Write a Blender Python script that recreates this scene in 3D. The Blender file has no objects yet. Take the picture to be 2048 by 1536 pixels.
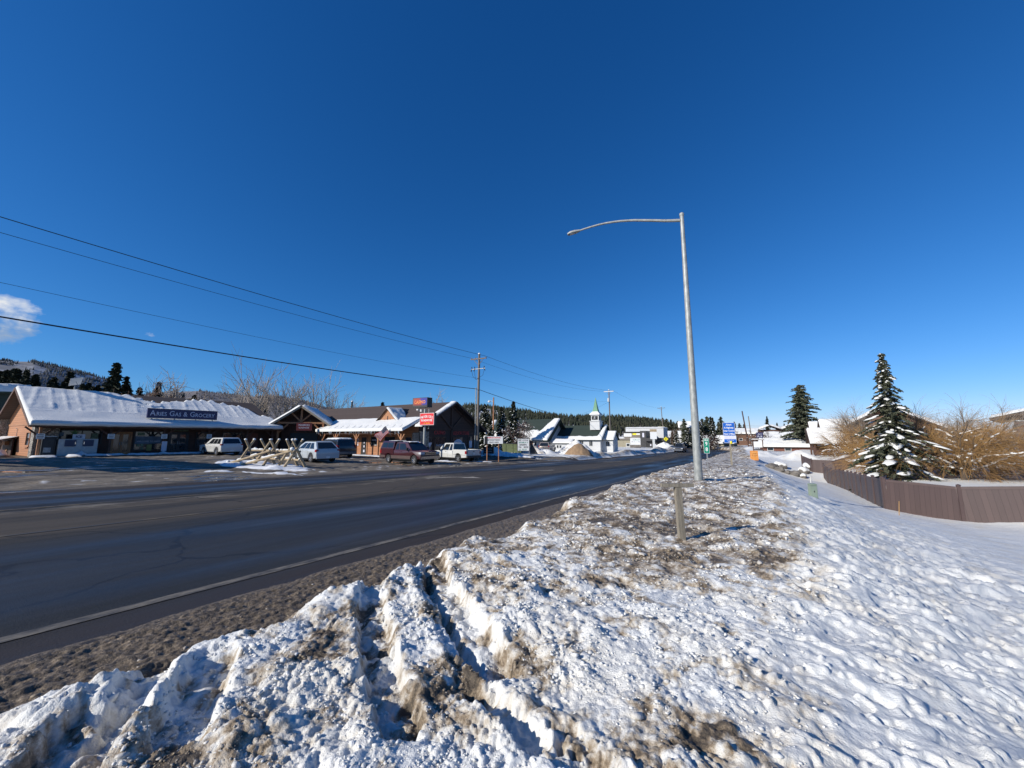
import bpy, math, random
import numpy as np
from mathutils import Vector, Matrix
R = math.radians
S = bpy.context.scene
COL = S.collection
# ---------------------------------------------------------------- camera
cam = bpy.data.cameras.new('camera')
camo = bpy.data.objects.new('camera', cam); COL.objects.link(camo)
camo.location = (0, 0, 1.55)
camo.rotation_euler = (R(90 + 7.8), 0, R(30.3))
cam.sensor_width = 36.0; cam.lens = 36.0 * 769 / 2048
cam.clip_start = 0.05; cam.clip_end = 20000
S.camera = camo
# ---------------------------------------------------------------- sky and sun
SUN_EL, SUN_AZ = 27.0, 30.0          # light travels towards +Y turned 28 deg to +X
w = bpy.data.worlds.new('World'); S.world = w; w.use_nodes = True
nt = w.node_tree; nt.nodes.clear()
out = nt.nodes.new('ShaderNodeOutputWorld'); bg = nt.nodes.new('ShaderNodeBackground')
sky = nt.nodes.new('ShaderNodeTexSky'); sky.sky_type = 'NISHITA'; sky.sun_disc = False
sky.sun_elevation = R(SUN_EL); sky.sun_rotation = R(180 + SUN_AZ)
sky.altitude = 900; sky.air_density = 1.0; sky.dust_density = 0.0; sky.ozone_density = 2.0
# grade the clear winter sky channel by channel (power, gain), then hand it on
STR = 0.080
sp_ = nt.nodes.new('ShaderNodeSeparateColor'); cb_ = nt.nodes.new('ShaderNodeCombineColor')
nt.links.new(sky.outputs[0], sp_.inputs[0])
for i_, (pw, gn) in enumerate(((1.58, .80), (1.03, .84), (.90, 1.27))):
    a_ = nt.nodes.new('ShaderNodeMath'); a_.operation = 'POWER'; a_.inputs[1].default_value = pw
    b_ = nt.nodes.new('ShaderNodeMath'); b_.operation = 'MULTIPLY'; b_.inputs[1].default_value = gn * STR ** (pw - 1)
    nt.links.new(sp_.outputs[i_], a_.inputs[0]); nt.links.new(a_.outputs[0], b_.inputs[0]); nt.links.new(b_.outputs[0], cb_.inputs[i_])
# three small clouds low in the west: lumpy noise inside soft round masks on the sky's own directions
tc = nt.nodes.new('ShaderNodeTexCoord')
def wn(t): return nt.nodes.new(t)
def wmath(op, a, b=None):
    n = wn('ShaderNodeMath'); n.operation = op
    for i, x in enumerate((a, b)):
        if x is None: continue
        if isinstance(x, (int, float)): n.inputs[i].default_value = x
        else: nt.links.new(x, n.inputs[i])
    return n.outputs[0]
sep = wn('ShaderNodeSeparateXYZ'); nt.links.new(tc.outputs['Generated'], sep.inputs[0])
azn = wmath('ARCTAN2', sep.outputs[0], sep.outputs[1]); eln = wmath('ARCSINE', sep.outputs[2])
mp = wn('ShaderNodeMapping'); mp.inputs['Scale'].default_value = (1, 1, 1.7)
nt.links.new(tc.outputs['Generated'], mp.inputs[0])
cn = wn('ShaderNodeTexNoise'); cn.inputs['Scale'].default_value = 26; cn.inputs['Detail'].default_value = 7
cn.inputs['Roughness'].default_value = 0.55
nt.links.new(mp.outputs[0], cn.inputs['Vector'])
tot = None
for (a, e, ra, re_, k) in ((-84.8, 10.5, 4.1, 2.9, 1.3), (-77.0, 11.0, .9, .5, .35), (-74.2, 11.1, 1.2, .5, .42)):
    da = wmath('DIVIDE', wmath('SUBTRACT', azn, R(a)), R(ra)); de = wmath('DIVIDE', wmath('SUBTRACT', eln, R(e)), R(re_))
    d2 = wmath('ADD', wmath('MULTIPLY', da, da), wmath('MULTIPLY', de, de))
    m = wmath('MULTIPLY', wmath('MAXIMUM', wmath('SUBTRACT', 1.0, d2), 0.0), k)
    tot = m if tot is None else wmath('ADD', tot, m)
cl = wmath('MULTIPLY', wmath('SUBTRACT', wmath('ADD', wmath('MINIMUM', tot, .75), wmath('MULTIPLY', wmath('SUBTRACT', cn.outputs[0], .5), 2.6)), .42), 1.35)
cl = wmath('MULTIPLY', wmath('MINIMUM', wmath('MAXIMUM', cl, 0.0), 1.0), wmath('MINIMUM', wmath('MULTIPLY', tot, 3.0), .92))
cmix = wn('ShaderNodeMix'); cmix.data_type = 'RGBA'
cs_ = wn('ShaderNodeMix'); cs_.data_type = 'RGBA'; cs_.inputs[6].default_value = (4.4, 5.1, 6.0, 1); cs_.inputs[7].default_value = (9.6, 9.8, 9.9, 1)
nt.links.new(wmath('MULTIPLY', wmath('SUBTRACT', wmath('ADD', cn.outputs[0], wmath('MULTIPLY', wmath('SUBTRACT', eln, R(10.3)), 9.0)), .38), 3.2), cs_.inputs[0]); cs_.clamp_factor = True
nt.links.new(cs_.outputs[2], cmix.inputs[7])
nt.links.new(cl, cmix.inputs[0]); nt.links.new(cb_.outputs[0], cmix.inputs[6])
nt.links.new(cmix.outputs[2], bg.inputs[0]); bg.inputs[1].default_value = STR
nt.links.new(bg.outputs[0], out.inputs[0])
sun = bpy.data.lights.new('sun', 'SUN'); suno = bpy.data.objects.new('sun', sun); COL.objects.link(suno)
sun.energy = 5.0; sun.angle = R(0.5); sun.color = (1.0, 0.945, 0.86)
_d = Vector((math.sin(R(SUN_AZ)) * math.cos(R(SUN_EL)), math.cos(R(SUN_AZ)) * math.cos(R(SUN_EL)), -math.sin(R(SUN_EL))))
suno.rotation_euler = _d.to_track_quat('-Z', 'Y').to_euler()
suno.location = (0, 0, 60)
vs = S.view_settings; vs.view_transform = 'Standard'; vs.look = 'None'; vs.gamma = 1; vs.use_curve_mapping = False
vs.exposure = 0.12
S.cycles.max_bounces = 6; S.cycles.diffuse_bounces = 3; S.cycles.glossy_bounces = 3; S.cycles.transparent_max_bounces = 6
S.cycles.use_denoising = True

# ---------------------------------------------------------------- helpers: objects
def tag(o, label=None, cat=None, group=None, kind=None):
    if label: o['label'] = label
    if cat: o['category'] = cat
    if group: o['group'] = group
    if kind: o['kind'] = kind
    return o
def thing(name, label, cat, loc=(0, 0, 0), rz=0, group=None):
    o = bpy.data.objects.new(name, None); COL.objects.link(o); o.empty_display_size = .2
    o.location = loc; o.rotation_euler = (0, 0, rz)
    return tag(o, label, cat, group)
def link(name, me, parent=None, loc=None, rot=None, scale=None):
    o = bpy.data.objects.new(name, me); COL.objects.link(o)
    if parent is not None: o.parent = parent
    if loc is not None: o.location = loc
    if rot is not None: o.rotation_euler = rot
    if scale is not None: o.scale = scale
    return o
KIDS = {}
def children(o): return [c for c in bpy.data.objects if c.parent == o]
def copy_tree(o, parent=None):
    c = o.copy(); COL.objects.link(c); c.parent = parent
    for ch in children(o): copy_tree(ch, c)
    return c
def np_mesh(name, V, F, mat=None, smooth=False):
    """V (n,3), F (m,k) with k 3 or 4"""
    V = np.asarray(V, np.float32); F = np.asarray(F, np.int32)
    me = bpy.data.meshes.new(name)
    k = F.shape[1]; m = F.shape[0]
    me.vertices.add(len(V)); me.vertices.foreach_set('co', V.ravel())
    me.loops.add(m * k); me.loops.foreach_set('vertex_index', F.ravel())
    me.polygons.add(m); me.polygons.foreach_set('loop_start', np.arange(0, m * k, k, dtype=np.int32))
    if smooth: me.polygons.foreach_set('use_smooth', np.ones(m, bool))
    me.update(calc_edges=True)
    if mat: me.materials.append(mat)
    return me
class MB:
    def __init__(s): s.v = []; s.f = []
    def add(s, vs_, fs):
        n = len(s.v); s.v += [tuple(p) for p in vs_]; s.f += [tuple(i + n for i in q) for q in fs]; return s
    def box(s, c, d, M=None, rz=0):
        x, y, z = [k / 2 for k in d]
        P = [(-x, -y, -z), (x, -y, -z), (x, y, -z), (-x, y, -z), (-x, -y, z), (x, -y, z), (x, y, z), (-x, y, z)]
        if rz:
            cr, sr = math.cos(rz), math.sin(rz); P = [(a * cr - b * sr, a * sr + b * cr, e) for a, b, e in P]
        if M is not None: P = [M @ Vector(p) for p in P]
        P = [(p[0] + c[0], p[1] + c[1], p[2] + c[2]) for p in P]
        return s.add(P, [(0, 3, 2, 1), (4, 5, 6, 7), (0, 1, 5, 4), (1, 2, 6, 5), (2, 3, 7, 6), (3, 0, 4, 7)])
    def bb(s, x0, x1, y0, y1, z0, z1): return s.box(((x0 + x1) / 2, (y0 + y1) / 2, (z0 + z1) / 2), (abs(x1 - x0), abs(y1 - y0), abs(z1 - z0)))
    def tube(s, pts, rad, n=8, caps=True):
        pts = [Vector(p) for p in pts]
        if isinstance(rad, (int, float)): rad = [rad] * len(pts)
        base = len(s.v); up = None
        for i, p in enumerate(pts):
            d = (pts[min(i + 1, len(pts) - 1)] - pts[max(i - 1, 0)]).normalized()
            if up is None: up = Vector((0, 0, 1)) if abs(d.z) < .9 else Vector((1, 0, 0))
            a = d.cross(up).normalized(); b = a.cross(d).normalized(); up = b
            for k in range(n):
                t = 2 * math.pi * k / n
                s.v.append(tuple(p + (a * math.cos(t) + b * math.sin(t)) * rad[i]))
        for i in range(len(pts) - 1):
            for k in range(n):
                k2 = (k + 1) % n
                s.f.append((base + i * n + k, base + i * n + k2, base + (i + 1) * n + k2, base + (i + 1) * n + k))
        if caps:
            s.f.append(tuple(base + k for k in range(n))[::-1]); e = base + (len(pts) - 1) * n
            s.f.append(tuple(e + k for k in range(n)))
        return s
    def beam(s, p0, p1, wd, hd, up=(0, 0, 1)):
        p0, p1 = Vector(p0), Vector(p1); d = (p1 - p0).normalized(); u = Vector(up)
        if abs(d.dot(u)) > .98: u = Vector((1, 0, 0))
        a = d.cross(u).normalized() * wd / 2; b = a.cross(d).normalized() * hd / 2
        P = [p0 - a - b, p0 + a - b, p0 + a + b, p0 - a + b, p1 - a - b, p1 + a - b, p1 + a + b, p1 - a + b]
        return s.add(P, [(0, 1, 2, 3), (7, 6, 5, 4), (0, 4, 5, 1), (1, 5, 6, 2), (2, 6, 7, 3), (3, 7, 4, 0)])
    def prism(s, poly, a0, a1, axis='y'):
        """poly in the two other axes (x,z for y ; y,z for x ; x,y for z), extruded a0..a1"""
        n = len(poly)
        def P(p, a): return {'y': (p[0], a, p[1]), 'x': (a, p[0], p[1]), 'z': (p[0], p[1], a)}[axis]
        vs_ = [P(p, a0) for p in poly] + [P(p, a1) for p in poly]
        fs = [tuple(range(n)), tuple(range(2 * n - 1, n - 1, -1))]
        fs += [(i, (i + 1) % n + 0, (i + 1) % n + n, i + n)[::-1] for i in range(n)]
        return s.add(vs_, fs)
    def lathe(s, prof, n=20, c=(0, 0, 0), axis='z'):
        base = len(s.v)
        for (r, h) in prof:
            for k in range(n):
                t = 2 * math.pi * k / n; x, y = r * math.cos(t), r * math.sin(t)
                p = (x, y, h) if axis == 'z' else ((x, h, y) if axis == 'y' else (h, x, y))
                s.v.append((p[0] + c[0], p[1] + c[1], p[2] + c[2]))
        for i in range(len(prof) - 1):
            for k in range(n):
                k2 = (k + 1) % n
                s.f.append((base + i * n + k, base + i * n + k2, base + (i + 1) * n + k2, base + (i + 1) * n + k))
        return s
    def poly(s, pts): return s.add(pts, [tuple(range(len(pts)))])
    def build(s, name, mat, parent=None, loc=None, rot=None, smooth=None, bevel=0):
        me = bpy.data.meshes.new(name); me.from_pydata(s.v, [], s.f); me.validate(); me.update()
        import bmesh
        bm = bmesh.new(); bm.from_mesh(me); bmesh.ops.recalc_face_normals(bm, faces=bm.faces)
        if bevel: bmesh.ops.bevel(bm, geom=list(bm.edges), offset=bevel, segments=2, affect='EDGES', clamp_overlap=True)
        bm.to_mesh(me); bm.free()
        if mat: me.materials.append(mat)
        if smooth is not None:
            me.polygons.foreach_set('use_smooth', np.ones(len(me.polygons), bool))
            me.set_sharp_from_angle(angle=R(smooth))
        return link(name, me, parent, loc, rot)
def text(s, size, mat, parent, loc, rot=(R(90), 0, 0), name='lettering', ext=.006, align='CENTER', sx=1.0, bold=0.0, shear=0.0):
    c = bpy.data.curves.new(name, 'FONT'); c.body = s; c.size = size; c.align_x = align; c.align_y = 'CENTER'
    c.extrude = ext; c.offset = bold; c.resolution_u = 2; c.shear = shear
    o = bpy.data.objects.new('tmp', c); COL.objects.link(o)
    dg = bpy.context.evaluated_depsgraph_get()
    me = bpy.data.meshes.new_from_object(o.evaluated_get(dg)); me.name = name
    bpy.data.objects.remove(o); bpy.data.curves.remove(c)
    me.materials.clear(); me.materials.append(mat)
    return link(name, me, parent, loc, rot, (sx, 1, 1))

# ---------------------------------------------------------------- helpers: materials
def new_mat(name):
    m = bpy.data.materials.new(name); m.use_nodes = True; t = m.node_tree
    return m, t, t.nodes['Principled BSDF']
def _n(t, ty): return t.nodes.new(ty)
def objcoord(t, scale=(1, 1, 1)):
    c = _n(t, 'ShaderNodeTexCoord'); m = _n(t, 'ShaderNodeMapping'); m.inputs['Scale'].default_value = scale
    t.links.new(c.outputs['Object'], m.inputs[0]); return m.outputs[0]
def noise(t, vec, scale, detail=4, rough=.55):
    n = _n(t, 'ShaderNodeTexNoise'); n.inputs['Scale'].default_value = scale; n.inputs['Detail'].default_value = detail
    n.inputs['Roughness'].default_value = rough
    if vec is not None: t.links.new(vec, n.inputs['Vector'])
    return n.outputs[0]
def M_(t, op, a, b=None, c=None, clamp=False):
    n = _n(t, 'ShaderNodeMath'); n.operation = op; n.use_clamp = clamp
    for i, x in enumerate((a, b, c)):
        if x is None: continue
        if isinstance(x, (int, float)): n.inputs[i].default_value = x
        else: t.links.new(x, n.inputs[i])
    return n.outputs[0]
def mixc(t, f, a, b):
    n = _n(t, 'ShaderNodeMix'); n.data_type = 'RGBA'
    if isinstance(f, (int, float)): n.inputs[0].default_value = f
    else: t.links.new(f, n.inputs[0])
    for i, x in ((6, a), (7, b)):
        if isinstance(x, (tuple, list)): n.inputs[i].default_value = (*x[:3], 1)
        else: t.links.new(x, n.inputs[i])
    return n.outputs[2]
def ramp(t, f, lo, hi): return M_(t, 'DIVIDE', M_(t, 'SUBTRACT', f, lo), hi - lo, clamp=True)
def bump(t, b, h, strength, dist):
    n = _n(t, 'ShaderNodeBump'); n.inputs['Strength'].default_value = strength; n.inputs['Distance'].default_value = dist
    t.links.new(h, n.inputs['Height']); t.links.new(n.outputs[0], b.inputs['Normal'])
def attr(t, name):
    n = _n(t, 'ShaderNodeAttribute'); n.attribute_name = name; return n.outputs['Fac']
def mat(name, col, rough=.6, metal=0.0, col2=None, var=.25, vs_=4.0, st=(1, 1, 1), bmp=0.0, bs=40.0, spec=.5, det=5, coat=0):
    m, t, b = new_mat(name)
    v = objcoord(t, st); f = noise(t, v, vs_, det)
    c2 = col2 or tuple(c * (1 - var) for c in col)
    t.links.new(mixc(t, ramp(t, f, .35, .65), col, c2), b.inputs['Base Color'])
    rr = M_(t, 'ADD', M_(t, 'MULTIPLY', f, .25 * rough), rough * .88); t.links.new(rr, b.inputs['Roughness'])
    b.inputs['Metallic'].default_value = metal; b.inputs['Specular IOR Level'].default_value = spec
    if coat: b.inputs['Coat Weight'].default_value = coat; b.inputs['Coat Roughness'].default_value = .08
    if bmp: bump(t, b, noise(t, v, bs, 4), bmp, .02)
    return m
def lined(name, col, col2, pitch, axis=2, dark=.35, wth=.12, rough=.75, wear=.5):
    """boards / courses: thin dark joints every `pitch` along one axis, grain stretched along the board"""
    m, t, b = new_mat(name)
    v = objcoord(t); sp = _n(t, 'ShaderNodeSeparateXYZ'); t.links.new(v, sp.inputs[0])
    z = M_(t, 'DIVIDE', sp.outputs[axis], pitch); fr = M_(t, 'FRACT', z); fl = M_(t, 'FLOOR', z)
    st = [1.2, 1.2, 1.2]; st[axis] = 14
    g = noise(t, objcoord(t, tuple(st)), 2.2, 6, .6)
    wn_ = _n(t, 'ShaderNodeTexWhiteNoise'); wn_.noise_dimensions = '1D'; t.links.new(fl, wn_.inputs['W'])
    f = M_(t, 'ADD', M_(t, 'MULTIPLY', g, wear), M_(t, 'MULTIPLY', wn_.outputs[0], 1 - wear))
    c = mixc(t, f, col, col2)
    j = M_(t, 'LESS_THAN', fr, wth)
    t.links.new(mixc(t, M_(t, 'MULTIPLY', j, 1 - dark), c, tuple(k * .25 for k in col2)), b.inputs['Base Color'])
    b.inputs['Roughness'].default_value = rough
    bump(t, b, M_(t, 'ADD', M_(t, 'MULTIPLY', fr, .8), M_(t, 'MULTIPLY', g, .3)), .6, pitch * .12)
    return m
def stone_mat(name, scale=5.0):
    m, t, b = new_mat(name); v = objcoord(t)
    vo = _n(t, 'ShaderNodeTexVoronoi'); vo.inputs['Scale'].default_value = scale; t.links.new(v, vo.inputs['Vector'])
    ve = _n(t, 'ShaderNodeTexVoronoi'); ve.feature = 'DISTANCE_TO_EDGE'; ve.inputs['Scale'].default_value = scale; t.links.new(v, ve.inputs['Vector'])
    sp = _n(t, 'ShaderNodeSeparateColor'); t.links.new(vo.outputs['Color'], sp.inputs[0])
    c = mixc(t, sp.outputs[0], (.30, .27, .23), (.46, .42, .36)); c = mixc(t, M_(t, 'MULTIPLY', sp.outputs[1], .5), c, (.22, .19, .16))
    e = ramp(t, ve.outputs[0], .02, .09)
    t.links.new(mixc(t, e, (.12, .11, .10), c), b.inputs['Base Color']); b.inputs['Roughness'].default_value = .85
    bump(t, b, e, .9, .05); return m
def glass_mat(name, col=(.012, .016, .02)):
    m, t, b = new_mat(name); f = noise(t, objcoord(t), 1.3, 3)
    t.links.new(mixc(t, f, col, tuple(c * 2.2 for c in col)), b.inputs['Base Color'])
    b.inputs['Roughness'].default_value = .07; b.inputs['Specular IOR Level'].default_value = .7; return m
def snow_mat(name, dirt=0.0, dscale=3.0):
    m, t, b = new_mat(name); v = objcoord(t); f = noise(t, v, dscale, 6, .6)
    c = mixc(t, noise(t, v, 1.1, 4), (.68, .685, .66), (.74, .735, .70))
    if dirt: c = mixc(t, M_(t, 'MULTIPLY', ramp(t, f, .48, .72), dirt), c, (.30, .24, .17))
    t.links.new(c, b.inputs['Base Color']); b.inputs['Roughness'].default_value = .65; b.inputs['Specular IOR Level'].default_value = .25
    bump(t, b, noise(t, v, 9, 6, .65), .6, .06); return m
def foliage_mat(name, a, b_, scale=1.2):
    m, t, b = new_mat(name); v = objcoord(t)
    f = ramp(t, noise(t, v, scale, 4), .35, .65)
    g = _n(t, 'ShaderNodeNewGeometry')
    c = mixc(t, f, a, b_); c = mixc(t, M_(t, 'MULTIPLY', g.outputs['Random Per Island'], .45), c, tuple(k * .5 for k in a))
    t.links.new(c, b.inputs['Base Color']); b.inputs['Roughness'].default_value = .75; b.inputs['Specular IOR Level'].default_value = .2
    return m
K = {}
K['snow'] = snow_mat('snow'); K['snow_dirty'] = snow_mat('dirty_snow', .75, 2.2)
K['white'] = mat('white_paint', (.56, .57, .56), .5, var=.12, vs_=1.5)
K['black'] = mat('black_plastic', (.012, .012, .013), .5, var=.3)
K['dark'] = mat('dark_paint', (.03, .03, .032), .55, var=.3)
K['tyre'] = mat('tyre_rubber', (.02, .02, .021), .85, var=.3, bmp=.2)
K['alloy'] = mat('alloy_metal', (.55, .56, .58), .35, .8, var=.25)
K['chrome'] = mat('chrome', (.75, .76, .78), .12, 1.0, var=.15)
K['glass'] = glass_mat('window_glass'); K['carglass'] = glass_mat('tinted_glass', (.008, .010, .012))
K['red_lens'] = mat('red_lens', (.28, .012, .02), .2, var=.3)
K['lens'] = mat('clear_lens', (.55, .57, .6), .12, var=.3)
K['galv'] = mat('galvanised_steel', (.36, .37, .35), .5, .15, col2=(.23, .245, .235), vs_=9, st=(1, 1, .45), det=6, bmp=.1)
K['steel'] = mat('grey_steel', (.30, .31, .32), .5, .5, var=.3, vs_=6)
K['cedar'] = lined('cedar_siding', (.45, .205, .095), (.34, .15, .07), .19)
K['cedar_dark'] = lined('shaded_cedar_siding', (.075, .036, .024), (.05, .025, .017), .2)  # darker cedar for the shaded fronts, their shade put into the colour
K['cedar_trim'] = mat('cedar_timber', (.40, .19, .085), .7, col2=(.28, .12, .055), vs_=3, st=(3, 3, .6), bmp=.25)
K['dark_timber'] = mat('dark_timber', (.09, .042, .026), .75, col2=(.055, .027, .018), vs_=3, st=(3, 3, .7), bmp=.25)
K['log'] = mat('peeled_log', (.40, .31, .19), .75, col2=(.24, .18, .11), vs_=4, bmp=.35, bs=18)
K['post_wood'] = mat('weathered_post', (.27, .235, .18), .85, col2=(.17, .15, .115), vs_=3, st=(9, 9, .8), bmp=.4, bs=30)
K['pole_wood'] = mat('utility_pole_wood', (.20, .17, .14), .85, col2=(.12, .10, .085), vs_=3, st=(6, 6, .5), bmp=.35)
K['shingle'] = lined('brown_shingle', (.085, .06, .05), (.052, .037, .031), .16, dark=.5, wth=.14, rough=.9, wear=.6)
K['green_roof'] = lined('green_shingle', (.030, .047, .037), (.02, .033, .027), .2, dark=.6, rough=.9)
K['stone'] = stone_mat('river_stone')
K['white_siding'] = lined('white_siding', (.58, .59, .585), (.53, .54, .54), .16, dark=.8, wth=.1, rough=.6)
K['tan'] = mat('tan_stucco', (.30, .27, .195), .85, var=.15, vs_=1.0, bmp=.15)
K['greige'] = mat('grey_brown_panel', (.20, .175, .145), .75, var=.2)
K['fence'] = lined('brown_vinyl', (.086, .055, .049), (.056, .036, .033), .2, axis=0, dark=.55, wth=.06, rough=.5)
K['fence_post'] = mat('brown_vinyl_post', (.085, .055, .049), .5, var=.12)
K['brown_wall'] = lined('brown_house_siding', (.17, .085, .05), (.12, .06, .036), .22)
K['red_barn'] = lined('red_brown_siding', (.19, .07, .045), (.13, .048, .033), .22)
K['needle'] = foliage_mat('spruce_needles', (.062, .074, .044), (.105, .105, .070))
K['needle_pine'] = foliage_mat('pine_needles', (.080, .095, .056), (.135, .135, .092))
K['needle_far'] = foliage_mat('far_conifer', (.024, .035, .021), (.055, .055, .032), .35)
K['bark'] = mat('bark', (.11, .085, .065), .9, var=.4, vs_=5, st=(3, 3, .6), bmp=.5)
K['twig'] = mat('grey_twigs', (.42, .36, .30), .8, col2=(.30, .25, .20), vs_=.6)
K['twig_brown'] = mat('brown_twigs', (.17, .10, .065), .8, col2=(.10, .065, .045), vs_=.6)
K['twig_red'] = mat('dark_red_twigs', (.10, .06, .05), .8, col2=(.06, .04, .035), vs_=.8)
K['willow'] = mat('golden_willow_twigs', (.45, .26, .085), .75, col2=(.27, .155, .065), vs_=.7)
K['willow_grey'] = mat('grey_willow_twigs', (.36, .30, .24), .75, col2=(.24, .20, .16), vs_=.7)
K['blue_sign'] = mat('blue_sign_sheeting', (.008, .105, .46), .35, var=.12)
K['green_sign'] = mat('green_sign_sheeting', (.0, .215, .13), .35, var=.12)
K['sign_white'] = mat('white_sign_sheeting', (.70, .71, .70), .4, var=.06)
K['red_sign'] = mat('red_sign_face', (.66, .012, .016), .4, var=.12)
K['navy'] = mat('navy_sign_face', (.012, .016, .085), .4, var=.2)
K['silver_letter'] = mat('pale_lettering', (.58, .58, .66), .4, var=.08)
K['orange'] = mat('orange_sign_face', (.60, .24, .035), .6, col2=(.50, .19, .03), vs_=3)
K['yellow'] = mat('yellow_sign_face', (.80, .70, .02), .45, var=.1)
K['rock'] = mat('grey_rock', (.20, .18, .155), .9, col2=(.10, .09, .08), vs_=2.5, bmp=.6, bs=9)
K['sand'] = mat('road_sand', (.30, .20, .115), .95, col2=(.21, .14, .085), vs_=2.5, bmp=.6, bs=30)
K['ped_green'] = mat('pale_green_metal', (.25, .31, .235), .5, var=.15)
K['olive'] = mat('olive_dumpster_paint', (.14, .17, .075), .6, var=.25)
K['cable'] = mat('cable', (.02, .02, .022), .6, var=.2)
K['wire'] = mat('weathered_wire', (.035, .065, .075), .5, var=.2)
K['ice'] = mat('icicle_ice', (.62, .70, .74), .15, var=.2)
K['red'] = mat('red_plastic', (.55, .02, .015), .4, var=.2)
# ---------------------------------------------------------------- ground shape
_ys = np.arange(-80, 400, 1.0)
_zr = np.interp(_ys, [-80, 0, 55, 66, 80, 100, 400], [2.56, 0, -1.76, -1.97, -2.06, -2.1, -2.1])
_k = np.exp(-np.arange(-12, 13) ** 2 / 50.); _k /= _k.sum()
_zs = np.convolve(np.pad(_zr, 12, mode='edge'), _k, 'valid')
def zr(Y): return np.interp(Y, _ys, _zs)
def _sm(xs, vs2, wd):
    y = np.arange(-120, 420, 1.0); v = np.interp(y, xs, vs2); k = np.exp(-np.arange(-15, 16) ** 2 / (2. * wd * wd)); k /= k.sum()
    v = np.convolve(np.pad(v, 15, mode='edge'), k, 'valid'); return lambda Y: np.interp(Y, y, v)
xr = _sm([-120, 50, 65, 77, 95, 108, 114, 125, 140, 160, 190, 230, 420], [-5.05, -5.05, -4.9, -4.6, -3.3, -2.4, -2.8, -6, -14, -30, -60, -110, -380], 3)
xl = _sm([-120, 42, 65, 80, 100, 112, 125, 140, 165, 190, 230, 420], [-18, -18, -19.3, -17.5, -13.9, -12.6, -15, -22, -46, -78, -130, -410], 3)
def ss(t): t = np.clip(t, 0, 1); return t * t * (3 - 2 * t)
def bank_h(Y): return np.interp(Y, [-20, 0, 6, 16, 24, 60, 110, 150], [.17, .17, .24, .42, .5, .55, .7, .6])
_fx = np.arange(-2, 12, .05); _ff = np.interp(_fx, [.8, 1.4, 2.5, 4, 6, 8], [0, .05, .40, .66, .88, 1]); _fk = np.exp(-np.arange(-14, 15) ** 2 / 60.); _fk /= _fk.sum(); _ff = np.convolve(np.pad(_ff, 14, mode='edge'), _fk, 'valid')
def crest(Y): return np.interp(Y, [-3, 1.5, 2.5, 4, 5.5, 9, 13, 30], [-.2, -.2, -.02, .18, .45, .72, .9, .9])
def fall(X, Y): return np.interp(X - (crest(Y) - .9) * .85, _fx, _ff)
def ground_z(X, Y):
    """smooth lie of the land, no lumps"""
    X = np.asarray(X, float); Y = np.asarray(Y, float)
    z0 = zr(Y); u = X - xr(Y); b = bank_h(Y)
    r = z0 + b * ss((u - 1.15) / .75)
    zf = np.interp(Y, [-40, -5, 5, 27, 45, 56, 62, 70, 90, 120, 300], [.3, -.75, -1.1, -2.5, -3.15, -3.6, -2.6, -1.75, -1.6, -1.65, -2.0])
    zf = zf + (np.interp(Y, [0, 30, 60, 80], [-1.2, -1.95, -1.9, -1.2]) - zf) * ss((X - 9.3) / 2.5) * ss((Y - 24) / 6)
    t = fall(X, Y); r = r * (1 - t) + zf * t
    r = np.where(u < 1.0, z0, r)
    l = -X + xl(Y)
    rise = np.interp(Y, [-20, 30, 48, 58, 100, 200], [.3, .3, .4, .55, .5, .3])
    zl = z0 + rise * ss((l - 7.5 * ss((44 - Y) / 6.)) / 12.)
    flat = -.17 - .008 * np.clip(Y - 8, -10, 40)
    zl = zl + (flat - zl) * ss((-X - 40) / 8.) * ss((38 - Y) / 10.)
    bl = np.interp(Y, [46, 52, 80, 110, 150], [0, .45, .55, .6, .6])
    zl = zl + bl * (ss((l - .3) / 1.1) - .55 * ss((l - 2.6) / 5.))
    r = np.where(l > 0, zl, r)
    d = np.hypot(X, Y)
    return r + np.clip(d - 200, 0, None) * .012
def gz(x, y): return float(ground_z(x, y))
# ---------------------------------------------------------------- numpy noise
def _hash(ix, iy, seed):
    h = ix.astype(np.int32).view(np.uint32) * np.uint32(374761393) + iy.astype(np.int32).view(np.uint32) * np.uint32(668265263) + np.uint32(seed * 974634541 & 0xffffffff)
    h = (h ^ (h >> np.uint32(13))) * np.uint32(1274126177); return h ^ (h >> np.uint32(16))
_ga = np.arange(256) * (2 * np.pi / 256); _GC, _GS = np.cos(_ga).astype(np.float32), np.sin(_ga).astype(np.float32)
def pn(X, Y, s, seed=0):
    """gradient noise, feature size s, range about -1..1"""
    x = (X / s).astype(np.float32); y = (Y / s).astype(np.float32); ix = np.floor(x); iy = np.floor(y); fx = x - ix; fy = y - iy
    ux = fx * fx * fx * (fx * (fx * 6 - 15) + 10); uy = fy * fy * fy * (fy * (fy * 6 - 15) + 10)
    def g(a, b):
        an = _hash(ix + a, iy + b, seed) & np.uint32(255)
        return _GC[an] * (fx - a) + _GS[an] * (fy - b)
    return 1.5 * ((g(0, 0) * (1 - ux) + g(1, 0) * ux) * (1 - uy) + (g(0, 1) * (1 - ux) + g(1, 1) * ux) * uy)
def fbm(X, Y, s, n=4, seed=0, gain=.5):
    r = 0; a = 1
    for i in range(n): r = r + a * pn(X, Y, s, seed + i * 17); s *= .5; a *= gain
    return r
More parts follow.
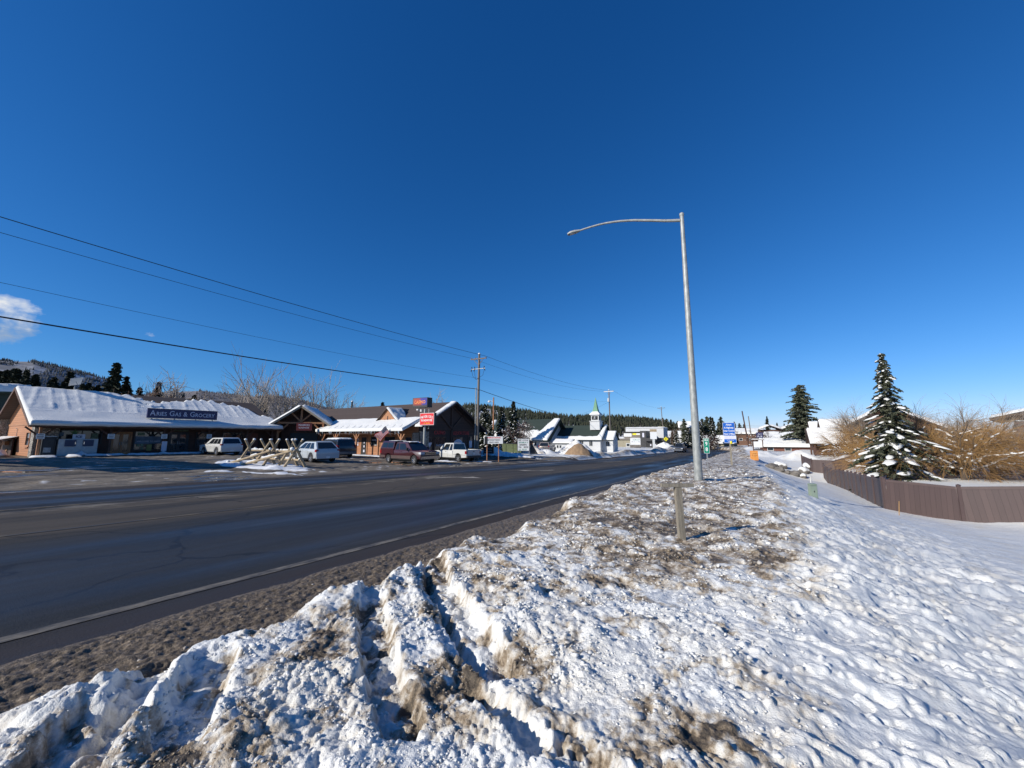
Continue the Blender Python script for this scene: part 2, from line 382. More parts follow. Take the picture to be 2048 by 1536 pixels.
def lumps(X, Y, s, seed=0, fill=.8):
    """rounded chunks: height of random-radius half balls on a jittered grid, 0..1"""
    x = (X / s).astype(np.float32); y = (Y / s).astype(np.float32); ix = np.floor(x); iy = np.floor(y); best = np.zeros_like(x)
    for a in (-1, 0, 1):
        for b in (-1, 0, 1):
            h = _hash(ix + a, iy + b, seed); h2 = _hash(ix + a, iy + b, seed + 91)
            px = ix + a + (h & np.uint32(0xffff)) * np.float32(1 / 65536.); py = iy + b + (h >> np.uint32(16)) * np.float32(1 / 65536.)
            r = .35 + (h2 & np.uint32(0xffff)) * np.float32(.5 / 65536.); hh = (h2 >> np.uint32(16)) * np.float32(1 / 65536.)
            k = 1 - ((x - px) ** 2 + (y - py) ** 2) / (r * r)
            best = np.maximum(best, np.where(hh < fill, np.sqrt(np.clip(k, 0, 1)) * (.35 + .65 * hh / fill) * r * 1.2, 0))
    return best
def seg_d(X, Y, pts):
    """distance to a polyline and the 0..1 run along it"""
    best = np.full(X.shape, 1e9); run = np.zeros(X.shape); n = len(pts) - 1
    for i in range(n):
        ax, ay = pts[i]; bx, by = pts[i + 1]; dx, dy = bx - ax, by - ay
        t = np.clip(((X - ax) * dx + (Y - ay) * dy) / (dx * dx + dy * dy), 0, 1)
        d = np.hypot(X - ax - t * dx, Y - ay - t * dy); m = d < best
        best = np.where(m, d, best); run = np.where(m, (i + t) / n, run)
    return best, run
# ---------------------------------------------------------------- snow ground: fine near the camera, coarser outwards
NA = 960; th = np.linspace(R(-106), R(52), NA)              # clockwise from +Y
rr_ = [.32]
while rr_[-1] < 6.5: rr_.append(rr_[-1] * 1.0038)
while rr_[-1] < 190: rr_.append(rr_[-1] * 1.0062)
rad = np.array(rr_); NR = len(rad)
TH, RA = np.meshgrid(th, rad); X = (RA * np.sin(TH)).ravel(); Y = (RA * np.cos(TH)).ravel()
idx = np.arange(NA * NR).reshape(NR, NA)
F = np.stack([idx[:-1, :-1], idx[1:, :-1], idx[1:, 1:], idx[:-1, 1:]], -1).reshape(-1, 4)
cx = X[F].mean(1); cy = Y[F].mean(1)
LOT_Y = 49.0
keep = ~((cx < xr(cy) + .42) & (cx > xl(cy) + .25)) & ~((cx <= xl(cy) + .3) & (cy < LOT_Y + 1.2 * np.sin(cx * .5)) & (cx > -62)) & ~((cy < -1) & (cx > 4))
F = F[keep]
def compact(V, F):
    used = np.zeros(len(V), bool); used[F.ravel()] = True; mp_ = np.cumsum(used) - 1
    return used, mp_[F]
USED, F = compact(X, F)
X = X[USED]; Y = Y[USED]; RA = RA.ravel()[USED]
u = X - xr(Y); base = ground_z(X, Y); dist = RA.ravel()
near = np.clip(1.6 - dist / 30., 0, 1)
wx = X + .07 * pn(X, Y, .45, 5) + .02 * pn(X, Y, .16, 6); wy = Y + .07 * pn(X, Y, .45, 7) + .02 * pn(X, Y, .16, 8)
toe = 1.45 + .30 * pn(Y * 0 + 3.3, Y, 1.7, 11) + .16 * pn(X, Y, .5, 12) - .25 * ss((Y - 5) / 6.)
b = bank_h(Y)
z0 = zr(Y)
bankness = ss((u - toe) / (.42 + .2 * pn(X, Y, 1.1, 13)))
right = fall(X, Y); XC = crest(Y)
zz = np.where(u > 1.0, z0 + (base - z0) * np.where(right > 0, np.maximum(bankness, right), bankness), base)
zz = np.where((u > .4) & (X < XC - .5) & (dist < 80), z0 + b * bankness, zz)
pl = bankness * (1 - ss((X - XC + .25 - .22 * pn(X, Y, 1.2, 21) - .1 * pn(X, Y, .3, 23)) / .75))           # plough-thrown, chunky snow
cl = ss((X - XC + .55 - .3 * pn(X, Y, 1.2, 22)) / .9)                               # clean, wind-worn snow
fade_far = np.clip(1 - dist / 120., .25, 1)
l1 = lumps(wx, wy, .34, 31, .55); l2 = lumps(wx, wy, .15, 32, .75); l3 = lumps(wx, wy, .065, 33, .8); l4 = lumps(wx, wy, .032, 34, .8)
l5 = np.zeros_like(X); nm_ = dist < 5; l5[nm_] = lumps(wx[nm_], wy[nm_], .017, 36, .85)
gran = np.clip(.75 + .6 * pn(X, Y, .5, 45), .15, 1.3)
det = .045 * fbm(X, Y, 1.3, 3, 41) + .034 * l1 * (1.0 + 1.3 * ss((Y - 4) / 8)) + gran * (.034 * l2 + .026 * l3 * near + .018 * l4 * near + .011 * l5)
det += .018 * fbm(wx, wy, .3, 4, 43, .6)
far_l = lumps(X, Y, 1.0, 35, .6) * .16 + .06 * fbm(X, Y, 2.2, 3, 44)
det = det + far_l * ss((dist - 25) / 30.) * np.where(Y > 0, 1, 0)
zz += pl * det * fade_far
# mud and grit along the pavement edge
mud = ss((u - .45 - .08 * pn(X, Y, .6, 51)) / .25) * (1 - bankness)
mr = fbm(X * 3.2, Y * .8, .5, 5, 52, .65)
zz += mud * (.012 + .013 * mr + .009 * lumps(wx * 1.8, wy, .09, 53, .5) + .007 * lumps(wx, wy, .04, 54, .6) + .012 * fbm(X * 2, Y, .09, 3, 56, .6))
zz = np.where(u < .5, zz - .05 * (1 - ss((u - .25) / .25)), zz)
# clean snow: trampled pockmarks running to smooth drift ripples further right
foot = fbm(X * .8 + .45 * Y, Y * 1.3 - .9 * X, .50, 4, 61, .6); pock = -lumps(X * 1.0 + .55 * Y, Y * 1.5 - 1.0 * X, .34, 62, .6)
tr = cl * (1 - ss((X - XC - .6 - .16 * Y * ss(Y / 12.)) / 3.2)) * np.clip(1 - (Y - 12) / 14., 0, 1)
zz += tr * (.5 + .5 * ss((dist - 2.5) / 4)) * (.040 * foot + .050 * pock + .012 * fbm(wx, wy, .16, 3, 63, .6))
lx_, ly_ = X * .62 + Y * .10, Y * 1.45 - X * .35
q_ = .8 * pn(lx_, ly_, .30, 161) + .65 * pn(lx_, ly_, .13, 162) + .35 * pn(X, Y, .06, 163)
lz_ = cl * (1 - ss((X - XC - 1.2 - .12 * Y) / 3.0)) * np.clip(1.15 - dist / 26., 0, 1)
zz += lz_ * (.026 + .020 * ss((dist - 3) / 5)) * ss((q_ - .12) / .20) - lz_ * .016 * ss((-q_ - .35) / .3)
zz += cl * (.028 * fbm(X * .55 + Y * .35, Y * 1.3 - X * .9, 1.1, 4, 64, .55) * np.clip(1.2 - dist / 60., .15, 1) + .007 * fbm(X * .7 + Y * .4, Y * 2.2 - X * 1.6, .30, 3, 65, .6) * near)
scat = lumps(X * .9, Y, .5, 66, .22) * ss((.75 - right) / .3) * cl
zz += .10 * scat * np.clip((Y - 2) / 6., 0, 1)
# footprints of one walker crossing the field to the right
for k in range(46):
    t = k / 45.; fx = 2.6 + 9.5 * t + .10 * (-1) ** k; fy = 9.3 + 2.0 * t + .4 * math.sin(3 * t) - .10 * (-1) ** k
    d = np.hypot((X - fx) / .17, (Y - fy) / .10); zz -= .07 * np.exp(-d ** 3); zz += .025 * np.exp(-((d - 1.4) / .5) ** 2)
# tyre ruts cut through the bank from the road
RUTS = [([(-3.35, 3.0), (-2.95, 2.52), (-2.08, 1.88), (-1.62, 1.60), (-1.45, 1.44)], .085, .17),
        ([(-3.55, 3.75), (-3.07, 3.29), (-2.5, 2.84), (-2.07, 2.5), (-1.47, 2.07)], .06, .12),
        ([(-3.30, 3.75), (-2.63, 3.1), (-1.8, 2.48), (-1.28, 2.14)], .11, .21),
        ([(-1.50, 2.03), (-.96, 1.82), (-.58, 1.73), (0.1, 1.55)], .055, .13), ([(-.86, 1.93), (-.57, 1.78), (-.1, 1.62)], .04, .10),
        ([(-3.05, 1.36), (-2.62, 1.10), (-2.25, .88)], .10, .17), ([(-2.95, .88), (-2.7, .70), (-2.3, .45)], .14, .22), ([(-3.5, 1.3), (-3.0, 1.0), (-2.6, .78)], .08, .12)]
rutm = np.zeros_like(X)
jj = .03 * pn(X, Y, .22, 71) + .02 * pn(X, Y, .09, 72) + .022 * pn(X, Y, .04, 76)
for pts, wd, dp in RUTS:
    m = dist < 6; d, run = seg_d(X[m], Y[m], pts); d = d + jj[m]
    en = ss(run / .12 + .5) * ss((1 - run) / .10)
    k = 1 - ss((d - wd) / .05)
    floor_ = .03 * lumps(wx[m], wy[m], .10, 73, .7) + .015 * lumps(wx[m], wy[m], .05, 74, .7)
    zz[m] = zz[m] + en * (-k * (.52 * dp - floor_) + .022 * np.exp(-((d - wd - .07) / .05) ** 2))
    rutm[m] = np.maximum(rutm[m], k * en)
# pushed-up blocks at the lower left
for (bx, by, sx, sy, an, h) in ((-3.2, .72, .30, .13, .75, .20), (-2.62, 1.27, .30, .07, .8, .13), (-2.95, 1.5, .2, .1, .8, .10), (-3.15, 2.35, .45, .3, .8, .10), (-2.35, 2.62, .4, .14, .7, .08), (-1.55, 2.95, .6, .3, -.6, .10), (-2.9, 4.0, .5, .35, .4, .12), (-2.2, 3.55, .6, .25, -.7, .09)):
    ca, sa = math.cos(an), math.sin(an); dx, dy = X - bx, Y - by; p = (dx * ca + dy * sa) / sx; q = (-dx * sa + dy * ca) / sy
    dd = np.hypot(p, q) + .45 * pn(X, Y, .18, 75)
    zz += .26 * h * (1 - ss((dd - .75) / .5)) * bankness
# ploughed mounds further off: (x, y, rx, ry, h)
MOUNDS = [(1.2, 61.5, 1.8, 2.6, .45), (3.4, 74, 2.8, 3.0, .8), (7.5, 71, 3.2, 2.4, 1.15), (11.2, 64, 3.4, 2.6, .95), (15.5, 62, 3.5, 3, .6), (.6, 70, 1.6, 5, .35), (-.2, 92, 1.5, 6, .6), (2.2, 104, 2.5, 4, .7),
          (-23.6, 61.5, 2.6, 2.2, 1.15), (-27.5, 57.5, 2.6, 1.6, .85), (-30.2, 55.5, 1.7, 1.3, .8), (-21.0, 66, 2.2, 3, .5), (-33.5, 50.5, 3.0, 1.3, .8), (-37, 49.0, 2.4, 1.2, .6), (-19.4, 78, 2, 6, .5), (-16.5, 96, 1.8, 6, .75), (-15.2, 108, 1.8, 6, .8)]
for (mx, my, ax, ay, h) in MOUNDS:
    d = np.hypot((X - mx) / ax, (Y - my) / ay) + .22 * pn(X, Y, 1.4, 81)
    zz += h * (1 - ss(d / 1.05)) * (1 + .25 * lumps(X, Y, .9, 82, .7))
lb = ss((xl(Y) - X - .2) / 1.2) * (Y > 46)
zz += lb * (1 - ss((xl(Y) - X - 4) / 8)) * (.10 * lumps(X, Y, .8, 83, .7) + .05 * fbm(X, Y, 1.5, 3, 84))
# dirt in the snow: grey-brown along the plough line, brown patches where ice broke away
dn = fbm(wx, wy, .30, 5, 91, .7); dn2 = fbm(X, Y, 1.6, 3, 92)
dirt = pl * np.clip(.17 - .16 * ss((X + 1.4) / 1.6) * ss((6.5 - Y) / 3) + .55 * dn + .26 * dn2 + .50 * ss((Y - 2.6) / 4.0) * (1 - .35 * ss((X + .5) / 2)) - .34 * l2 - .2 * l1 , 0, 1)
dirt += np.clip(.75 - bankness, 0, 1) * (u > .3) * 1.2
for (bx, by, r_, k) in ((-1.32, 2.42, .20, 1), (-1.48, 2.02, .22, .8), (-1.66, 1.92, .25, .9), (-2.05, 1.02, .28, .95), (-2.34, .75, .3, .95), (-2.45, 1.7, .3, .4), (-.41, 2.2, .26, .75), (-.15, 1.98, .28, .75), (-.05, 2.3, .25, .4), (-2.55, 1.9, .35, .5), (-2.1, 3.35, .5, .55), (-2.9, 3.3, .3, .5), (-3.0, 4.6, .5, .5), (-1.2, 4.9, .7, .4), (-1.0, 7.0, .6, .45), (-2.9, 2.05, .2, .4), (.1, 2.9, .3, .4)):
    d = np.hypot(X - bx, Y - by) / r_ + .6 * pn(X, Y, .3, 93) + .3 * pn(X, Y, .1, 94)
    dirt += .8 * k * (1 - ss((d - .45) / .9)) * np.clip(.62 + .55 * pn(X, Y, .12, 95) + .4 * pn(X, Y, .05, 96), 0, 1)
dirt += rutm * np.clip(.10 + .30 * dn, 0, 1)
dirt += lb * (1 - ss((xl(Y) - X - .6) / 2.5)) * (.55 + .5 * dn)
dirt += cl * np.clip(.06 * (dn2 + dn * .5) * (1 - ss(right * 3)), 0, .2)
dirt = np.clip(dirt, 0, 1)
V = np.stack([X, Y, zz], -1)
m, t, bs = new_mat('plough_snow')
d_ = attr(t, 'dirt'); v = objcoord(t)
fn = noise(t, v, 26, 6, .75); fm = noise(t, v, 3.2, 5, .6)
dd = M_(t, 'ADD', d_, M_(t, 'MULTIPLY', M_(t, 'SUBTRACT', fn, .5), M_(t, 'MULTIPLY', M_(t, 'MINIMUM', d_, .5), 3.6)), clamp=True)
snowc = mixc(t, ramp(t, fm, .3, .7), (.68, .69, .67), (.74, .735, .70)); snowc = mixc(t, M_(t, 'MULTIPLY', ramp(t, noise(t, v, 1.15, 4, .6), .48, .68), .75), snowc, (.70, .655, .56))
c = mixc(t, ramp(t, dd, .04, .38), snowc, (.52, .47, .39)); c = mixc(t, ramp(t, dd, .30, .72), c, (.25, .19, .125)); c = mixc(t, ramp(t, dd, .70, 1.0), c, mixc(t, fn, (.050, .040, .029), (.115, .092, .066)))
t.links.new(c, bs.inputs['Base Color']); bs.inputs['Roughness'].default_value = .55; bs.inputs['Specular IOR Level'].default_value = .3
bump(t, bs, M_(t, 'ADD', M_(t, 'ADD', M_(t, 'MULTIPLY', noise(t, v, 36, 5, .7), .8), M_(t, 'MULTIPLY', noise(t, v, 100, 3, .6), .5)), M_(t, 'MULTIPLY', noise(t, v, 13, 5, .65), .7)), .50, .03)
me = np_mesh('snow_ground', V, F, m, True)
a = me.attributes.new('dirt', 'FLOAT', 'POINT'); a.data.foreach_set('value', dirt.astype(np.float32))
tag(link('snow_ground', me), 'ploughed and trodden snow beside the highway', kind='structure')
# loose icy crumbs and clods lying on the ploughed bank
g = np.random.default_rng(77); NC = 170000
ca_ = g.uniform(R(-86), R(24), NC); cr_ = np.exp(g.uniform(math.log(1.0), math.log(26), NC)); cx_, cy_ = cr_ * np.sin(ca_), cr_ * np.cos(ca_)
_full = np.full(NA * NR, np.nan); _full[USED] = zz; _fd = np.zeros(NA * NR); _fd[USED] = dirt; _fp = np.zeros(NA * NR); _fr = np.zeros(NA * NR); _fr[USED] = rutm; _fp[USED] = pl + .07 * np.exp(-((u - 1.25) / .25) ** 2)
ti_ = np.clip(((ca_ - th[0]) / (th[1] - th[0])).astype(int), 0, NA - 1); ri_ = np.clip(np.searchsorted(rad, cr_), 0, NR - 1); fi_ = ri_ * NA + ti_
cz_ = _full[fi_]; pr_ = _fp[fi_]; ok_ = np.isfinite(cz_) & (g.random(NC) < (pr_ - .5 * _fr[fi_]) * np.clip(.34 + 1.0 * pn(cx_, cy_, .55, 171) + .5 * pn(cx_, cy_, .16, 172), .03, .9) * (1 - .45 * ss((cx_ + 1.6) / 1.2) * ss((5 - cy_) / 2))); cx_, cy_, cz_, cr_, cd_ = cx_[ok_], cy_[ok_], cz_[ok_], cr_[ok_], _fd[fi_][ok_]
nC = len(cx_); sz_c = (.0036 * cr_ ** .60) * np.exp(g.normal(-.18, .55, nC)); big = g.random(nC) < .010; sz_c = np.where(big, sz_c * 2.6, sz_c); sz_c = np.minimum(sz_c, .055)
ph_ = (1 + 5 ** .5) / 2; ico = np.array([(-1, ph_, 0), (1, ph_, 0), (-1, -ph_, 0), (1, -ph_, 0), (0, -1, ph_), (0, 1, ph_), (0, -1, -ph_), (0, 1, -ph_), (ph_, 0, -1), (ph_, 0, 1), (-ph_, 0, -1), (-ph_, 0, 1)]) / 1.9
icf = np.array([(0, 11, 5), (0, 5, 1), (0, 1, 7), (0, 7, 10), (0, 10, 11), (1, 5, 9), (5, 11, 4), (11, 10, 2), (10, 7, 6), (7, 1, 8), (3, 9, 4), (3, 4, 2), (3, 2, 6), (3, 6, 8), (3, 8, 9), (4, 9, 5), (2, 4, 11), (6, 2, 10), (8, 6, 7), (9, 8, 1)])
sc3 = g.uniform(.55, 1.45, (nC, 1, 3)) * np.array([1, 1, .7]); ro_ = g.uniform(0, 6.28, nC); P_ = ico[None] * sc3 * g.uniform(.62, 1.32, (nC, 12, 1)); c_, s_ = np.cos(ro_)[:, None], np.sin(ro_)[:, None]
tl_ = g.normal(0, .5, nC)[:, None]; x_, y_, z_ = P_[..., 0] * c_ - P_[..., 1] * s_, P_[..., 0] * s_ + P_[..., 1] * c_, P_[..., 2]; y2 = y_ * np.cos(tl_) - z_ * np.sin(tl_); z2 = y_ * np.sin(tl_) + z_ * np.cos(tl_)
V_ = np.stack([cx_[:, None] + x_ * sz_c[:, None], cy_[:, None] + y2 * sz_c[:, None], cz_[:, None] + (z2 * .85 + .02) * sz_c[:, None]], -1).reshape(-1, 3); F_ = (icf[None] + 12 * np.arange(nC)[:, None, None]).reshape(-1, 3)
m2, t2, b2 = new_mat('icy_crumbs'); gq = _n(t2, 'ShaderNodeNewGeometry'); rp = gq.outputs['Random Per Island']; dq = attr(t2, 'dirt')
cq = mixc(t2, rp, (.60, .59, .555), (.76, .755, .72)); cq = mixc(t2, ramp(t2, M_(t2, 'ADD', dq, M_(t2, 'MULTIPLY', M_(t2, 'SUBTRACT', M_(t2, 'FRACT', M_(t2, 'MULTIPLY', rp, 7.3)), .5), .5)), .22, .95), cq, (.24, .19, .13)); t2.links.new(cq, b2.inputs['Base Color']); b2.inputs['Roughness'].default_value = .5
bump(t2, b2, noise(t2, objcoord(t2), 90, 3), .5, .012)
me2 = np_mesh('snow_crumbs', V_, F_, m2); a2 = me2.attributes.new('dirt', 'FLOAT', 'POINT'); a2.data.foreach_set('value', np.repeat(cd_, 12).astype(np.float32))
tag(link('snow_crumbs', me2), 'loose icy crumbs and clods on the ploughed bank', 'snow crumbs', kind='stuff')
_surf = (th, rad, _full.reshape(NR, NA))
def sz(x, y):
    """height of the lumpy snow surface"""
    a_ = math.atan2(x, y); d_ = math.hypot(x, y)
    j = int(np.clip(np.searchsorted(th, a_), 1, NA - 1)); i = int(np.clip(np.searchsorted(rad, d_), 1, NR - 1))
    q = float(_surf[2][i, j]); return gz(x, y) if q != q else q
# ---------------------------------------------------------------- far land
gx = np.unique(np.concatenate([np.linspace(-9000, -400, 22), np.linspace(-400, 400, 240), np.linspace(400, 9000, 22)]))
GX, GY = np.meshgrid(gx, gx); gxx, gyy = GX.ravel(), GY.ravel()
g_ = ground_z(gxx, gyy); inner = ss((215 - np.hypot(gxx, gyy)) / 20.)
g_ = np.where(np.hypot(gxx, gyy) > 600, g_[0] * 0 - 2 + 4.8, g_) - .55 * inner
n = len(gx); idx = np.arange(n * n).reshape(n, n)
F = np.stack([idx[:-1, :-1], idx[:-1, 1:], idx[1:, 1:], idx[1:, :-1]], -1).reshape(-1, 4)
tag(link('ground', np_mesh('ground', np.stack([gxx, gyy, g_], -1), F, snow_mat('far_snow', .5, .3), True)), 'open snowy land to the horizon', kind='structure')
# ---------------------------------------------------------------- road
yy = np.concatenate([np.arange(-30, 12, .5), np.arange(12, 130, 1.0), np.arange(130, 260, 3.0)]); NX = 26
U = np.linspace(0, 1, NX)
A = xl(yy)[:, None] - .6; B = xr(yy)[:, None] + .62
PX = A + (B - A) * U[None]; PY = np.repeat(yy[:, None], NX, 1)
cross = .10 * (1 - (2 * U - 1) ** 2)[None]            # crown
PZ = zr(PY) + .0 + cross * 0.35
# road space: across = metres from the near white line, along = metres
acr = (xr(yy)[:, None] - PX); al = PY
idx = np.arange(PX.size).reshape(PX.shape)
F = np.stack([idx[:-1, :-1], idx[:-1, 1:], idx[1:, 1:], idx[1:, :-1]], -1).reshape(-1, 4)
m, t, bs = new_mat('wet_asphalt')
av = attr(t, 'across'); v = objcoord(t, (1, .07, 1)); st = noise(t, v, 1.6, 6, .6); st2 = noise(t, objcoord(t, (1, .16, 1)), .55, 4, .55); fine = noise(t, objcoord(t), 90, 3, .7); pat = noise(t, objcoord(t, (1, .3, 1)), .35, 5, .6)
def band(c0, hw, soft):
    return M_(t, 'SUBTRACT', 1.0, ramp(t, M_(t, 'ABSOLUTE', M_(t, 'SUBTRACT', av, c0)), hw, hw + soft))
trk = None
for c0 in (1.05, 2.75, 10.1, 11.7):
    b1 = band(c0, .30, .55); trk = b1 if trk is None else M_(t, 'MAXIMUM', trk, b1)
cen = band(6.6, 1.5, 1.0)
lane = M_(t, 'MULTIPLY', band(1.95, 1.15, .9), M_(t, 'ADD', .25, M_(t, 'MULTIPLY', st2, .9)))
wet = M_(t, 'ADD', M_(t, 'MULTIPLY', M_(t, 'MAXIMUM', trk, lane), .40), M_(t, 'MULTIPLY', M_(t, 'SUBTRACT', M_(t, 'ADD', M_(t, 'MULTIPLY', st2, .6), M_(t, 'MULTIPLY', st, .4)), .46), 2.6), clamp=True)
wet = M_(t, 'MULTIPLY', wet, M_(t, 'SUBTRACT', 1.0, M_(t, 'MULTIPLY', cen, .75)))
gr = mixc(t, st, (.012, .0135, .0150), (.024, .0245, .025)); gr = mixc(t, M_(t, 'MULTIPLY', ramp(t, fine, .45, .8), .8), gr, (.075, .074, .07))
gr = mixc(t, M_(t, 'MULTIPLY', ramp(t, pat, .48, .68), .55), gr, (.050, .048, .045))
dust = M_(t, 'MULTIPLY', ramp(t, M_(t, 'ADD', st, M_(t, 'MULTIPLY', cen, .20)), .48, .72), M_(t, 'ADD', .22, M_(t, 'MULTIPLY', cen, .42)))
gr = mixc(t, dust, gr, (.105, .084, .060))
sl_ = M_(t, 'MULTIPLY', band(8.3, .55, .5), ramp(t, M_(t, 'ADD', M_(t, 'MULTIPLY', pat, .6), M_(t, 'MULTIPLY', noise(t, objcoord(t, (1, .4, 1)), 2.6, 6, .7), .5)), .60, .70)); gr = mixc(t, M_(t, 'MULTIPLY', sl_, .8), gr, (.27, .235, .18))
edge = M_(t, 'MAXIMUM', ramp(t, av, .05, -.3), ramp(t, av, 12.0, 12.9)); gr = mixc(t, M_(t, 'MULTIPLY', edge, .8), gr, (.05, .038, .030))
vc = _n(t, 'ShaderNodeTexVoronoi'); vc.feature = 'DISTANCE_TO_EDGE'; vc.inputs['Scale'].default_value = .22; wv = _n(t, 'ShaderNodeVectorMath'); wv.operation = 'ADD'; nz_ = _n(t, 'ShaderNodeTexNoise'); nz_.inputs['Scale'].default_value = .9; nz_.inputs['Detail'].default_value = 5; t.links.new(objcoord(t), nz_.inputs['Vector']); t.links.new(objcoord(t, (1, .8, 1)), wv.inputs[0]); t.links.new(nz_.outputs['Color'], wv.inputs[1]); t.links.new(wv.outputs[0], vc.inputs['Vector'])
gr = mixc(t, M_(t, 'MULTIPLY', M_(t, 'LESS_THAN', vc.outputs['Distance'], .0045), .7), gr, (.009, .009, .010))
t.links.new(mixc(t, M_(t, 'MULTIPLY', wet, .55), gr, (.012, .0125, .014)), bs.inputs['Base Color'])
rg = M_(t, 'SUBTRACT', .72, M_(t, 'MULTIPLY', wet, .54)); rg = M_(t, 'ADD', rg, M_(t, 'MULTIPLY', fine, .08)); t.links.new(rg, bs.inputs['Roughness'])
t.links.new(M_(t, 'ADD', .14, M_(t, 'MULTIPLY', wet, .34)), bs.inputs['Specular IOR Level'])
bump(t, bs, noise(t, objcoord(t), 55, 3, .7), .35, .012)
me = np_mesh('road', np.stack([PX, PY, PZ], -1).reshape(-1, 3), F, m, True)
a = me.attributes.new('across', 'FLOAT', 'POINT'); a.data.foreach_set('value', acr.ravel().astype(np.float32))
tag(link('road', me), 'wet three-lane highway', kind='structure')
def road_z(x, y):
    A_, B_ = float(xl(y)) - .6, float(xr(y)) + .62; U_ = (x - A_) / (B_ - A_)
    return float(zr(y)) + .035 * (1 - (2 * U_ - 1) ** 2)
# worn paint
def paint(name, col, wearlo, wearhi, sc=5):
    m, t, b = new_mat(name); f = noise(t, objcoord(t, (1, .35, 1)), sc, 6, .7)
    t.links.new(mixc(t, ramp(t, f, wearlo, wearhi), col, (.04, .038, .036)), b.inputs['Base Color']); b.inputs['Roughness'].default_value = .7
    return m
PW = paint('worn_white_line', (.215, .185, .14), .36, .60, 7); PY_ = paint('worn_yellow_line', (.20, .15, .07), .40, .58, 2.5)
def line_strip(name, label, fx, y0, y1, wd, m, step=.6):
    ys = np.arange(y0, y1 + 1e-3, step); Vv = []
    for y in ys:
        x = float(fx(y))
        for s_ in (-.5, .5): Vv.append((x + s_ * wd, y, road_z(x + s_ * wd, y) + .006))
    F_ = [(2 * i, 2 * i + 1, 2 * i + 3, 2 * i + 2) for i in range(len(ys) - 1)]
    tag(link(name, np_mesh(name, Vv, F_, m)), label, kind='structure')
line_strip('edge_line', 'worn white line along the near road edge', lambda y: xr(y), -8, 130, .13, PW)
line_strip('edge_line', 'faint white line along the far road edge', lambda y: xl(y) + 1.5, -8, 105, .12, PW)
line_strip('centre_line', 'worn yellow line at the far side of the turning lane', lambda y: xr(y) - 8.75, -8, 95, .11, PY_)
line_strip('centre_line', 'worn yellow line at the near side of the turning lane', lambda y: xr(y) - 5.1, -8, 95, .11, PY_)
def arrow(label, x0, y0, flip):
    pts = []
    for k in range(9):                                    # curved shaft
        t_ = k / 8; ang = t_ * 1.45; pts.append((1.1 * (1 - math.cos(ang)), 1.9 * math.sin(ang)))
    mb = MB()
    for i in range(8):
        (xa, ya), (xb, yb) = pts[i], pts[i + 1]; d = math.hypot(xb - xa, yb - ya); nx, ny = -(yb - ya) / d * .13, (xb - xa) / d * .13
        P = [(xa - nx, ya - ny), (xa + nx, ya + ny), (xb + nx, yb + ny), (xb - nx, yb - ny)]
        mb.poly([(x0 + flip * a_, y0 + flip * b_, road_z(x0 + flip * a_, y0 + flip * b_) + .006) for a_, b_ in P])
    (xa, ya) = pts[-1]; P = [(xa, ya + .55), (xa + .85, ya + .12), (xa - .02, ya - .45)]
    mb.poly([(x0 + flip * a_, y0 + flip * b_, road_z(x0 + flip * a_, y0 + flip * b_) + .006) for a_, b_ in P])
    tag(mb.build('turn_arrow', PW2), label, kind='structure')
PW2 = paint('worn_arrow_paint', (.34, .30, .24), .52, .74, 2.5)
arrow('curved white turn arrow nearer on the turning lane', -12.9, 14.0, 1)
arrow('curved white turn arrow further up the turning lane', -11.4, 25.3, -1)
# ---------------------------------------------------------------- parking lot
lx = np.concatenate([np.arange(-62, -34, .30), np.arange(-34, -17.0, .17)]); ly = np.concatenate([np.arange(-26, 2, .5), np.arange(2, 50.5, .17)])
LX, LY = np.meshgrid(lx, ly); fx_, fy_ = LX.ravel(), LY.ravel()
lz = ground_z(fx_, fy_) - .012
edge_w = ss((xl(fy_) - fx_ + .55) / 1.2)
ridge = fbm(fx_ * 1.0, fy_ * .45, 1.6, 4, 101, .6); rid2 = lumps(fx_ * 1.2, fy_ * .6, .42, 102, .6)
lv = ss((xl(fy_) - fx_) / 2.0)
slush = np.clip(ridge * 1.35 + .36 + .65 * np.exp(-((fx_ + 20.2 + .5 * pn(fx_ * 0, fy_, 3, 110)) / 1.3) ** 2) * (fy_ < 24), 0, 1) * lv * (1 - .6 * ss((fy_ - 33) / 6))
lz += slush * (.035 + .09 * rid2 + .03 * fbm(fx_, fy_, .5, 3, 103)) * np.clip(1 - ss((-fx_ - 43) / 3), .3, 1)
low = ss((-pn(fx_, fy_, 5.5, 104) + .1) / .5) * (1 - np.clip(slush * 3, 0, 1)); lz -= .01 * low
sn = np.zeros_like(lz)
def islands(px, py, ax, ay, h, an=0., jag=.35):
    ca, sa = math.cos(an), math.sin(an); dx, dy = fx_ - px, fy_ - py
    d = np.hypot((dx * ca + dy * sa) / ax, (-dx * sa + dy * ca) / ay) + jag * pn(fx_, fy_, 1.1, 105) + .15 * pn(fx_, fy_, .4, 106)
    k = 1 - ss((d - .72) / .35); return k, h * k * (1 + .35 * lumps(fx_, fy_, .6, 107, .6))
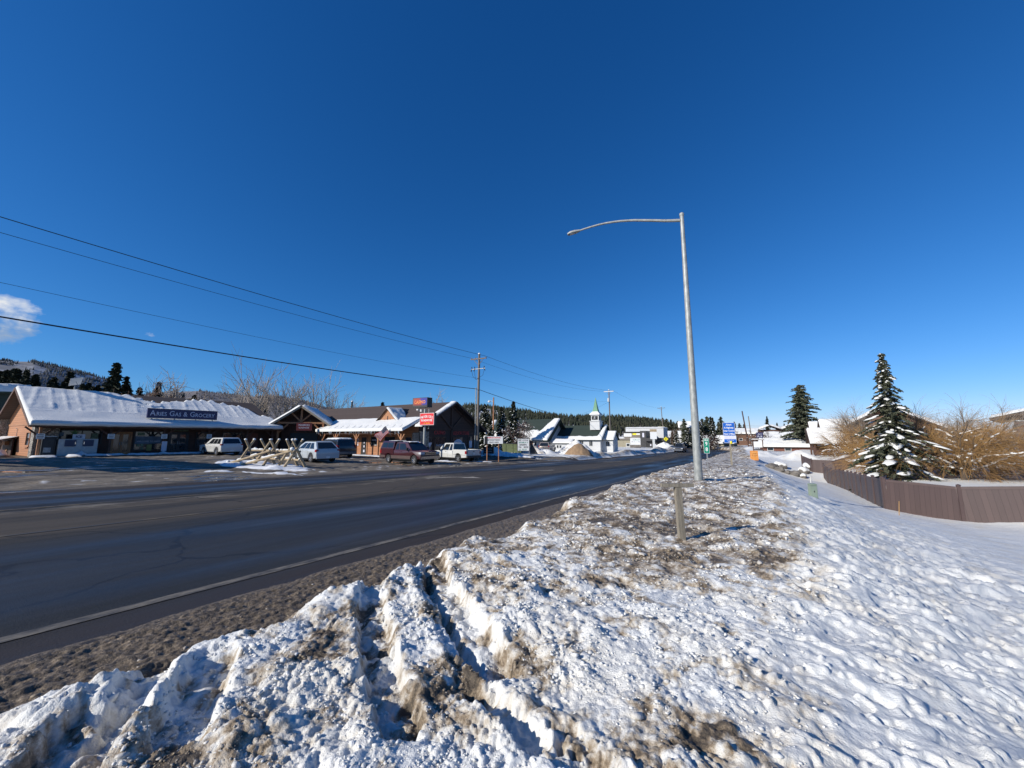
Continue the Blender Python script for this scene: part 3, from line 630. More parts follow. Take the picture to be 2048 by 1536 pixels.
for a_ in ((-27.4, 14.0, 5.6, 1.9, .13, -.10, .18), (-23.6, 9.9, .9, .40, .08, .4), (-20.8, 11.2, 2.6, .22, .05, .2), (-23.5, 13.0, 2.2, .22, .05, .1), (-49.0, 9.9, 1.4, .5, .26, 0), (-48.8, 11.7, .7, 1.5, .25, 0), (-48.7, 14.2, .6, 1.4, .22, 0), (-48.6, 17.4, .6, 1.7, .24, 0), (-48.9, 8.2, .7, .8, .22, 0), (-55, 5.6, 4.0, 1.3, .5, .1), (-46, 26.6, 1.6, .5, .14, .2),
           (-38, 29.9, 7.5, .55, .15, 0), (-29.5, 38, .8, 5.5, .18, 0), (-26.4, 44.5, 3.2, 1.6, .3, .3), (-30, 47.5, 4, 1.6, .35, 0), (-47, 20.5, .8, .6, .12, 0), (-25.6, 30.8, 1.2, .4, .1, .2), (-23.4, 33.4, 1.6, .35, .08, .2)):
    k, h = islands(*a_); sn = np.maximum(sn, k); lz += h
snow_mask = np.clip(sn + np.clip(slush - .38, 0, 1) * .75 * (.6 + .7 * fbm(fx_, fy_, .5, 3, 108)) , 0, 1)
lz -= (1 - edge_w) * .06
idx = np.arange(LX.size).reshape(LX.shape); F = np.stack([idx[:-1, :-1], idx[:-1, 1:], idx[1:, 1:], idx[1:, :-1]], -1).reshape(-1, 4)
ccx, ccy = fx_[F].mean(1), fy_[F].mean(1); F = F[ccx < xl(ccy) - .32]
m, t, bs = new_mat('slushy_lot')
s_a = attr(t, 'snow'); mu = attr(t, 'slush'); lo_ = attr(t, 'low'); v = objcoord(t); f1 = noise(t, v, 2.5, 6, .65); f2 = noise(t, v, 12, 4, .6)
asp = mixc(t, f1, (.042, .039, .035), (.105, .09, .073))
c = mixc(t, ramp(t, M_(t, 'ADD', mu, M_(t, 'MULTIPLY', M_(t, 'SUBTRACT', f2, .5), .5)), .08, .5), asp, mixc(t, f2, (.105, .085, .062), (.26, .225, .18)))
c = mixc(t, ramp(t, M_(t, 'ADD', s_a, M_(t, 'MULTIPLY', M_(t, 'SUBTRACT', f1, .5), .35)), .35, .6), c, (.68, .69, .70))
t.links.new(c, bs.inputs['Base Color'])
wet = M_(t, 'MULTIPLY', lo_, M_(t, 'SUBTRACT', 1.0, s_a)); t.links.new(M_(t, 'SUBTRACT', .80, M_(t, 'MULTIPLY', wet, .74)), bs.inputs['Roughness']); t.links.new(M_(t, 'ADD', .12, M_(t, 'MULTIPLY', wet, .4)), bs.inputs['Specular IOR Level'])
nb = _n(t, 'ShaderNodeBump'); nb.inputs['Distance'].default_value = .02; t.links.new(M_(t, 'SUBTRACT', .5, M_(t, 'MULTIPLY', wet, .49)), nb.inputs['Strength']); t.links.new(f2, nb.inputs['Height']); t.links.new(nb.outputs[0], bs.inputs['Normal'])
V = np.stack([fx_, fy_, lz], -1); used, F = compact(V, F)
me = np_mesh('parking_lot', V[used], F, m, True)
for nm, ar in (('snow', snow_mask), ('slush', slush), ('low', low)):
    a = me.attributes.new(nm, 'FLOAT', 'POINT'); a.data.foreach_set('value', ar[used].astype(np.float32))
tag(link('parking_lot', me), 'slushy wet parking lot in front of the shops', kind='structure')
_lz = lz.reshape(LX.shape)
def lotz(x, y):
    j = int(np.clip(np.searchsorted(lx, x), 0, len(lx) - 1)); i = int(np.clip(np.searchsorted(ly, y), 0, len(ly) - 1)); return float(_lz[i, j])
# ================================================================ vehicles
def arc(cx, cz, r, n=9):   # wheel arch from rear to front (over the top), x increasing
    return [(cx - r * math.cos(math.pi * k / (n - 1)), cz + r * math.sin(math.pi * k / (n - 1))) for k in range(n)]
def inset(poly, d):
    n = len(poly); outp = []
    area = sum(poly[i][0] * poly[(i + 1) % n][1] - poly[(i + 1) % n][0] * poly[i][1] for i in range(n)); sg = 1 if area > 0 else -1
    for i in range(n):
        p, q, r_ = Vector(poly[i - 1]), Vector(poly[i]), Vector(poly[(i + 1) % n])
        a = (q - p); b_ = (r_ - q)
        na = Vector((-a.y, a.x)).normalized() if a.length > 1e-6 else Vector((0, 0)); nb_ = Vector((-b_.y, b_.x)).normalized() if b_.length > 1e-6 else Vector((0, 0))
        m_ = (na + nb_); m_ = m_.normalized() if m_.length > 1e-6 else na
        outp.append((q.x + m_.x * d * sg, q.y + m_.y * d * sg))
    return outp
def body_loft(mb, poly, W, edge=.07):
    sl = [(-W / 2, inset(poly, edge * .8)), (-W / 2 + edge * .35, inset(poly, edge * .25)), (-W / 2 + edge, poly), (W / 2 - edge, poly), (W / 2 - edge * .35, inset(poly, edge * .25)), (W / 2, inset(poly, edge * .8))]
    base = len(mb.v); n = len(poly)
    for y, p in sl: mb.v += [(a, y, b) for a, b in p]
    for i in range(len(sl) - 1):
        for k in range(n):
            k2 = (k + 1) % n; mb.f.append((base + i * n + k, base + i * n + k2, base + (i + 1) * n + k2, base + (i + 1) * n + k))
    mb.f.append(tuple(base + k for k in range(n))); mb.f.append(tuple(base + (len(sl) - 1) * n + k for k in range(n))[::-1])
def wheel(parent, x, y, r, wd, side, rimmat, spokes=5):
    mb = MB(); s = side
    mb.lathe([(r * .60, -wd / 2), (r * .9, -wd / 2), (r, -wd * .36), (r, wd * .36), (r * .9, wd / 2), (r * .62, wd / 2), (r * .60, wd * .2), (r * .60, -wd / 2)], 26, axis='y')
    wh = mb.build('wheel', K['tyre'], parent, (x, y, r), None, 40)
    rb = MB(); o = s * wd * .36
    rb.lathe([(r * .61, o + s * .01), (r * .55, o - s * .015), (r * .52, o - s * .09), (.001, o - s * .10)], 26, axis='y')
    rb.lathe([(.001, o + s * .012), (r * .14, o + s * .01), (r * .16, o - s * .08)], 14, axis='y')
    for k in range(spokes):
        a = 2 * math.pi * k / spokes + .3; c, sn_ = math.cos(a), math.sin(a)
        rb.beam((r * .12 * c, o - s * .02, r * .12 * sn_), (r * .57 * c, o - s * .01, r * .57 * sn_), .04, r * .19, up=(0, 1, 0))
    rb.build('rim', rimmat, wh)
    return wh
def vehicle(name, label, cat, x, y, head, spec, z=None, group=None):
    """spec: dict; local x forward, y left"""
    t = thing(name, label, cat, (x, y, lotz(x, y) if z is None else z), head, group)
    W, wb, xr_, r = spec['W'], spec['wb'], spec['xr'], spec['r']; pm = spec['paint']; zb = spec['belt']
    xf_ = xr_ + wb
    top = spec['top']                                    # list from rear bottom, over the top, to the front bottom
    zc = spec.get('sill', .33)
    poly = list(top) + [(xf_ + r * 1.16, zc)] + arc(xf_, r * .98, r * 1.16)[::-1][1:-1] + [(xf_ - r * 1.16, zc), (xr_ + r * 1.16, zc)] + arc(xr_, r * .98, r * 1.16)[::-1][1:-1] + [(xr_ - r * 1.16, zc)]
    mb = MB(); body_loft(mb, poly, W, spec.get('edge', .07)); body = mb.build('body', pm, t, smooth=38)
    # dark underbody and sills
    mb = MB(); mb.bb(xr_ - .2, xf_ + .2, -W / 2 + .28, W / 2 - .28, .2, .55); mb.bb(xr_ + r * 1.2, xf_ - r * 1.2, -W / 2 + .05, W / 2 - .05, zc - .07, zc + .0)
    mb.build('underbody', K['black'], t)
    cl_ = spec.get('clad')
    for s in (-1, 1):
        for cx in (xr_, xf_):
            wheel(t, cx, s * (W / 2 - spec.get('tw', .24) / 2 - .015), r, spec.get('tw', .24), s, spec.get('rim', K['alloy']), spec.get('spokes', 5))
            if cl_:
                a = arc(cx, r * .98, r * 1.17, 11); a2 = arc(cx, r * .98, r * 1.36, 11); m_ = MB()
                for k in range(10): m_.poly([(a[k][0], s * (W / 2 + .004), a[k][1]), (a[k + 1][0], s * (W / 2 + .004), a[k + 1][1]), (a2[k + 1][0], s * (W / 2 + .004), a2[k + 1][1]), (a2[k][0], s * (W / 2 + .004), a2[k][1])])
                m_.build('wheel_arch', cl_, t)
    for gi, gh in enumerate(spec['cabins']):
        (b0, b1, t0, t1, z0_, z1_, wb_, wt_) = gh['f']; gm = gh.get('mat', pm)
        def Y(z_, o=0): return (wb_ + (wt_ - wb_) * (z_ - z0_) / (z1_ - z0_)) + o
        mb = MB(); zr1 = z1_ - .05; fm_ = ((z1_ - z0_) / 2) / (zr1 - z0_)
        ring = [(b0, b1, z0_, wb_), (b0 + (t0 - b0) * fm_, b1 + (t1 - b1) * fm_, (z0_ + z1_) / 2, (wb_ + wt_) / 2 + .012), (t0, t1, zr1, wt_ + .01), (t0 + .10, t1 - .12, z1_, wt_ - .10)]
        bs0 = len(mb.v)
        for (x0, x1, zz_, yy_) in ring: mb.v += [(x0, -yy_, zz_), (x1, -yy_, zz_), (x1, yy_, zz_), (x0, yy_, zz_)]
        for i in range(3):
            for k in range(4): mb.f.append((bs0 + i * 4 + k, bs0 + i * 4 + (k + 1) % 4, bs0 + (i + 1) * 4 + (k + 1) % 4, bs0 + (i + 1) * 4 + k))
        mb.f.append(tuple(bs0 + 12 + k for k in range(4)))
        cabin = mb.build(gh.get('name', 'cabin'), gm, t, smooth=30)
        def xa(z_): return b0 + (t0 - b0) * (z_ - z0_) / (zr1 - z0_)
        def xb(z_): return b1 + (t1 - b1) * (z_ - z0_) / (zr1 - z0_)
        zl_, zh_ = z0_ + .05, z1_ - .13
        for s in (-1, 1):
            for (xa0, xa1) in gh['side']:               # each side window; fractions along the belt and roof
                xl0 = xa(zl_) + (xb(zl_) - xa(zl_)) * xa0; xl1 = xa(zl_) + (xb(zl_) - xa(zl_)) * xa1
                xh0 = xa(zh_) + (xb(zh_) - xa(zh_)) * (xa0 + .01); xh1 = xa(zh_) + (xb(zh_) - xa(zh_)) * (xa1 - .01)
                zm = (zl_ + zh_) / 2
                P = [(xl0, s * Y(zl_, .022), zl_), (xl1, s * Y(zl_, .022), zl_), ((xl1 + xh1) / 2 , s * Y(zm, .028), zm), (xh1, s * Y(zh_, .024), zh_), (xh0, s * Y(zh_, .024), zh_), ((xl0 + xh0) / 2, s * Y(zm, .028), zm)]
                m_ = MB(); m_.poly(P); m_.build('side_window', K['carglass'], t)
        def cross_pane(nm, xfun, sgn, fr):
            z_a, z_b = z0_ + (z1_ - z0_) * fr[0], z0_ + (z1_ - z0_) * fr[1]; m_ = MB()
            m_.poly([(xfun(z_a) + sgn * .012, -Y(z_a, -.10), z_a), (xfun(z_a) + sgn * .012, Y(z_a, -.10), z_a), (xfun(z_b) + sgn * .012, Y(z_b, -.12), z_b), (xfun(z_b) + sgn * .012, -Y(z_b, -.12), z_b)])
            m_.build(nm, K['carglass'], t)
        if gh.get('wind', True): cross_pane('windscreen', xb, 1, (.06, .88))
        if gh.get('back', True): cross_pane('rear_window', xa, -1, gh.get('backf', (.08, .86)))
    xe, xn = spec['tail'], spec['nose']; lz0, lz1 = spec['lampz']
    for s in (-1, 1):
        m_ = MB(); m_.bb(xe - .012, xe + .22, s * (W / 2 - .20), s * (W / 2 + .008), lz0, lz1); m_.build('tail_lamp', K['red_lens'], t, bevel=.008)
        m_ = MB(); m_.bb(xn - .28, xn + .012, s * (W / 2 - .40), s * (W / 2 + .006), spec['headz'][0], spec['headz'][1]); m_.build('headlamp', K['lens'], t, bevel=.008)
        m_ = MB(); mx_ = spec['mirror']; m_.box((mx_, s * (W / 2 + .10), zb + .10), (.13, .20, .15 if not spec.get('bigm') else .26)); m_.build('mirror', spec.get('mirmat', pm), t, bevel=.02)
        for hx in spec['handles']:
            m_ = MB(); m_.bb(hx - .09, hx + .09, s * (W / 2 - .01), s * (W / 2 + .025), zb - .13, zb - .10); m_.build('door_handle', spec.get('hmat', pm), t)
        for dx in spec['seams']:
            m_ = MB(); m_.bb(dx - .007, dx + .007, s * (W / 2 - .02), s * (W / 2 + .0025), zc + .08, zb - .03); m_.build('door_seam', K['black'], t)
    bm_ = spec.get('bumper', pm); bz = spec.get('bz', (.36, .62))
    m_ = MB(); m_.bb(xe - spec.get('bo', .06), xe + .1, -W / 2 + .04, W / 2 - .04, *bz); m_.build('rear_bumper', bm_, t, bevel=.02)
    m_ = MB(); m_.bb(xn - .1, xn + spec.get('bo', .06), -W / 2 + .03, W / 2 - .03, *bz); m_.build('front_bumper', bm_, t, bevel=.02)
    m_ = MB(); m_.bb(xn - .05, xn + .02, -W / 2 + .42, W / 2 - .42, spec['headz'][0] - .06, spec['headz'][1] + .02); gr_ = m_.build('grille', K['black'], t)
    m_ = MB()
    for k in (0, 1): m_.bb(xn + .021, xn + .03, -W / 2 + .44, W / 2 - .44, spec['headz'][0] + k * .12 - .02, spec['headz'][0] + k * .12 + .02)
    m_.build('grille_bar', K['chrome'], gr_)
    m_ = MB(); m_.bb(xe - .075, xe - .062, -.15, .15, bz[0] + .02 + spec.get('plate', 0), bz[0] + .17 + spec.get('plate', 0)); m_.build('number_plate', K['sign_white'], t)
    return t
def head(x, y): return math.atan2(y, x)
P_white = mat('white_car_paint', (.56, .56, .53), .3, var=.06, vs_=.8, coat=.6)
P_silver = mat('silver_white_car_paint', (.44, .48, .50), .3, var=.08, vs_=.8, coat=.6)
P_dark = mat('dark_car_paint', (.018, .02, .026), .3, var=.2, coat=.7)
P_maroon = mat('maroon_car_paint', (.048, .005, .009), .35, col2=(.036, .006, .009), vs_=1.1, coat=.5)
P_maroon_low = mat('road_grimed_lower_paint', (.075, .045, .04), .6, var=.25, vs_=2)
P_brown = mat('grey_brown_car_paint', (.19, .165, .15), .35, .3, var=.15, coat=.5)
P_grey = mat('dark_grey_car_paint', (.06, .065, .07), .35, .2, var=.15, coat=.5)
K['grime'] = mat('grimy_bumper', (.16, .155, .15), .6, var=.3)
JEEP = dict(W=1.94, wb=2.91, xr=-1.42, r=.385, paint=P_white, belt=1.10, tail=-2.36, nose=2.36, lampz=(.98, 1.12), headz=(.80, .96), mirror=.78, handles=(-.62, .35), seams=(-.95, -.05, .95), bumper=P_white, hmat=P_white, mirmat=K['black'],
    top=[(-2.36, .40), (-2.40, .62), (-2.38, .95), (-2.34, 1.12), (1.02, 1.10), (1.5, 1.06), (2.18, .98), (2.36, .86), (2.42, .62), (2.38, .40)],
    cabins=[dict(f=(-2.33, 1.20, -2.02, .28, 1.09, 1.74, .90, .70), side=((.10, .30), (.33, .55), (.58, .84)), backf=(.10, .80))])
EDGE = dict(W=1.93, wb=2.82, xr=-1.40, r=.375, paint=P_silver, belt=1.08, tail=-2.32, nose=2.36, lampz=(.86, 1.06), headz=(.78, .94), mirror=.85, handles=(-.6, .4), seams=(-.9, 0, .98), mirmat=P_silver, bz=(.34, .60),
    top=[(-2.30, .36), (-2.36, .6), (-2.34, .9), (-2.28, 1.12), (1.05, 1.06), (1.6, 1.02), (2.2, .90), (2.36, .74), (2.40, .55), (2.34, .36)],
    cabins=[dict(f=(-2.30, 1.35, -1.62, .25, 1.07, 1.70, .90, .66), side=((.13, .33), (.36, .58), (.61, .86)), backf=(.08, .86))])
BIGSUV = dict(W=2.0, wb=2.95, xr=-1.5, r=.40, paint=P_dark, belt=1.16, tail=-2.5, nose=2.5, lampz=(.95, 1.25), headz=(.85, 1.02), mirror=.85, handles=(-.7, .35), seams=(-1.0, -.05, .98), bumper=K['grime'], bo=.12, mirmat=K['black'],
    top=[(-2.46, .42), (-2.5, .66), (-2.5, 1.0), (-2.46, 1.18), (1.1, 1.16), (1.7, 1.13), (2.36, 1.06), (2.48, .92), (2.52, .62), (2.46, .42)],
    cabins=[dict(f=(-2.44, 1.35, -2.22, .45, 1.15, 1.86, .95, .78), side=((.08, .30), (.33, .55), (.58, .86)), backf=(.10, .84))])
VAN = dict(W=1.95, wb=2.95, xr=-1.45, r=.345, paint=P_brown, belt=1.02, tail=-2.4, nose=2.5, lampz=(.92, 1.15), headz=(.68, .84), mirror=1.05, handles=(-.5, .6), seams=(-.85, .2, 1.15), bz=(.32, .60),
    top=[(-2.38, .34), (-2.42, .6), (-2.4, .9), (-2.36, 1.04), (1.4, 1.0), (1.9, .94), (2.36, .78), (2.5, .6), (2.46, .34)],
    cabins=[dict(f=(-2.36, 1.75, -2.05, .55, 1.02, 1.74, .92, .74), side=((.06, .28), (.31, .54), (.57, .82)), backf=(.08, .82))])
vehicle('sport_utility_car', 'white five-door car with dark rear window parked nose-in at the grocery', 'car', -45.6, 19.3, head(-1, .02), JEEP)
e = vehicle('crossover_car', 'silvery white crossover with red tail lamp parked behind the log rail fence', 'car', -31.0, 20.0, head(-.99, .13), EDGE)
for s_ in (-.6, .6): m_ = MB(); m_.bb(-1.5, .1, s_ - .02, s_ + .02, 1.69, 1.75); m_.build('roof_rail', K['black'], e)
sv = vehicle('large_utility_car', 'dark car with snow-covered roof parked beyond the silvery crossover', 'car', -36.0, 25.4, head(-.99, .15), BIGSUV)
def snow_slab(name, parent, x0, x1, y0, y1, z, h, seed, nx=28, ny=18, hole=0):
    xs = np.linspace(x0, x1, nx); ys = np.linspace(y0, y1, ny); GXs, GYs = np.meshgrid(xs, ys); a = GXs.ravel(); b_ = GYs.ravel()
    e_ = np.minimum(np.minimum((a - x0), (x1 - a)), np.minimum(b_ - y0, y1 - b_)); hh = h * ss(e_ / (h * 1.5) + .05) * (1 + .3 * pn(a, b_, .6, seed)) + .12 * h * pn(a, b_, .2, seed + 1)
    if hole: hh = hh - h * 1.3 * ss((pn(a, b_, .8, seed + 2) - (1 - hole)) / .2)
    V_ = np.stack([a, b_, z + hh - .01], -1); i_ = np.arange(nx * ny).reshape(ny, nx)
    return link(name, np_mesh(name, V_, np.stack([i_[:-1, :-1], i_[:-1, 1:], i_[1:, 1:], i_[1:, :-1]], -1).reshape(-1, 4), K['snow'], True), parent)
snow_slab('roof_snow', sv, -2.2, .42, -.80, .80, 1.80, .17, 201)
def pickup(name, label, x, y, hd, paint, L, wb, xr_, cab_b0, r=.39, H=1.90, z=None, canopy=None, rim=None, belt=1.16, big=False, group=None, low=None, hmat=None, bump_=None, ext=True):
    W = 2.02; xn = xr_ + wb + .93; xe = xn - L; bed = belt + .02
    floor_ = .80
    spec = dict(W=W, wb=wb, xr=xr_, r=r, paint=paint, belt=belt, tail=xe, nose=xn, lampz=(.85, 1.15), headz=(.86, 1.04), mirror=cab_b0 + (2.05 if ext else 1.75), handles=((cab_b0 + 1.1,) if ext else (cab_b0 + .5,)), seams=((cab_b0 + .03, cab_b0 + .85, cab_b0 + 2.1) if ext else (cab_b0 + .03, cab_b0 + 1.6)), bumper=bump_ or K['chrome'], bo=.14, bz=(.46, .68), sill=.42, bigm=True, mirmat=K['black'], hmat=hmat or K['black'], rim=rim or K['alloy'], tw=.27, plate=.3,
        top=[(xe, .48), (xe - .01, .7), (xe, floor_), (cab_b0 - .02, floor_), (cab_b0, belt), (cab_b0 + (2.42 if ext else 2.1), belt), (xn - .35, belt - .05), (xn - .02, belt - .16), (xn + .03, .75), (xn, .48)],
        cabins=[dict(f=(cab_b0 + .02, cab_b0 + (2.46 if ext else 2.1), cab_b0 + .14, cab_b0 + (1.62 if ext else 1.3), belt - .01, H, .94, .74), side=((.05, .25), (.31, .76)) if ext else ((.10, .75),), backf=(.12, .84))])
    t = vehicle(name, label, 'pickup truck', x, y, hd, spec, z, group)
    m_ = MB()
    for s in (-1, 1):
        m_.bb(xe + .02, cab_b0 - .03, s * (W / 2 - .09), s * (W / 2 - .005), floor_ - .02, bed + .10)
    m_.bb(cab_b0 - .09, cab_b0 - .03, -W / 2 + .09, W / 2 - .09, floor_ - .02, bed + .08)
    m_.build('bed_wall', paint, t, bevel=.015)
    m_ = MB(); m_.bb(xe - .012, xe + .05, -W / 2 + .05, W / 2 - .05, .70, bed + .10); tg = m_.build('tailgate', paint if not canopy else paint, t, bevel=.015)
    m_ = MB(); m_.bb(xe - .022, xe - .012, -.12, .12, bed - .12, bed - .05); m_.build('handle', K['black'], tg)
    if low:
        for s_ in (-1, 1):
            m_ = MB(); m_.bb(xr_ + r * 1.2, xr_ + wb - r * 1.2, s_ * (W / 2 - .01), s_ * (W / 2 + .004), .44, .70); m_.build('lower_panel', low, t)
            m_ = MB(); m_.bb(xe + .05, xr_ - r * 1.2, s_ * (W / 2 - .01), s_ * (W / 2 + .004), .50, .70); m_.build('lower_panel', low, t)
    if canopy:
        b0, b1, z1 = xe + .04, cab_b0 - .01, canopy
        m_ = MB(); P = [(b0, bed + .09, 1.0), (b0 + .18, z1 - .07, .86), (b0 + .26, z1, .74)]; Q = [(b1, bed + .09, 1.0), (b1, z1 - .05, .86), (b1, z1 + .02, .74)]
        bs0 = 0
        for a_ in (P, Q):
            m_.v += [(p[0], -p[2], p[1]) for p in a_] + [(p[0], p[2], p[1]) for p in a_[::-1]]
        n6 = 6
        for k in range(5): m_.f.append((k, k + 1, n6 + k + 1, n6 + k))
        m_.f += [tuple(range(6)), tuple(range(11, 5, -1))]
        cn_ = m_.build('canopy_shell', paint, t, smooth=35)
        for s in (-1, 1):
            m_ = MB(); za, zb_ = bed + .17, z1 - .13
            for (f0, f1) in ((.08, .50), (.53, .93)):
                xs0 = b0 + (b1 - b0) * f0; xs1 = b0 + (b1 - b0) * f1
                def yy_(z_): return s * (1.0 + (.86 - 1.0) * (z_ - bed - .09) / (z1 - .07 - bed - .09) + .012)
                m_.poly([(xs0 + (.06 if f0 < .2 else 0), yy_(za), za), (xs1, yy_(za), za), (xs1, yy_(zb_), zb_), (xs0 + (.18 if f0 < .2 else 0), yy_(zb_), zb_)])
            m_.build('canopy_window', K['carglass'], cn_)
    return t
mt = pickup('pickup_truck', 'maroon pickup with matching canopy shell over its bed, facing the road', -25.1, 25.2, head(.99, -.13), P_maroon, 5.75, 3.58, -1.85, -1.05, H=1.86, canopy=1.93, low=P_maroon_low, hmat=P_maroon, r=.38)
snow_slab('roof_snow', mt, -.75, .7, -.6, .6, 1.855, .05, 211, hole=.75); snow_slab('canopy_snow', mt, -2.5, -1.2, -.55, .55, 1.93, .05, 214, hole=.8)
pickup('pickup_truck', 'white pickup with open bed parked at the dark gable of the roadhouse', -26.6, 33.2, head(-.98, .19), P_white, 5.65, 3.45, -1.75, -.9, r=.41, H=1.95, rim=K['steel'], bump_=K['dark'], group=None)
vehicle('minivan', 'grey-brown minivan parked beside the ploughed snow near the white hall', 'van', -29.6, 63.2, head(-.17, .985), VAN, z=gz(-29.6, 63.2) + .03)
pickup('pickup_truck', 'dark grey pickup driving towards the camera far up the road', -12.1, 99.0, head(-.04, -1), P_grey, 5.9, 3.7, -1.85, -.9, r=.43, H=2.05, belt=1.28, z=road_z(-12.1, 99) , bump_=K['chrome'])
for o_ in [c for c in bpy.data.objects if c.name.startswith('lower_panel')]: pass

def scribble(parent, c, w_, h_, m, seed, axis='y', d=-1, tilt=None, n=None):
    """a line of lettering too small to read: uneven upright marks grouped like words"""
    rr3 = random.Random(seed); mb = MB(); x = -w_ / 2
    while x < w_ / 2 - h_ * .3:
        if rr3.random() < .16: x += h_ * .6; continue
        q = h_ * rr3.uniform(.35, .6); k = rr3.random(); hh = h_ * rr3.uniform(.8, 1)
        def bar(a0, a1, b0, b1):
            if axis == 'y': mb.bb(c[0] + a0, c[0] + a1, c[1], c[1] + d * .004, c[2] + b0, c[2] + b1)
            else: mb.bb(c[0], c[0] + d * .004, c[1] + a0, c[1] + a1, c[2] + b0, c[2] + b1)
        t_ = h_ * .17; bar(x, x + t_, -hh / 2, hh / 2)
        if k > .3: bar(x + t_, x + q, hh / 2 - t_, hh / 2)
        if k < .7: bar(x + t_, x + q, -hh / 2, -hh / 2 + t_)
        if k > .5: bar(x + q - t_, x + q, -hh / 2 + t_, hh / 2 - t_)
        x += q + h_ * .18
    return mb.build('lettering', m, parent, None, tilt)
# ================================================================ street furniture on the near side
bx, by = -1.40, 16.2; bz_ = sz(bx, by) - .15
lp = thing('street_lamp', 'tall galvanised street lamp with a long curved arm over the road', 'street lamp', (bx, by, bz_))
HP = 10.75
m_ = MB(); m_.tube([(0, 0, 0), (0, 0, HP * .5), (0, 0, HP)], [.15, .115, .075], 20); m_.build('pole', K['galv'], lp, smooth=50)
m_ = MB(); m_.lathe([(.001, .0), (.09, .0), (.09, .10), (.04, .14), (.001, .14)], 14, (0, 0, HP)); m_.lathe([(.15, .10), (.205, .12), (.205, .15), (.15, .17)], 16); m_.build('pole_cap', K['galv'], lp)
# arm reaches out over the road, square to it
A0 = Vector((-.05, -.02, HP - .13)); arm = []
for k in range(15):
    s = k / 14; arm.append((A0.x - 4.16 * s, A0.y - .59 * s, A0.z + float(np.interp(s, [0, .12, .25, .45, .6, .75, .9, 1], [-.06, .03, .17, .37, .46, .49, .44, .38]))))
m_ = MB(); m_.tube(arm, [.062 - .026 * k / 14 for k in range(15)], 12); m_.tube([(.0, 0, HP - .28), (-.22, -.03, HP - .10)], .03, 8); m_.build('arm', K['galv'], lp, smooth=50)
e_ = Vector(arm[-1]); dr = (Vector(arm[-1]) - Vector(arm[-3])).normalized()
hd_ = MB(); Mx = dr.to_track_quat('X', 'Z').to_matrix()
prof = [(0, .04), (.08, .07), (.22, .11), (.42, .12), (.54, .09), (.58, .04)]
for s_ in (1,):
    base = 0
    for (d, wd) in prof:
        hh = .045 if d < .2 else (.06 if d < .5 else .03)
        for (yy_, zz_) in ((-wd, -.03), (-wd * .8, hh), (wd * .8, hh), (wd, -.03)): hd_.v.append(tuple(e_ + Mx @ Vector((d - .05, yy_, zz_))))
    for i in range(len(prof) - 1):
        for k in range(4): hd_.f.append((i * 4 + k, i * 4 + (k + 1) % 4, (i + 1) * 4 + (k + 1) % 4, (i + 1) * 4 + k))
    hd_.f += [(0, 1, 2, 3), tuple(range(len(prof) * 4 - 1, len(prof) * 4 - 5, -1))]
hd_.build('lamp_head', K['galv'], lp, smooth=40)
m_ = MB(); m_.box(e_ + Mx @ Vector((.32, 0, -.035)), (.24, .16, .03), M=Mx); m_.build('lens', K['lens'], lp, bevel=.015)
m_ = MB(); m_.lathe([(.001, 0), (.30, .0), (.26, .10), (.17, .16), (.001, .16)], 9, (.02, .02, .02)); m_.build('rubble_collar', K['rock'], lp)
# T-shaped timber post in the foreground
px_, py_ = -.83, 6.42; gp = sz(px_, py_) - .12
tp = thing('timber_post', 'weathered timber post with a crossbar standing in the dirty snow', 'post', (px_, py_, gp), R(29.5))
m_ = MB(); m_.bb(-.046, .046, -.045, .045, 0, .86); m_.build('post', K['post_wood'], tp, rot=(0, R(-1.6), 0), bevel=.004)
m_ = MB(); m_.bb(-.27, .21, -.044, .044, .862, .915); m_.build('crossbar', K['post_wood'], tp, bevel=.004)
m_ = MB(); m_.box((.205, -.0, .888), (.012, .06, .035)); m_.build('bar_end', K['dark_timber'], tp)
# mile marker
px_, py_ = -1.42, 21.6; gp = sz(px_, py_)
mm_ = thing('mile_marker', 'green mile marker sign reading MILE 98 on a steel post', 'road sign', (px_, py_, gp - .3), R(6)); mm_.scale = (.80, 1, 1)
m_ = MB(); m_.bb(-.03, .03, -.012, .03, 0, 1.8); m_.build('post', K['steel'], mm_)
def plate(mb, w_, h_, x, y, z, r=.03, th_=.006, n=4):
    P = []
    for (cx, cz, a0) in ((w_ / 2 - r, h_ / 2 - r, 0), (-w_ / 2 + r, h_ / 2 - r, 90), (-w_ / 2 + r, -h_ / 2 + r, 180), (w_ / 2 - r, -h_ / 2 + r, 270)):
        for k in range(n + 1): a = R(a0 + 90 * k / n); P.append((x + cx + r * math.cos(a), z + cz + r * math.sin(a)))
    return mb.prism(P, y - th_, y, 'y')
zc = 1.62
m_ = MB(); plate(m_, .32, .74, 0, -.015, zc); m_.build('sign_border', K['sign_white'], mm_)
m_ = MB(); plate(m_, .29, .71, 0, -.0225, zc, .022, .003); m_.build('sign_face', K['green_sign'], mm_)
text('MILE', .105, K['sign_white'], mm_, (0, -.0265, zc + .275), bold=.003, ext=.001); text('9', .26, K['sign_white'], mm_, (0, -.0265, zc + .09), bold=.006, ext=.001); text('8', .26, K['sign_white'], mm_, (0, -.0265, zc - .18), bold=.006, ext=.001)
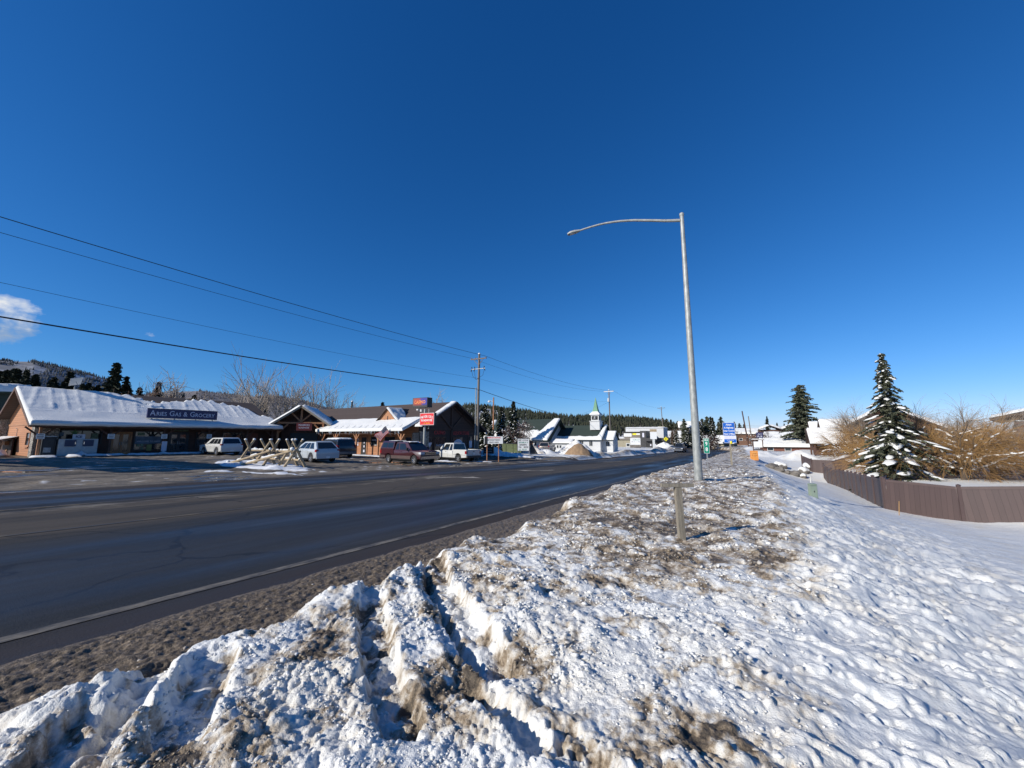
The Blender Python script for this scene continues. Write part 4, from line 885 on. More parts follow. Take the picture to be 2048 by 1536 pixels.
# adopt a highway
px_, py_ = -.60, 33.0; gp = sz(px_, py_)
ad = thing('highway_sign', 'blue Adopt A Highway sign with a sponsor plate on a timber post', 'road sign', (px_, py_, gp - .3), R(4)); ad.scale = (.87, 1, 1)
m_ = MB(); m_.bb(-.05, .09, -.0, .12, 0, 2.3); m_.build('post', K['post_wood'], ad)
zc = 2.92
m_ = MB(); plate(m_, .90, .98, 0, -.012, zc, .05); m_.build('sign_border', K['sign_white'], ad)
m_ = MB(); plate(m_, .865, .945, 0, -.019, zc, .04, .003); m_.build('sign_face', K['blue_sign'], ad)
for i, (s_, q) in enumerate((('Adopt', .19), ('A Highway', .185), ('Litter Control', .165), ('Next 2 Miles', .175))): text(s_, q, K['sign_white'], ad, (0, -.024, zc + .335 - .23 * i), bold=.004, ext=.001, sx=.86)
m_ = MB(); plate(m_, .92, .50, .04, -.012, zc - .755, .05); m_.build('sponsor_border', K['sign_white'], ad)
m_ = MB(); plate(m_, .885, .25, .04, -.019, zc - .86, .03, .003); m_.build('sponsor_face', K['blue_sign'], ad)
m_ = MB(); plate(m_, .86, .20, .04, -.019, zc - .62, .02, .003); m_.build('sponsor_band', K['silver_letter'], ad)
scribble(ad, (.04, -.023, zc - .81), .55, .06, K['sign_white'], 1); scribble(ad, (.04, -.023, zc - .92), .35, .06, K['sign_white'], 2)
m_ = MB(); m_.lathe([(.001, 0), (.07, .0), (.075, .05), (.075, .16), (.05, .2), (.001, .2)], 12, (.10, -.06, 1.85)); m_.build('yellow_reflector', K['yellow'], ad)
# orange sandwich sign
px_, py_ = 1.55, 59.5; gp = gz(px_, py_)
og = thing('sandwich_board', 'orange sandwich board sign standing on the snow by the driveway', 'sign', (px_, py_, sz(px_, py_) - .04), R(5))
for s_ in (-1, 1):
    m_ = MB(); Mx = Matrix.Rotation(s_ * R(12), 3, 'X'); m_.box((0, s_ * .17, .62), (.86, .03, 1.24), M=Mx); pn_ = m_.build('panel', K['orange'], og)
    m_ = MB(); m_.box((0, s_ * .17 + s_ * .02, .62 - .52), (.80, .02, .12), M=Mx); m_.build('base_board', K['sign_white'], pn_)
POL = mat('pale_orange_letter', (.72, .42, .16), .6)
for i in range(3): scribble(og, (0, -.40 + .05 * i + .03, 1.0 - .24 * i), .62, .13, POL, 5 + i)
# utility pedestal, stake, pipe stub
px_, py_ = 2.27, 18.6; gp = gz(px_, py_)
pd = thing('utility_pedestal', 'pale green utility pedestal poking out of the snow before the fence', 'pedestal', (px_, py_, gp - .1), R(20))
m_ = MB(); m_.bb(-.115, .115, -.10, .10, 0, .56); m_.build('cabinet', K['ped_green'], pd, bevel=.012)
m_ = MB(); m_.bb(-.125, .125, -.11, .11, .562, .63); m_.build('lid', K['ped_green'], pd, bevel=.02)
m_ = MB(); m_.bb(-.012, .012, -.11, -.101, .32, .38); m_.build('lock', K['black'], pd)
px_, py_ = 6.55, 26.6; gp = gz(px_, py_)
stk = MB(); stk.tube([(0, 0, -.1), (.05, .0, .42), (.075, .0, .68)], [.018, .016, .014], 6); o_ = stk.build('marker_stake', K['willow'], None, (px_, py_, gp)); tag(o_, 'thin wooden stake leaning in the snow before the brown fence', 'stake')
px_, py_ = 5.9, 49.0; gp = gz(px_, py_)
stk = MB(); stk.tube([(0, 0, -.1), (0, 0, .62)], .05, 10); o_ = stk.build('marker_pipe', K['white'], None, (px_, py_, gp)); tag(o_, 'short white pipe standing in the snow by the far fence end', 'pipe')

# ================================================================ brown vinyl fence
def fence(label, pts, H=1.72, bay=2.4, tops=None):
    t = thing('privacy_fence', label, 'fence', (pts[0][0], pts[0][1], 0))
    ox, oy = pts[0][0], pts[0][1]
    # walk the line at bay spacing
    P = [Vector((p[0], p[1])) for p in pts]; Ls = [(P[i + 1] - P[i]).length for i in range(len(P) - 1)]; tot = sum(Ls); nb_ = max(1, round(tot / bay))
    def along(d):
        for i, l in enumerate(Ls):
            if d <= l or i == len(Ls) - 1: return P[i] + (P[i + 1] - P[i]) * (d / l)
            d -= l
    nodes = [along(tot * k / nb_) for k in range(nb_ + 1)]
    hz = [gz(n_.x, n_.y) - .12 for n_ in nodes]
    for n_, z in zip(nodes, hz):
        m_ = MB(); m_.bb(-.065, .065, -.065, .065, 0, H + .10); m_.lathe([(.105, H + .10), (.10, H + .13), (.001, H + .17)], 4)
        m_.build('fence_post', K['fence_post'], t, (n_.x - ox, n_.y - oy, z), bevel=0)
    for a, b_, za, zb_ in zip(nodes[:-1], nodes[1:], hz[:-1], hz[1:]):
        d = b_ - a; L_ = d.length; an = math.atan2(d.y, d.x); sl = math.atan2(zb_ - za, L_)
        m_ = MB(); m_.bb(.06, L_ - .06, -.02, .02, .04, H - .10); o_ = m_.build('fence_panel', K['fence'], t, (a.x - ox, a.y - oy, za), (0, -sl, an))
        m_ = MB(); m_.bb(.06, L_ - .06, -.038, .038, H - .10, H + .03); m_.build('top_rail', K['fence_post'], o_); m_ = MB(); m_.bb(.06, L_ - .06, -.036, .036, .0, .12); m_.build('bottom_rail', K['fence_post'], o_)
    return t
fence('long brown board fence running along the snowy field to its corner', [(8.3, 58.0), (8.2, 50), (7.9, 44), (7.4, 38), (7.0, 33.5), (6.8, 29.7)])
fence('brown board fence facing the camera across the snowy yard', [(6.84, 29.62), (8.6, 28.1), (11.6, 26.9), (15.4, 25.6), (20.4, 24.6)], bay=2.9)
fence('far piece of brown board fence behind the gap beside the boulders', [(6.9, 63.2), (7.6, 60.6), (9.4, 59.9), (13, 60.4), (17.5, 60.9)], H=1.6)
# boulders
random.seed(5)
def rock(x, y, sx, sy, szz, seed, label, snow=True, group=None):
    import bmesh
    bm = bmesh.new(); bmesh.ops.create_icosphere(bm, subdivisions=3, radius=1); rr2 = random.Random(seed)
    off = Vector((rr2.uniform(0, 50), rr2.uniform(0, 50), rr2.uniform(0, 50)))
    from mathutils import noise as mn
    for v_ in bm.verts:
        k = 1 + .30 * mn.noise(v_.co * 1.3 + off) + .12 * mn.noise(v_.co * 3 + off); v_.co = Vector((v_.co.x * sx, v_.co.y * sy, v_.co.z * szz)) * k
    me_ = bpy.data.meshes.new('boulder'); bm.to_mesh(me_); 
    me_.materials.append(K['rock'])
    z = gz(x, y) + szz * .35
    t = thing('boulder', label, 'boulder', (x, y, z), 0, group); link('stone', me_, t, None, (0, 0, rr2.uniform(0, 3)))
    if snow:
        for v_ in bm.verts:
            kk = v_.co.z / szz; v_.co.z += .10 if kk > .25 else -.06
            if kk <= .25: v_.co.x *= .9; v_.co.y *= .9
        m2 = bpy.data.meshes.new('snow_cap'); bm.to_mesh(m2); m2.materials.append(K['snow']); m2.polygons.foreach_set('use_smooth', np.ones(len(m2.polygons), bool)); link('snow_cap', m2, t, (0, 0, .05), t.children[0].rotation_euler if t.children else None)
    bm.free(); return t
for i, (x, y, s_, sn_, lb_) in enumerate(((3.3, 58.2, .75, False, 'leftmost grey boulder at the foot of the driveway bank'), (4.0, 57.6, .62, False, 'round pale boulder second from the left below the driveway'), (4.75, 57.3, .5, False, 'small square boulder in the middle of the driveway bank'), (5.45, 57.2, .68, False, 'broad boulder right of the small square one'), (6.2, 56.9, .45, True, 'small snow-capped boulder near the fence end'), (4.3, 60.4, .8, True, 'flat snow-topped boulder highest on the driveway bank'), (6.6, 59.6, .7, True, 'dark boulder half under snow right of the bank'), (7.4, 62.0, .8, True, 'dark boulder beside the far fence piece'), (9.6, 64.0, .8, True, 'snowy boulder behind the far fence'), (11.8, 64.6, .7, False, 'low rounded boulder furthest right above the far fence'))):
    rock(x, y, s_, s_ * .8, s_ * .62, 50 + i, lb_, sn_)
# ================================================================ log rail fence on the snow island
bk = thing('log_rail_fence', 'snow-topped buck and rail fence of peeled logs on the parking lot', 'fence', (-26.5, 14.4, lotz(-26.5, 14.4) - .06))
def buck(x, y, ax, h=1.75, sp=.62):
    """an X of two logs; ax = unit direction across the fence"""
    for s_ in (-1, 1):
        lean = .12 * random.uniform(-1, 1)
        p0 = Vector((x + ax[0] * sp * s_ + lean, y + ax[1] * sp * s_, -.05)); p1 = Vector((x - ax[0] * sp * .42 * s_ - lean, y - ax[1] * sp * .42 * s_, h))
        m_ = MB(); m_.tube([p0, (p0 + p1) / 2, p1], [.088, .08, .072], 9); lg = m_.build('buck_log', K['log'], bk, smooth=50)
        m_ = MB(); q = p1 + Vector((0, 0, .03)); k_ = random.uniform(.65, 1.0); m_.lathe([(.001, -.07 * k_), (.085 * k_, -.06 * k_), (.105 * k_, .0), (.07 * k_, .05 * k_), (.001, .07 * k_)], 9, q); m_.build('snow_cap', K['snow'], lg, smooth=60)
def rail(p0, p1, r=.075, snow=True):
    p0, p1 = Vector(p0), Vector(p1); m_ = MB(); m_.tube([p0, (p0 + p1) / 2 + Vector((0, 0, -.02)), p1], [r, r * .95, r * .85], 9); rl = m_.build('rail', K['log'], bk, smooth=50)
    if snow:
        for k in range(random.randint(2, 4)):
            f0 = random.uniform(0, .7); f1 = f0 + random.uniform(.1, .28); a, b_ = p0.lerp(p1, f0), p0.lerp(p1, f1); m_ = MB()
            up = Vector((0, 0, r * .9)); m_.tube([a + up, a.lerp(b_, .2) + up, a.lerp(b_, .8) + up, b_ + up], [.02, .06, .065, .02], 7); m_.build('snow_cap', K['snow'], rl, smooth=60)
random.seed(8)
row = [(-2.75, -.35), (-1.35, .05), (.05, -.15), (1.4, .1), (2.65, -.2)]
for (x, y) in row: buck(x, y, (.25, .97), 1.72, .62)
for a, b_ in zip(row[:-1], row[1:]):
    rail((a[0] - .25, a[1] + .05, 1.00), (b_[0] + .25, b_[1] + .1, 1.00)); rail((a[0] - .2, a[1] + .28, .48), (b_[0] + .2, b_[1] + .30, .45))
rail((-3.35, -1.25, .12), (.15, -.45, 1.02), .085); rail((-1.1, -1.5, .12), (2.75, -.5, 1.08), .085)
for (x, y, z) in ((-3.35, -1.25, .25), (-1.1, -1.5, .28), (.15, -.45, 1.14), (2.7, -.5, 1.18), (-2.4, -.1, 1.12)):
    m_ = MB(); q_ = random.uniform(.10, .15); m_.lathe([(.001, -q_ * .8), (q_ * .8, -q_ * .6), (q_, 0), (q_ * .7, q_ * .65), (.001, q_ * .8)], 10, (x, y, z)); m_.build('snow_lump', K['snow'], bk, smooth=60)
# ================================================================ utility poles and wires
def upole(label, x, y, zb, H, arms, transformer=False, conduit=False, lean=0.0, group='utility poles along the far side of the road'):
    t = thing('utility_pole', label, 'utility pole', (x, y, zb), 0, group); t.rotation_euler = (0, R(lean), 0)
    m_ = MB(); m_.tube([(0, 0, -.3), (0, 0, H * .5), (0, 0, H)], [.175, .145, .115], 14); m_.build('pole', K['pole_wood'], t, smooth=50)
    m_ = MB(); m_.lathe([(.001, -.02), (.14, .0), (.15, .05), (.08, .14), (.001, .16)], 10, (0, 0, H)); m_.build('snow_cap', K['snow'], t, smooth=60)
    for (za, la, sn_) in arms:
        m_ = MB(); m_.bb(-la / 2, la / 2, -.16, -.06, za - .06, za + .06); ca_ = m_.build('crossarm', K['pole_wood'] if not sn_ else K['white'], t)
        if sn_: m_ = MB(); m_.bb(-la / 2, la / 2, -.17, -.05, za + .06, za + .12); m_.build('snow_strip', K['snow'], ca_, bevel=.02)
        m_ = MB(); m_.beam((-la * .3, -.11, za - .05), (-.02, -.11, za - .75), .04, .04); m_.beam((la * .3, -.11, za - .05), (.02, -.11, za - .75), .04, .04); m_.build('brace', K['pole_wood'], t)
        for xx in (-la * .46, -la * .2, la * .46):
            m_ = MB(); m_.lathe([(.015, 0), (.05, .03), (.03, .07), (.06, .10), (.02, .16), (.001, .17)], 8, (xx, -.11, za + .06)); m_.build('insulator', K['steel'], t)
    if transformer:
        m_ = MB(); m_.lathe([(.001, -.5), (.21, -.48), (.23, -.4), (.23, .35), (.16, .42), (.001, .45)], 14, (-.05, -.38, H - 2.3)); m_.build('transformer', K['white'], t, smooth=40)
    if conduit:
        m_ = MB(); m_.tube([(-.22, -.18, 0), (-.22, -.18, H * .55), (-.24, -.18, H * .68)], .055, 8); m_.build('conduit', K['galv'], t)
        m_ = MB(); m_.bb(-1.0, .95, -.13, -.07, H - 1.75, H - 1.68); m_.build('equipment_arm', K['galv'], t)
        for (xa_, sg) in ((-.95, -1), (-.55, -1), (.8, 1)):
            m_ = MB(); m_.tube([(xa_, -.1, H - 1.45), (xa_ + sg * -.05, -.1, H - 1.7), (xa_ + sg * .12, -.1, H - 1.95)], .05, 6); m_.tube([(xa_, -.1, H - 1.9), (xa_ * .8, -.14, H - 2.5), (-.25, -.18, H - 2.95)], .018, 5); m_.build('cutout_switch', K['cable'], t)
        m_ = MB(); m_.lathe([(.16, 0), (.16, .08)], 12, (0, 0, 2.2)); m_.lathe([(.16, 0), (.16, .05)], 12, (0, 0, 2.05)); m_.build('band', K['sign_white'], t)
    return t
def zland(x, y): return gz(x, y)
P1 = (-25.3, 35.6); P2 = (-25.2, 87.5); P3 = (-23.4, 149)
upole('nearest utility pole with switches and a conduit behind the white pickup', P1[0], P1[1], zland(*P1), 12.1, [(11.55, 2.2, False)], conduit=True, lean=.6)
upole('utility pole with a snowy crossarm and transformer right of the church steeple', P2[0], P2[1], zland(*P2), 13.6, [(13.25, 2.3, True)], transformer=True)
upole('third utility pole leaning beside the yellow warning sign', P3[0], P3[1], -2.4, 14.8, [(14.3, 2.6, False), (10.2, 1.6, False)], lean=-1.6)
def wire(label, p0, p1, sag, r, m=None, n=28, group=None):
    p0, p1 = Vector(p0), Vector(p1); pts = []
    for k in range(n + 1):
        s_ = k / n; p = p0.lerp(p1, s_); p.z -= sag * 4 * s_ * (1 - s_); pts.append(p)
    mid = p0.copy(); mb = MB(); mb.tube([q - mid for q in pts], r, 5)
    o_ = mb.build('power_line', m or K['wire'], None, mid, smooth=60); return tag(o_, label, 'power line', group)
z1b = zland(*P1); z2b = zland(*P2)
P0 = (-25.9, -16.0)
wire('uppermost power line from the left edge to the nearest pole', (P0[0] + 1.0, P0[1], 10.7), (P1[0] + 1.0, P1[1], z1b + 11.8), .55, .020)
wire('second power line below the uppermost one, left of the nearest pole', (P0[0] - .9, P0[1], 10.8), (P1[0] - 1.0, P1[1], z1b + 11.75), .6, .013)
wire('thin third power line down from the left, above the thick cable', (P0[0], P0[1], 8.4), (P1[0], P1[1] - .12, z1b + 9.3), .55, .009)
wire('thick black communication cable from the left edge to the nearest pole', (P0[0], P0[1], 6.9), (P1[0], P1[1] - .2, z1b + 8.05), .55, .034, K['cable'])
wire('upper power line between the nearest pole and the steeple-side pole', (P1[0] + 1.0, P1[1], z1b + 11.8), (P2[0] + 1.0, P2[1], z2b + 13.4), .8, .016)
wire('lower power line between the nearest pole and the steeple-side pole', (P1[0] - 1.0, P1[1], z1b + 11.75), (P2[0] - 1.0, P2[1], z2b + 13.4), .9, .012)
wire('thin line mid-height right of the nearest pole', (P1[0], P1[1], z1b + 9.3), (P2[0], P2[1], z2b + 11.0), .8, .010)
wire('thick cable sloping down right of the nearest pole towards the church', (P1[0], P1[1], z1b + 8.05), (-27.2, 90.5, 4.55), .7, .030, K['cable'])
wire('thin line from the steeple-side pole to the leaning third pole', (P2[0] + 1, P2[1], z2b + 13.4), (P3[0] + 1, P3[1], 11.9), 1.2, .014)
wire('service line from the steeple-side pole down to the white hall', (P2[0], P2[1], z2b + 11.0), (-33.5, 73.8, 5.2), .9, .014)
wire('far line crossing the sky between the slanted poles and the pine', (-9, 135, 5.6), (24, 128, 4.6), .6, .02)
def bare_pole(label, x, y, z, H, r, lean, m=None):
    mb = MB(); mb.tube([(0, 0, -.3), (0, 0, H)], [r, r * .7], 10); o_ = mb.build('wooden_pole', m or K['pole_wood'], None, (x, y, z), (0, R(lean), 0)); return tag(o_, label, 'pole')
bare_pole('dark slanted pole standing right of the blue highway sign', 2.2, 120, -1.7, 10.1, .2, -5.6, K['dark_timber'])
bare_pole('grey pole just right of the dark slanted pole', 3.2, 128, -1.7, 9.0, .16, -3.0)
sl = thing('yard_light', 'tall yard light pole standing before the snowy spruces by the white hall', 'lamp post', (-28.5, 43.8, gz(-28.5, 43.8)))
m_ = MB(); m_.tube([(0, 0, 0), (0, 0, 7.9)], [.12, .085], 10); m_.build('pole', K['cedar_trim'], sl)
m_ = MB(); m_.tube([(0, 0, 7.3), (-.35, -.1, 7.45), (-.55, -.15, 7.42)], .03, 6); m_.build('bracket', K['white'], sl)
m_ = MB(); m_.lathe([(.001, 0), (.18, .02), (.2, .14), (.1, .26), (.001, .3)], 10, (-.6, -.17, 7.22)); m_.build('lamp_head', K['sign_white'], sl)
# ================================================================ buildings
def roof_snow(parent, O, Ud, Lu, Vd, Lv, fn, res=.14, name='roof_snow', m=None):
    """snow lying on a roof slope: O corner, Ud/Vd unit vectors along the eave and up the slope; fn(u,v)-> thickness (negative = bare)"""
    O, Ud, Vd = Vector(O), Vector(Ud).normalized(), Vector(Vd).normalized(); N = Ud.cross(Vd).normalized()
    if N.z < 0: N = -N
    nu, nv = max(8, int(Lu / res)), max(8, int(Lv / res)); uu, vv = np.meshgrid(np.linspace(0, Lu, nu), np.linspace(0, Lv, nv)); uu, vv = uu.ravel(), vv.ravel()
    h = fn(uu, vv); e = np.minimum.reduce([uu, Lu - uu, vv + .0, Lv - vv]); h = np.where(e < 1e-6, -.03, h); h = np.maximum(h, -.03)
    pts = np.array(O)[None] + uu[:, None] * np.array(Ud) + vv[:, None] * np.array(Vd) + h[:, None] * np.array(N)
    i = np.arange(nu * nv).reshape(nv, nu); F = np.stack([i[:-1, :-1], i[:-1, 1:], i[1:, 1:], i[1:, :-1]], -1).reshape(-1, 4)
    F = F[(h[F] > -.029).any(1)]
    return link(name, np_mesh(name, pts, F, m or K['snow'], True), parent)
def even(t_, seed, edge=.25, lo=0.0):
    def f(u, v): return t_ * (1 + .25 * pn(u, v, 1.6, seed) + .12 * pn(u, v, .4, seed + 1)) - lo
    return f
def slab(parent, name, m, pts4, th_, up=True):
    """roof slab from 4 corners (counter-clockwise seen from above), thickness downward"""
    P = [Vector(p) for p in pts4]; n = (P[1] - P[0]).cross(P[3] - P[0]).normalized()
    if n.z < 0: n = -n
    mb = MB(); mb.add([*P, *[p - n * th_ for p in P]], [(0, 1, 2, 3), (7, 6, 5, 4), (0, 4, 5, 1), (1, 5, 6, 2), (2, 6, 7, 3), (3, 7, 4, 0)]); return mb.build(name, m, parent)
def window(parent, c, w_, h_, face, frame=None, name='window', sill=None, pane=None, mull=0, fw=.09):
    """window centred at c on a wall; face: '+x','-x','+y','-y' (outward direction)"""
    mb = MB(); x, y, z = c; ax = face[1]; sg = 1 if face[0] == '+' else -1
    def bx(a0, a1, z0, z1, d0, d1):
        if ax == 'x': mb.bb(x + sg * d0, x + sg * d1, y + a0, y + a1, z0, z1)
        else: mb.bb(x + a0, x + a1, y + sg * d0, y + sg * d1, z0, z1)
    bx(-w_ / 2, -w_ / 2 + fw, z - h_ / 2, z + h_ / 2, -.02, .06); bx(w_ / 2 - fw, w_ / 2, z - h_ / 2, z + h_ / 2, -.02, .06)
    bx(-w_ / 2 + fw, w_ / 2 - fw, z + h_ / 2 - fw, z + h_ / 2, -.02, .058); bx(-w_ / 2 + fw, w_ / 2 - fw, z - h_ / 2, z - h_ / 2 + fw, -.02, .058)
    for k in range(mull): q = -w_ / 2 + w_ * (k + 1) / (mull + 1); bx(q - .03, q + .03, z - h_ / 2 + fw, z + h_ / 2 - fw, -.02, .05)
    fr = mb.build(name, frame or K['dark_timber'], parent)
    mb = MB(); bx(-w_ / 2 + fw, w_ / 2 - fw, z - h_ / 2 + fw, z + h_ / 2 - fw, -.01, .012); mb.build('pane', pane or K['glass'], fr)
    return fr
def poster(parent, c, w_, h_, face, m, name='poster', lines=0, lm=None):
    mb = MB(); x, y, z = c; sg = 1 if face[0] == '+' else -1
    if face[1] == 'x': mb.bb(x, x + sg * .012, y - w_ / 2, y + w_ / 2, z - h_ / 2, z + h_ / 2)
    else: mb.bb(x - w_ / 2, x + w_ / 2, y, y + sg * .012, z - h_ / 2, z + h_ / 2)
    return mb.build(name, m, parent)
TX = (R(90), 0, R(90))    # text facing +x
TY = (R(90), 0, 0)        # text facing -y
M_poster_b = mat('pale_blue_poster', (.10, .16, .22), .6, col2=(.05, .08, .12), vs_=2.5); M_poster_g = mat('faded_green_poster', (.16, .22, .13), .6, var=.5, vs_=4); M_poster_y = mat('faded_yellow_poster', (.28, .26, .08), .6, var=.4, vs_=5)
M_pp = mat('reflecting_shop_glass', (.012, .018, .022), .06, col2=(.05, .065, .07), vs_=2.2, st=(1, 1, 2.5), spec=.8)
# ---------------------------------------------------------------- grocery store
st = thing('store_building', 'long low timber grocery store with snow sliding down its roof', 'shop', (-51.0, 8.0, -.14))
L = 19.2; sl = .4375
mb = MB(); zf0 = 2.7 + sl * 2
mb.prism([(-13, 0), (0, 0), (0, zf0 - .12), (-6, 6.2 - .16), (-13, 2.7 + sl * 1 - .12)], 0, .25, 'y'); gw = mb.build('gable_wall', K['cedar'], st)
mb = MB(); mb.bb(-.25, 0, .25, L, 0, zf0 - .1); mb.build('front_wall', K['cedar_dark'], st); mb = MB(); mb.bb(-13, -12.75, .25, L, 0, 3); mb.build('back_wall', K['cedar_dark'], st)
mb = MB(); mb.bb(0, 2.6, .0, L, -.25, .02); mb.build('walkway', K['steel'], st)
y0, y1 = -.75, L + .1
rf = slab(st, 'roof', K['shingle'], [(2, y0, 2.7), (2, y1, 2.7), (-6, y1, 6.2), (-6, y0, 6.2)], .14)
slab(st, 'roof', K['shingle'], [(-14, y0, 2.7), (-6, y0, 6.2), (-6, y1, 6.2), (-14, y1, 2.7)], .14)
mb = MB(); mb.bb(1.98, 2.05, y0, y1, 2.46, 2.68); mb.build('fascia', K['dark_timber'], st)
mb = MB(); mb.beam((2.0, y0 - .03, 2.58), (-6, y0 - .03, 6.08), .05, .26); mb.beam((-6, y0 - .03, 6.08), (-14, y0 - .03, 2.58), .05, .26); mb.build('barge_board', K['dark_timber'], st)
mb = MB(); mb.beam((-1.2, -.03, 3.6), (-6, -.03, 5.7), .05, .16); mb.bb(-12.5, -.2, -.04, 0, 2.72, 2.9); mb.build('trim', K['cedar_trim'], st)
mb = MB(); mb.bb(-.62, .42, -.22, .42, 0, 2.95); mb.build('stone_pillar', K['stone'], st)
mb = MB(); mb.bb(-12.9, -12.0, -.55, 0, 0, 3.4); mb.build('stone_chimney_base', K['stone'], st)
mb = MB(); mb.bb(.0, .3, .42, 1.2, 0, 2.6); mb.build('stone_facing', K['stone'], st)
Vd = Vector((-8, 0, 3.5)); Lv = Vd.length; Ly = y1 - y0
def store_snow(u, v):
    f = v / Lv
    rib = np.abs(((u * 1.02 - v * .12 + .55 * pn(u, v * .25, 3.1, 301) + .06 * pn(u, v, .5, 306)) % 1.0) - .5) * 2           # slid furrows down the slope
    h = .24 + .05 * pn(u, v, 2.0, 302)
    h += np.where(f > .34, -.04 + (.03 + .035 * pn(u, v, 1.7, 307)) * ss((rib - .55) / .4) + .018 * pn(u, v, .6, 308), .02) * ss((f - .28) / .08)
    h += .10 * ss((.16 - f) / .16)
    bare = ss((u - 6.2) / 2.0) * ss((f - (.93 - .17 * ss((u - 7.2) / 2) + .18 * np.exp(-((u - 14) / 2.6) ** 2) - .35 * ss((u - 17.8) / 1.4)) + .10 * (rib - .5) + .05 * pn(u, v, .8, 303)) / .05)
    gap = .75 * ss((pn(u * .8, v * 1.1, .75, 304) - .18) / .25) * ss((u - 7) / 1.5) * ss((10.8 - u) / 2) * ss((f - .52) / .15)
    return h - .5 * bare - .5 * gap - .16 * ss((rib * -1 + .1) / .3) * 0
roof_snow(st, (2.16, y0 - .05, 2.63), (0, 1, 0), Ly, Vd, Lv + .15, store_snow, .11)
roof_snow(st, (-14, y0, 2.7), (0, 1, 0), Ly, (8, 0, 3.5), Lv, even(.25, 310), .5)
# hanging snow lip at the eave
mb = MB(); random.seed(3); ypts = np.arange(y0, y1, .45)
mb.tube([(2.12 + .05 * random.random(), y, 2.74 + .05 * random.random()) for y in ypts], [.15 + .05 * random.random() for _ in ypts], 8); mb.build('eave_snow', K['snow'], st, smooth=60)
# posts with Y braces
for y in (-.05, 4.1, 7.9, 11.7, 15.5, 18.3):
    mb = MB(); mb.bb(1.36, 1.52, y - .08, y + .08, .02, 2.55); po = mb.build('porch_post', K['cedar_trim'] if y < 0 else K['dark_timber'], st)
    mb = MB(); mb.beam((1.44, y - .08, 1.75), (1.44, y - .85, 2.5), .1, .12); mb.beam((1.44, y + .08, 1.75), (1.44, y + .85, 2.5), .1, .12); mb.build('brace', K['dark_timber'], po)
mb = MB(); mb.bb(1.34, 1.54, 0, L, 2.40, 2.56); mb.build('porch_beam', K['dark_timber'], st)
for y in (-.05, 4.1, 7.9, 11.7):
    s_ = poster(st, (1.53, y + .02, 1.72), .46, .44, '+x', K['sign_white'], 'notice_sign')
    for k in range(3): mb = MB(); mb.bb(1.543, 1.546, y - .15, y + .19, 1.56 + .13 * k, 1.61 + .13 * k); mb.build('text_line', K['dark'], s_)
# doors and windows along the front
def dbl_door(y0_, y1_, fm, gm):
    mb = MB(); zt = 2.15; w_ = (y1_ - y0_)
    mb.bb(0, .08, y0_, y0_ + .12, .02, zt); mb.bb(0, .08, y1_ - .12, y1_, .02, zt); mb.bb(0, .08, y0_ + .12, y1_ - .12, zt - .12, zt); d = mb.build('door_frame', fm, st)
    for k in (0, 1):
        a = y0_ + .12 + k * (w_ - .24) / 2; b_ = a + (w_ - .24) / 2
        mb = MB(); mb.bb(0, .06, a + .005, a + .12, .03, zt - .13); mb.bb(0, .06, b_ - .12, b_ - .005, .03, zt - .13); mb.bb(0, .058, a + .12, b_ - .12, zt - .25, zt - .13); mb.bb(0, .058, a + .12, b_ - .12, .03, .3); dl = mb.build('door', fm, st)
        mb = MB(); mb.bb(0, .02, a + .12, b_ - .12, .3, zt - .25); mb.build('pane', gm, dl)
        mb = MB(); yh = b_ - .07 if k == 0 else a + .07; mb.bb(.06, .1, yh - .015, yh + .015, .9, 1.2); mb.build('handle', K['steel'], dl)
dbl_door(4.45, 5.95, K['cedar_trim'], K['glass']); dbl_door(8.75, 10.45, K['dark'], M_pp)
for (a, b_, z0_, z1_, mu) in ((6.1, 8.35, .35, 2.25, 1), (11.1, 12.5, .5, 2.2, 0), (13.6, 15.6, 1.0, 2.2, 1), (1.3, 3.9, 1.0, 2.3, 1)):
    window(st, (0, (a + b_) / 2, (z0_ + z1_) / 2), b_ - a, z1_ - z0_, '+x', K['dark'], pane=M_pp if z0_ < .9 else K['glass'], mull=mu)
mb = MB(); mb.bb(0, .05, 16.1, 17.4, .05, 2.1); mb.build('red_brown_panel', K['red_barn'], st)
wp = poster(st, (.065, 7.2, 1.36), 2.0, .72, '+x', M_poster_b, 'window_banner'); text('WELCOME TO ARIES', .19, K['silver_letter'], wp, (.080, 7.2, 1.22), TX, ext=.001)
for (y, z, a, b_, m_) in ((6.45, .86, .2, .26, M_poster_g), (6.75, .86, .2, .26, M_poster_g), (6.75, .55, .24, .2, M_poster_g), (7.3, .62, .4, .6, M_poster_y), (6.6, 1.95, .5, .3, M_poster_g)): poster(st, (.065, y, z), a, b_, '+x', m_)
poster(st, (1.53, 8.0, .75), .42, .95, '+x', K['silver_letter'], 'banner')
mb = MB(); P = []
for k in range(10): rr0 = .34 if k % 2 == 0 else .14; P.append((2.15 + rr0 * math.sin(k * math.pi / 5), 2.05 + rr0 * math.cos(k * math.pi / 5)))
mb.prism(P, .07, .09, 'x'); mb.build('green_star', mat('star_green', (.10, .22, .08), .6), st)
fb = mat('beer_sign', (.12, .08, .08), .6, var=.5, vs_=6)
poster(st, (.07, 1.25, 1.9), .5, .35, '+x', M_poster_b); poster(st, (.07, 3.4, 1.75), .45, .5, '+x', M_poster_g)
poster(st, (.09, 9.6, 2.36), 1.5, .22, '+x', M_poster_g, 'door_sign')
window(st, (-2.75, 0, 1.5), 1.5, 1.35, '-y', K['cedar_trim'], pane=K['glass'], fw=.14)
mb = MB(); mb.bb(-3.6, -1.9, -.14, -.06, .74, .82); mb.build('sill', K['cedar_trim'], st)
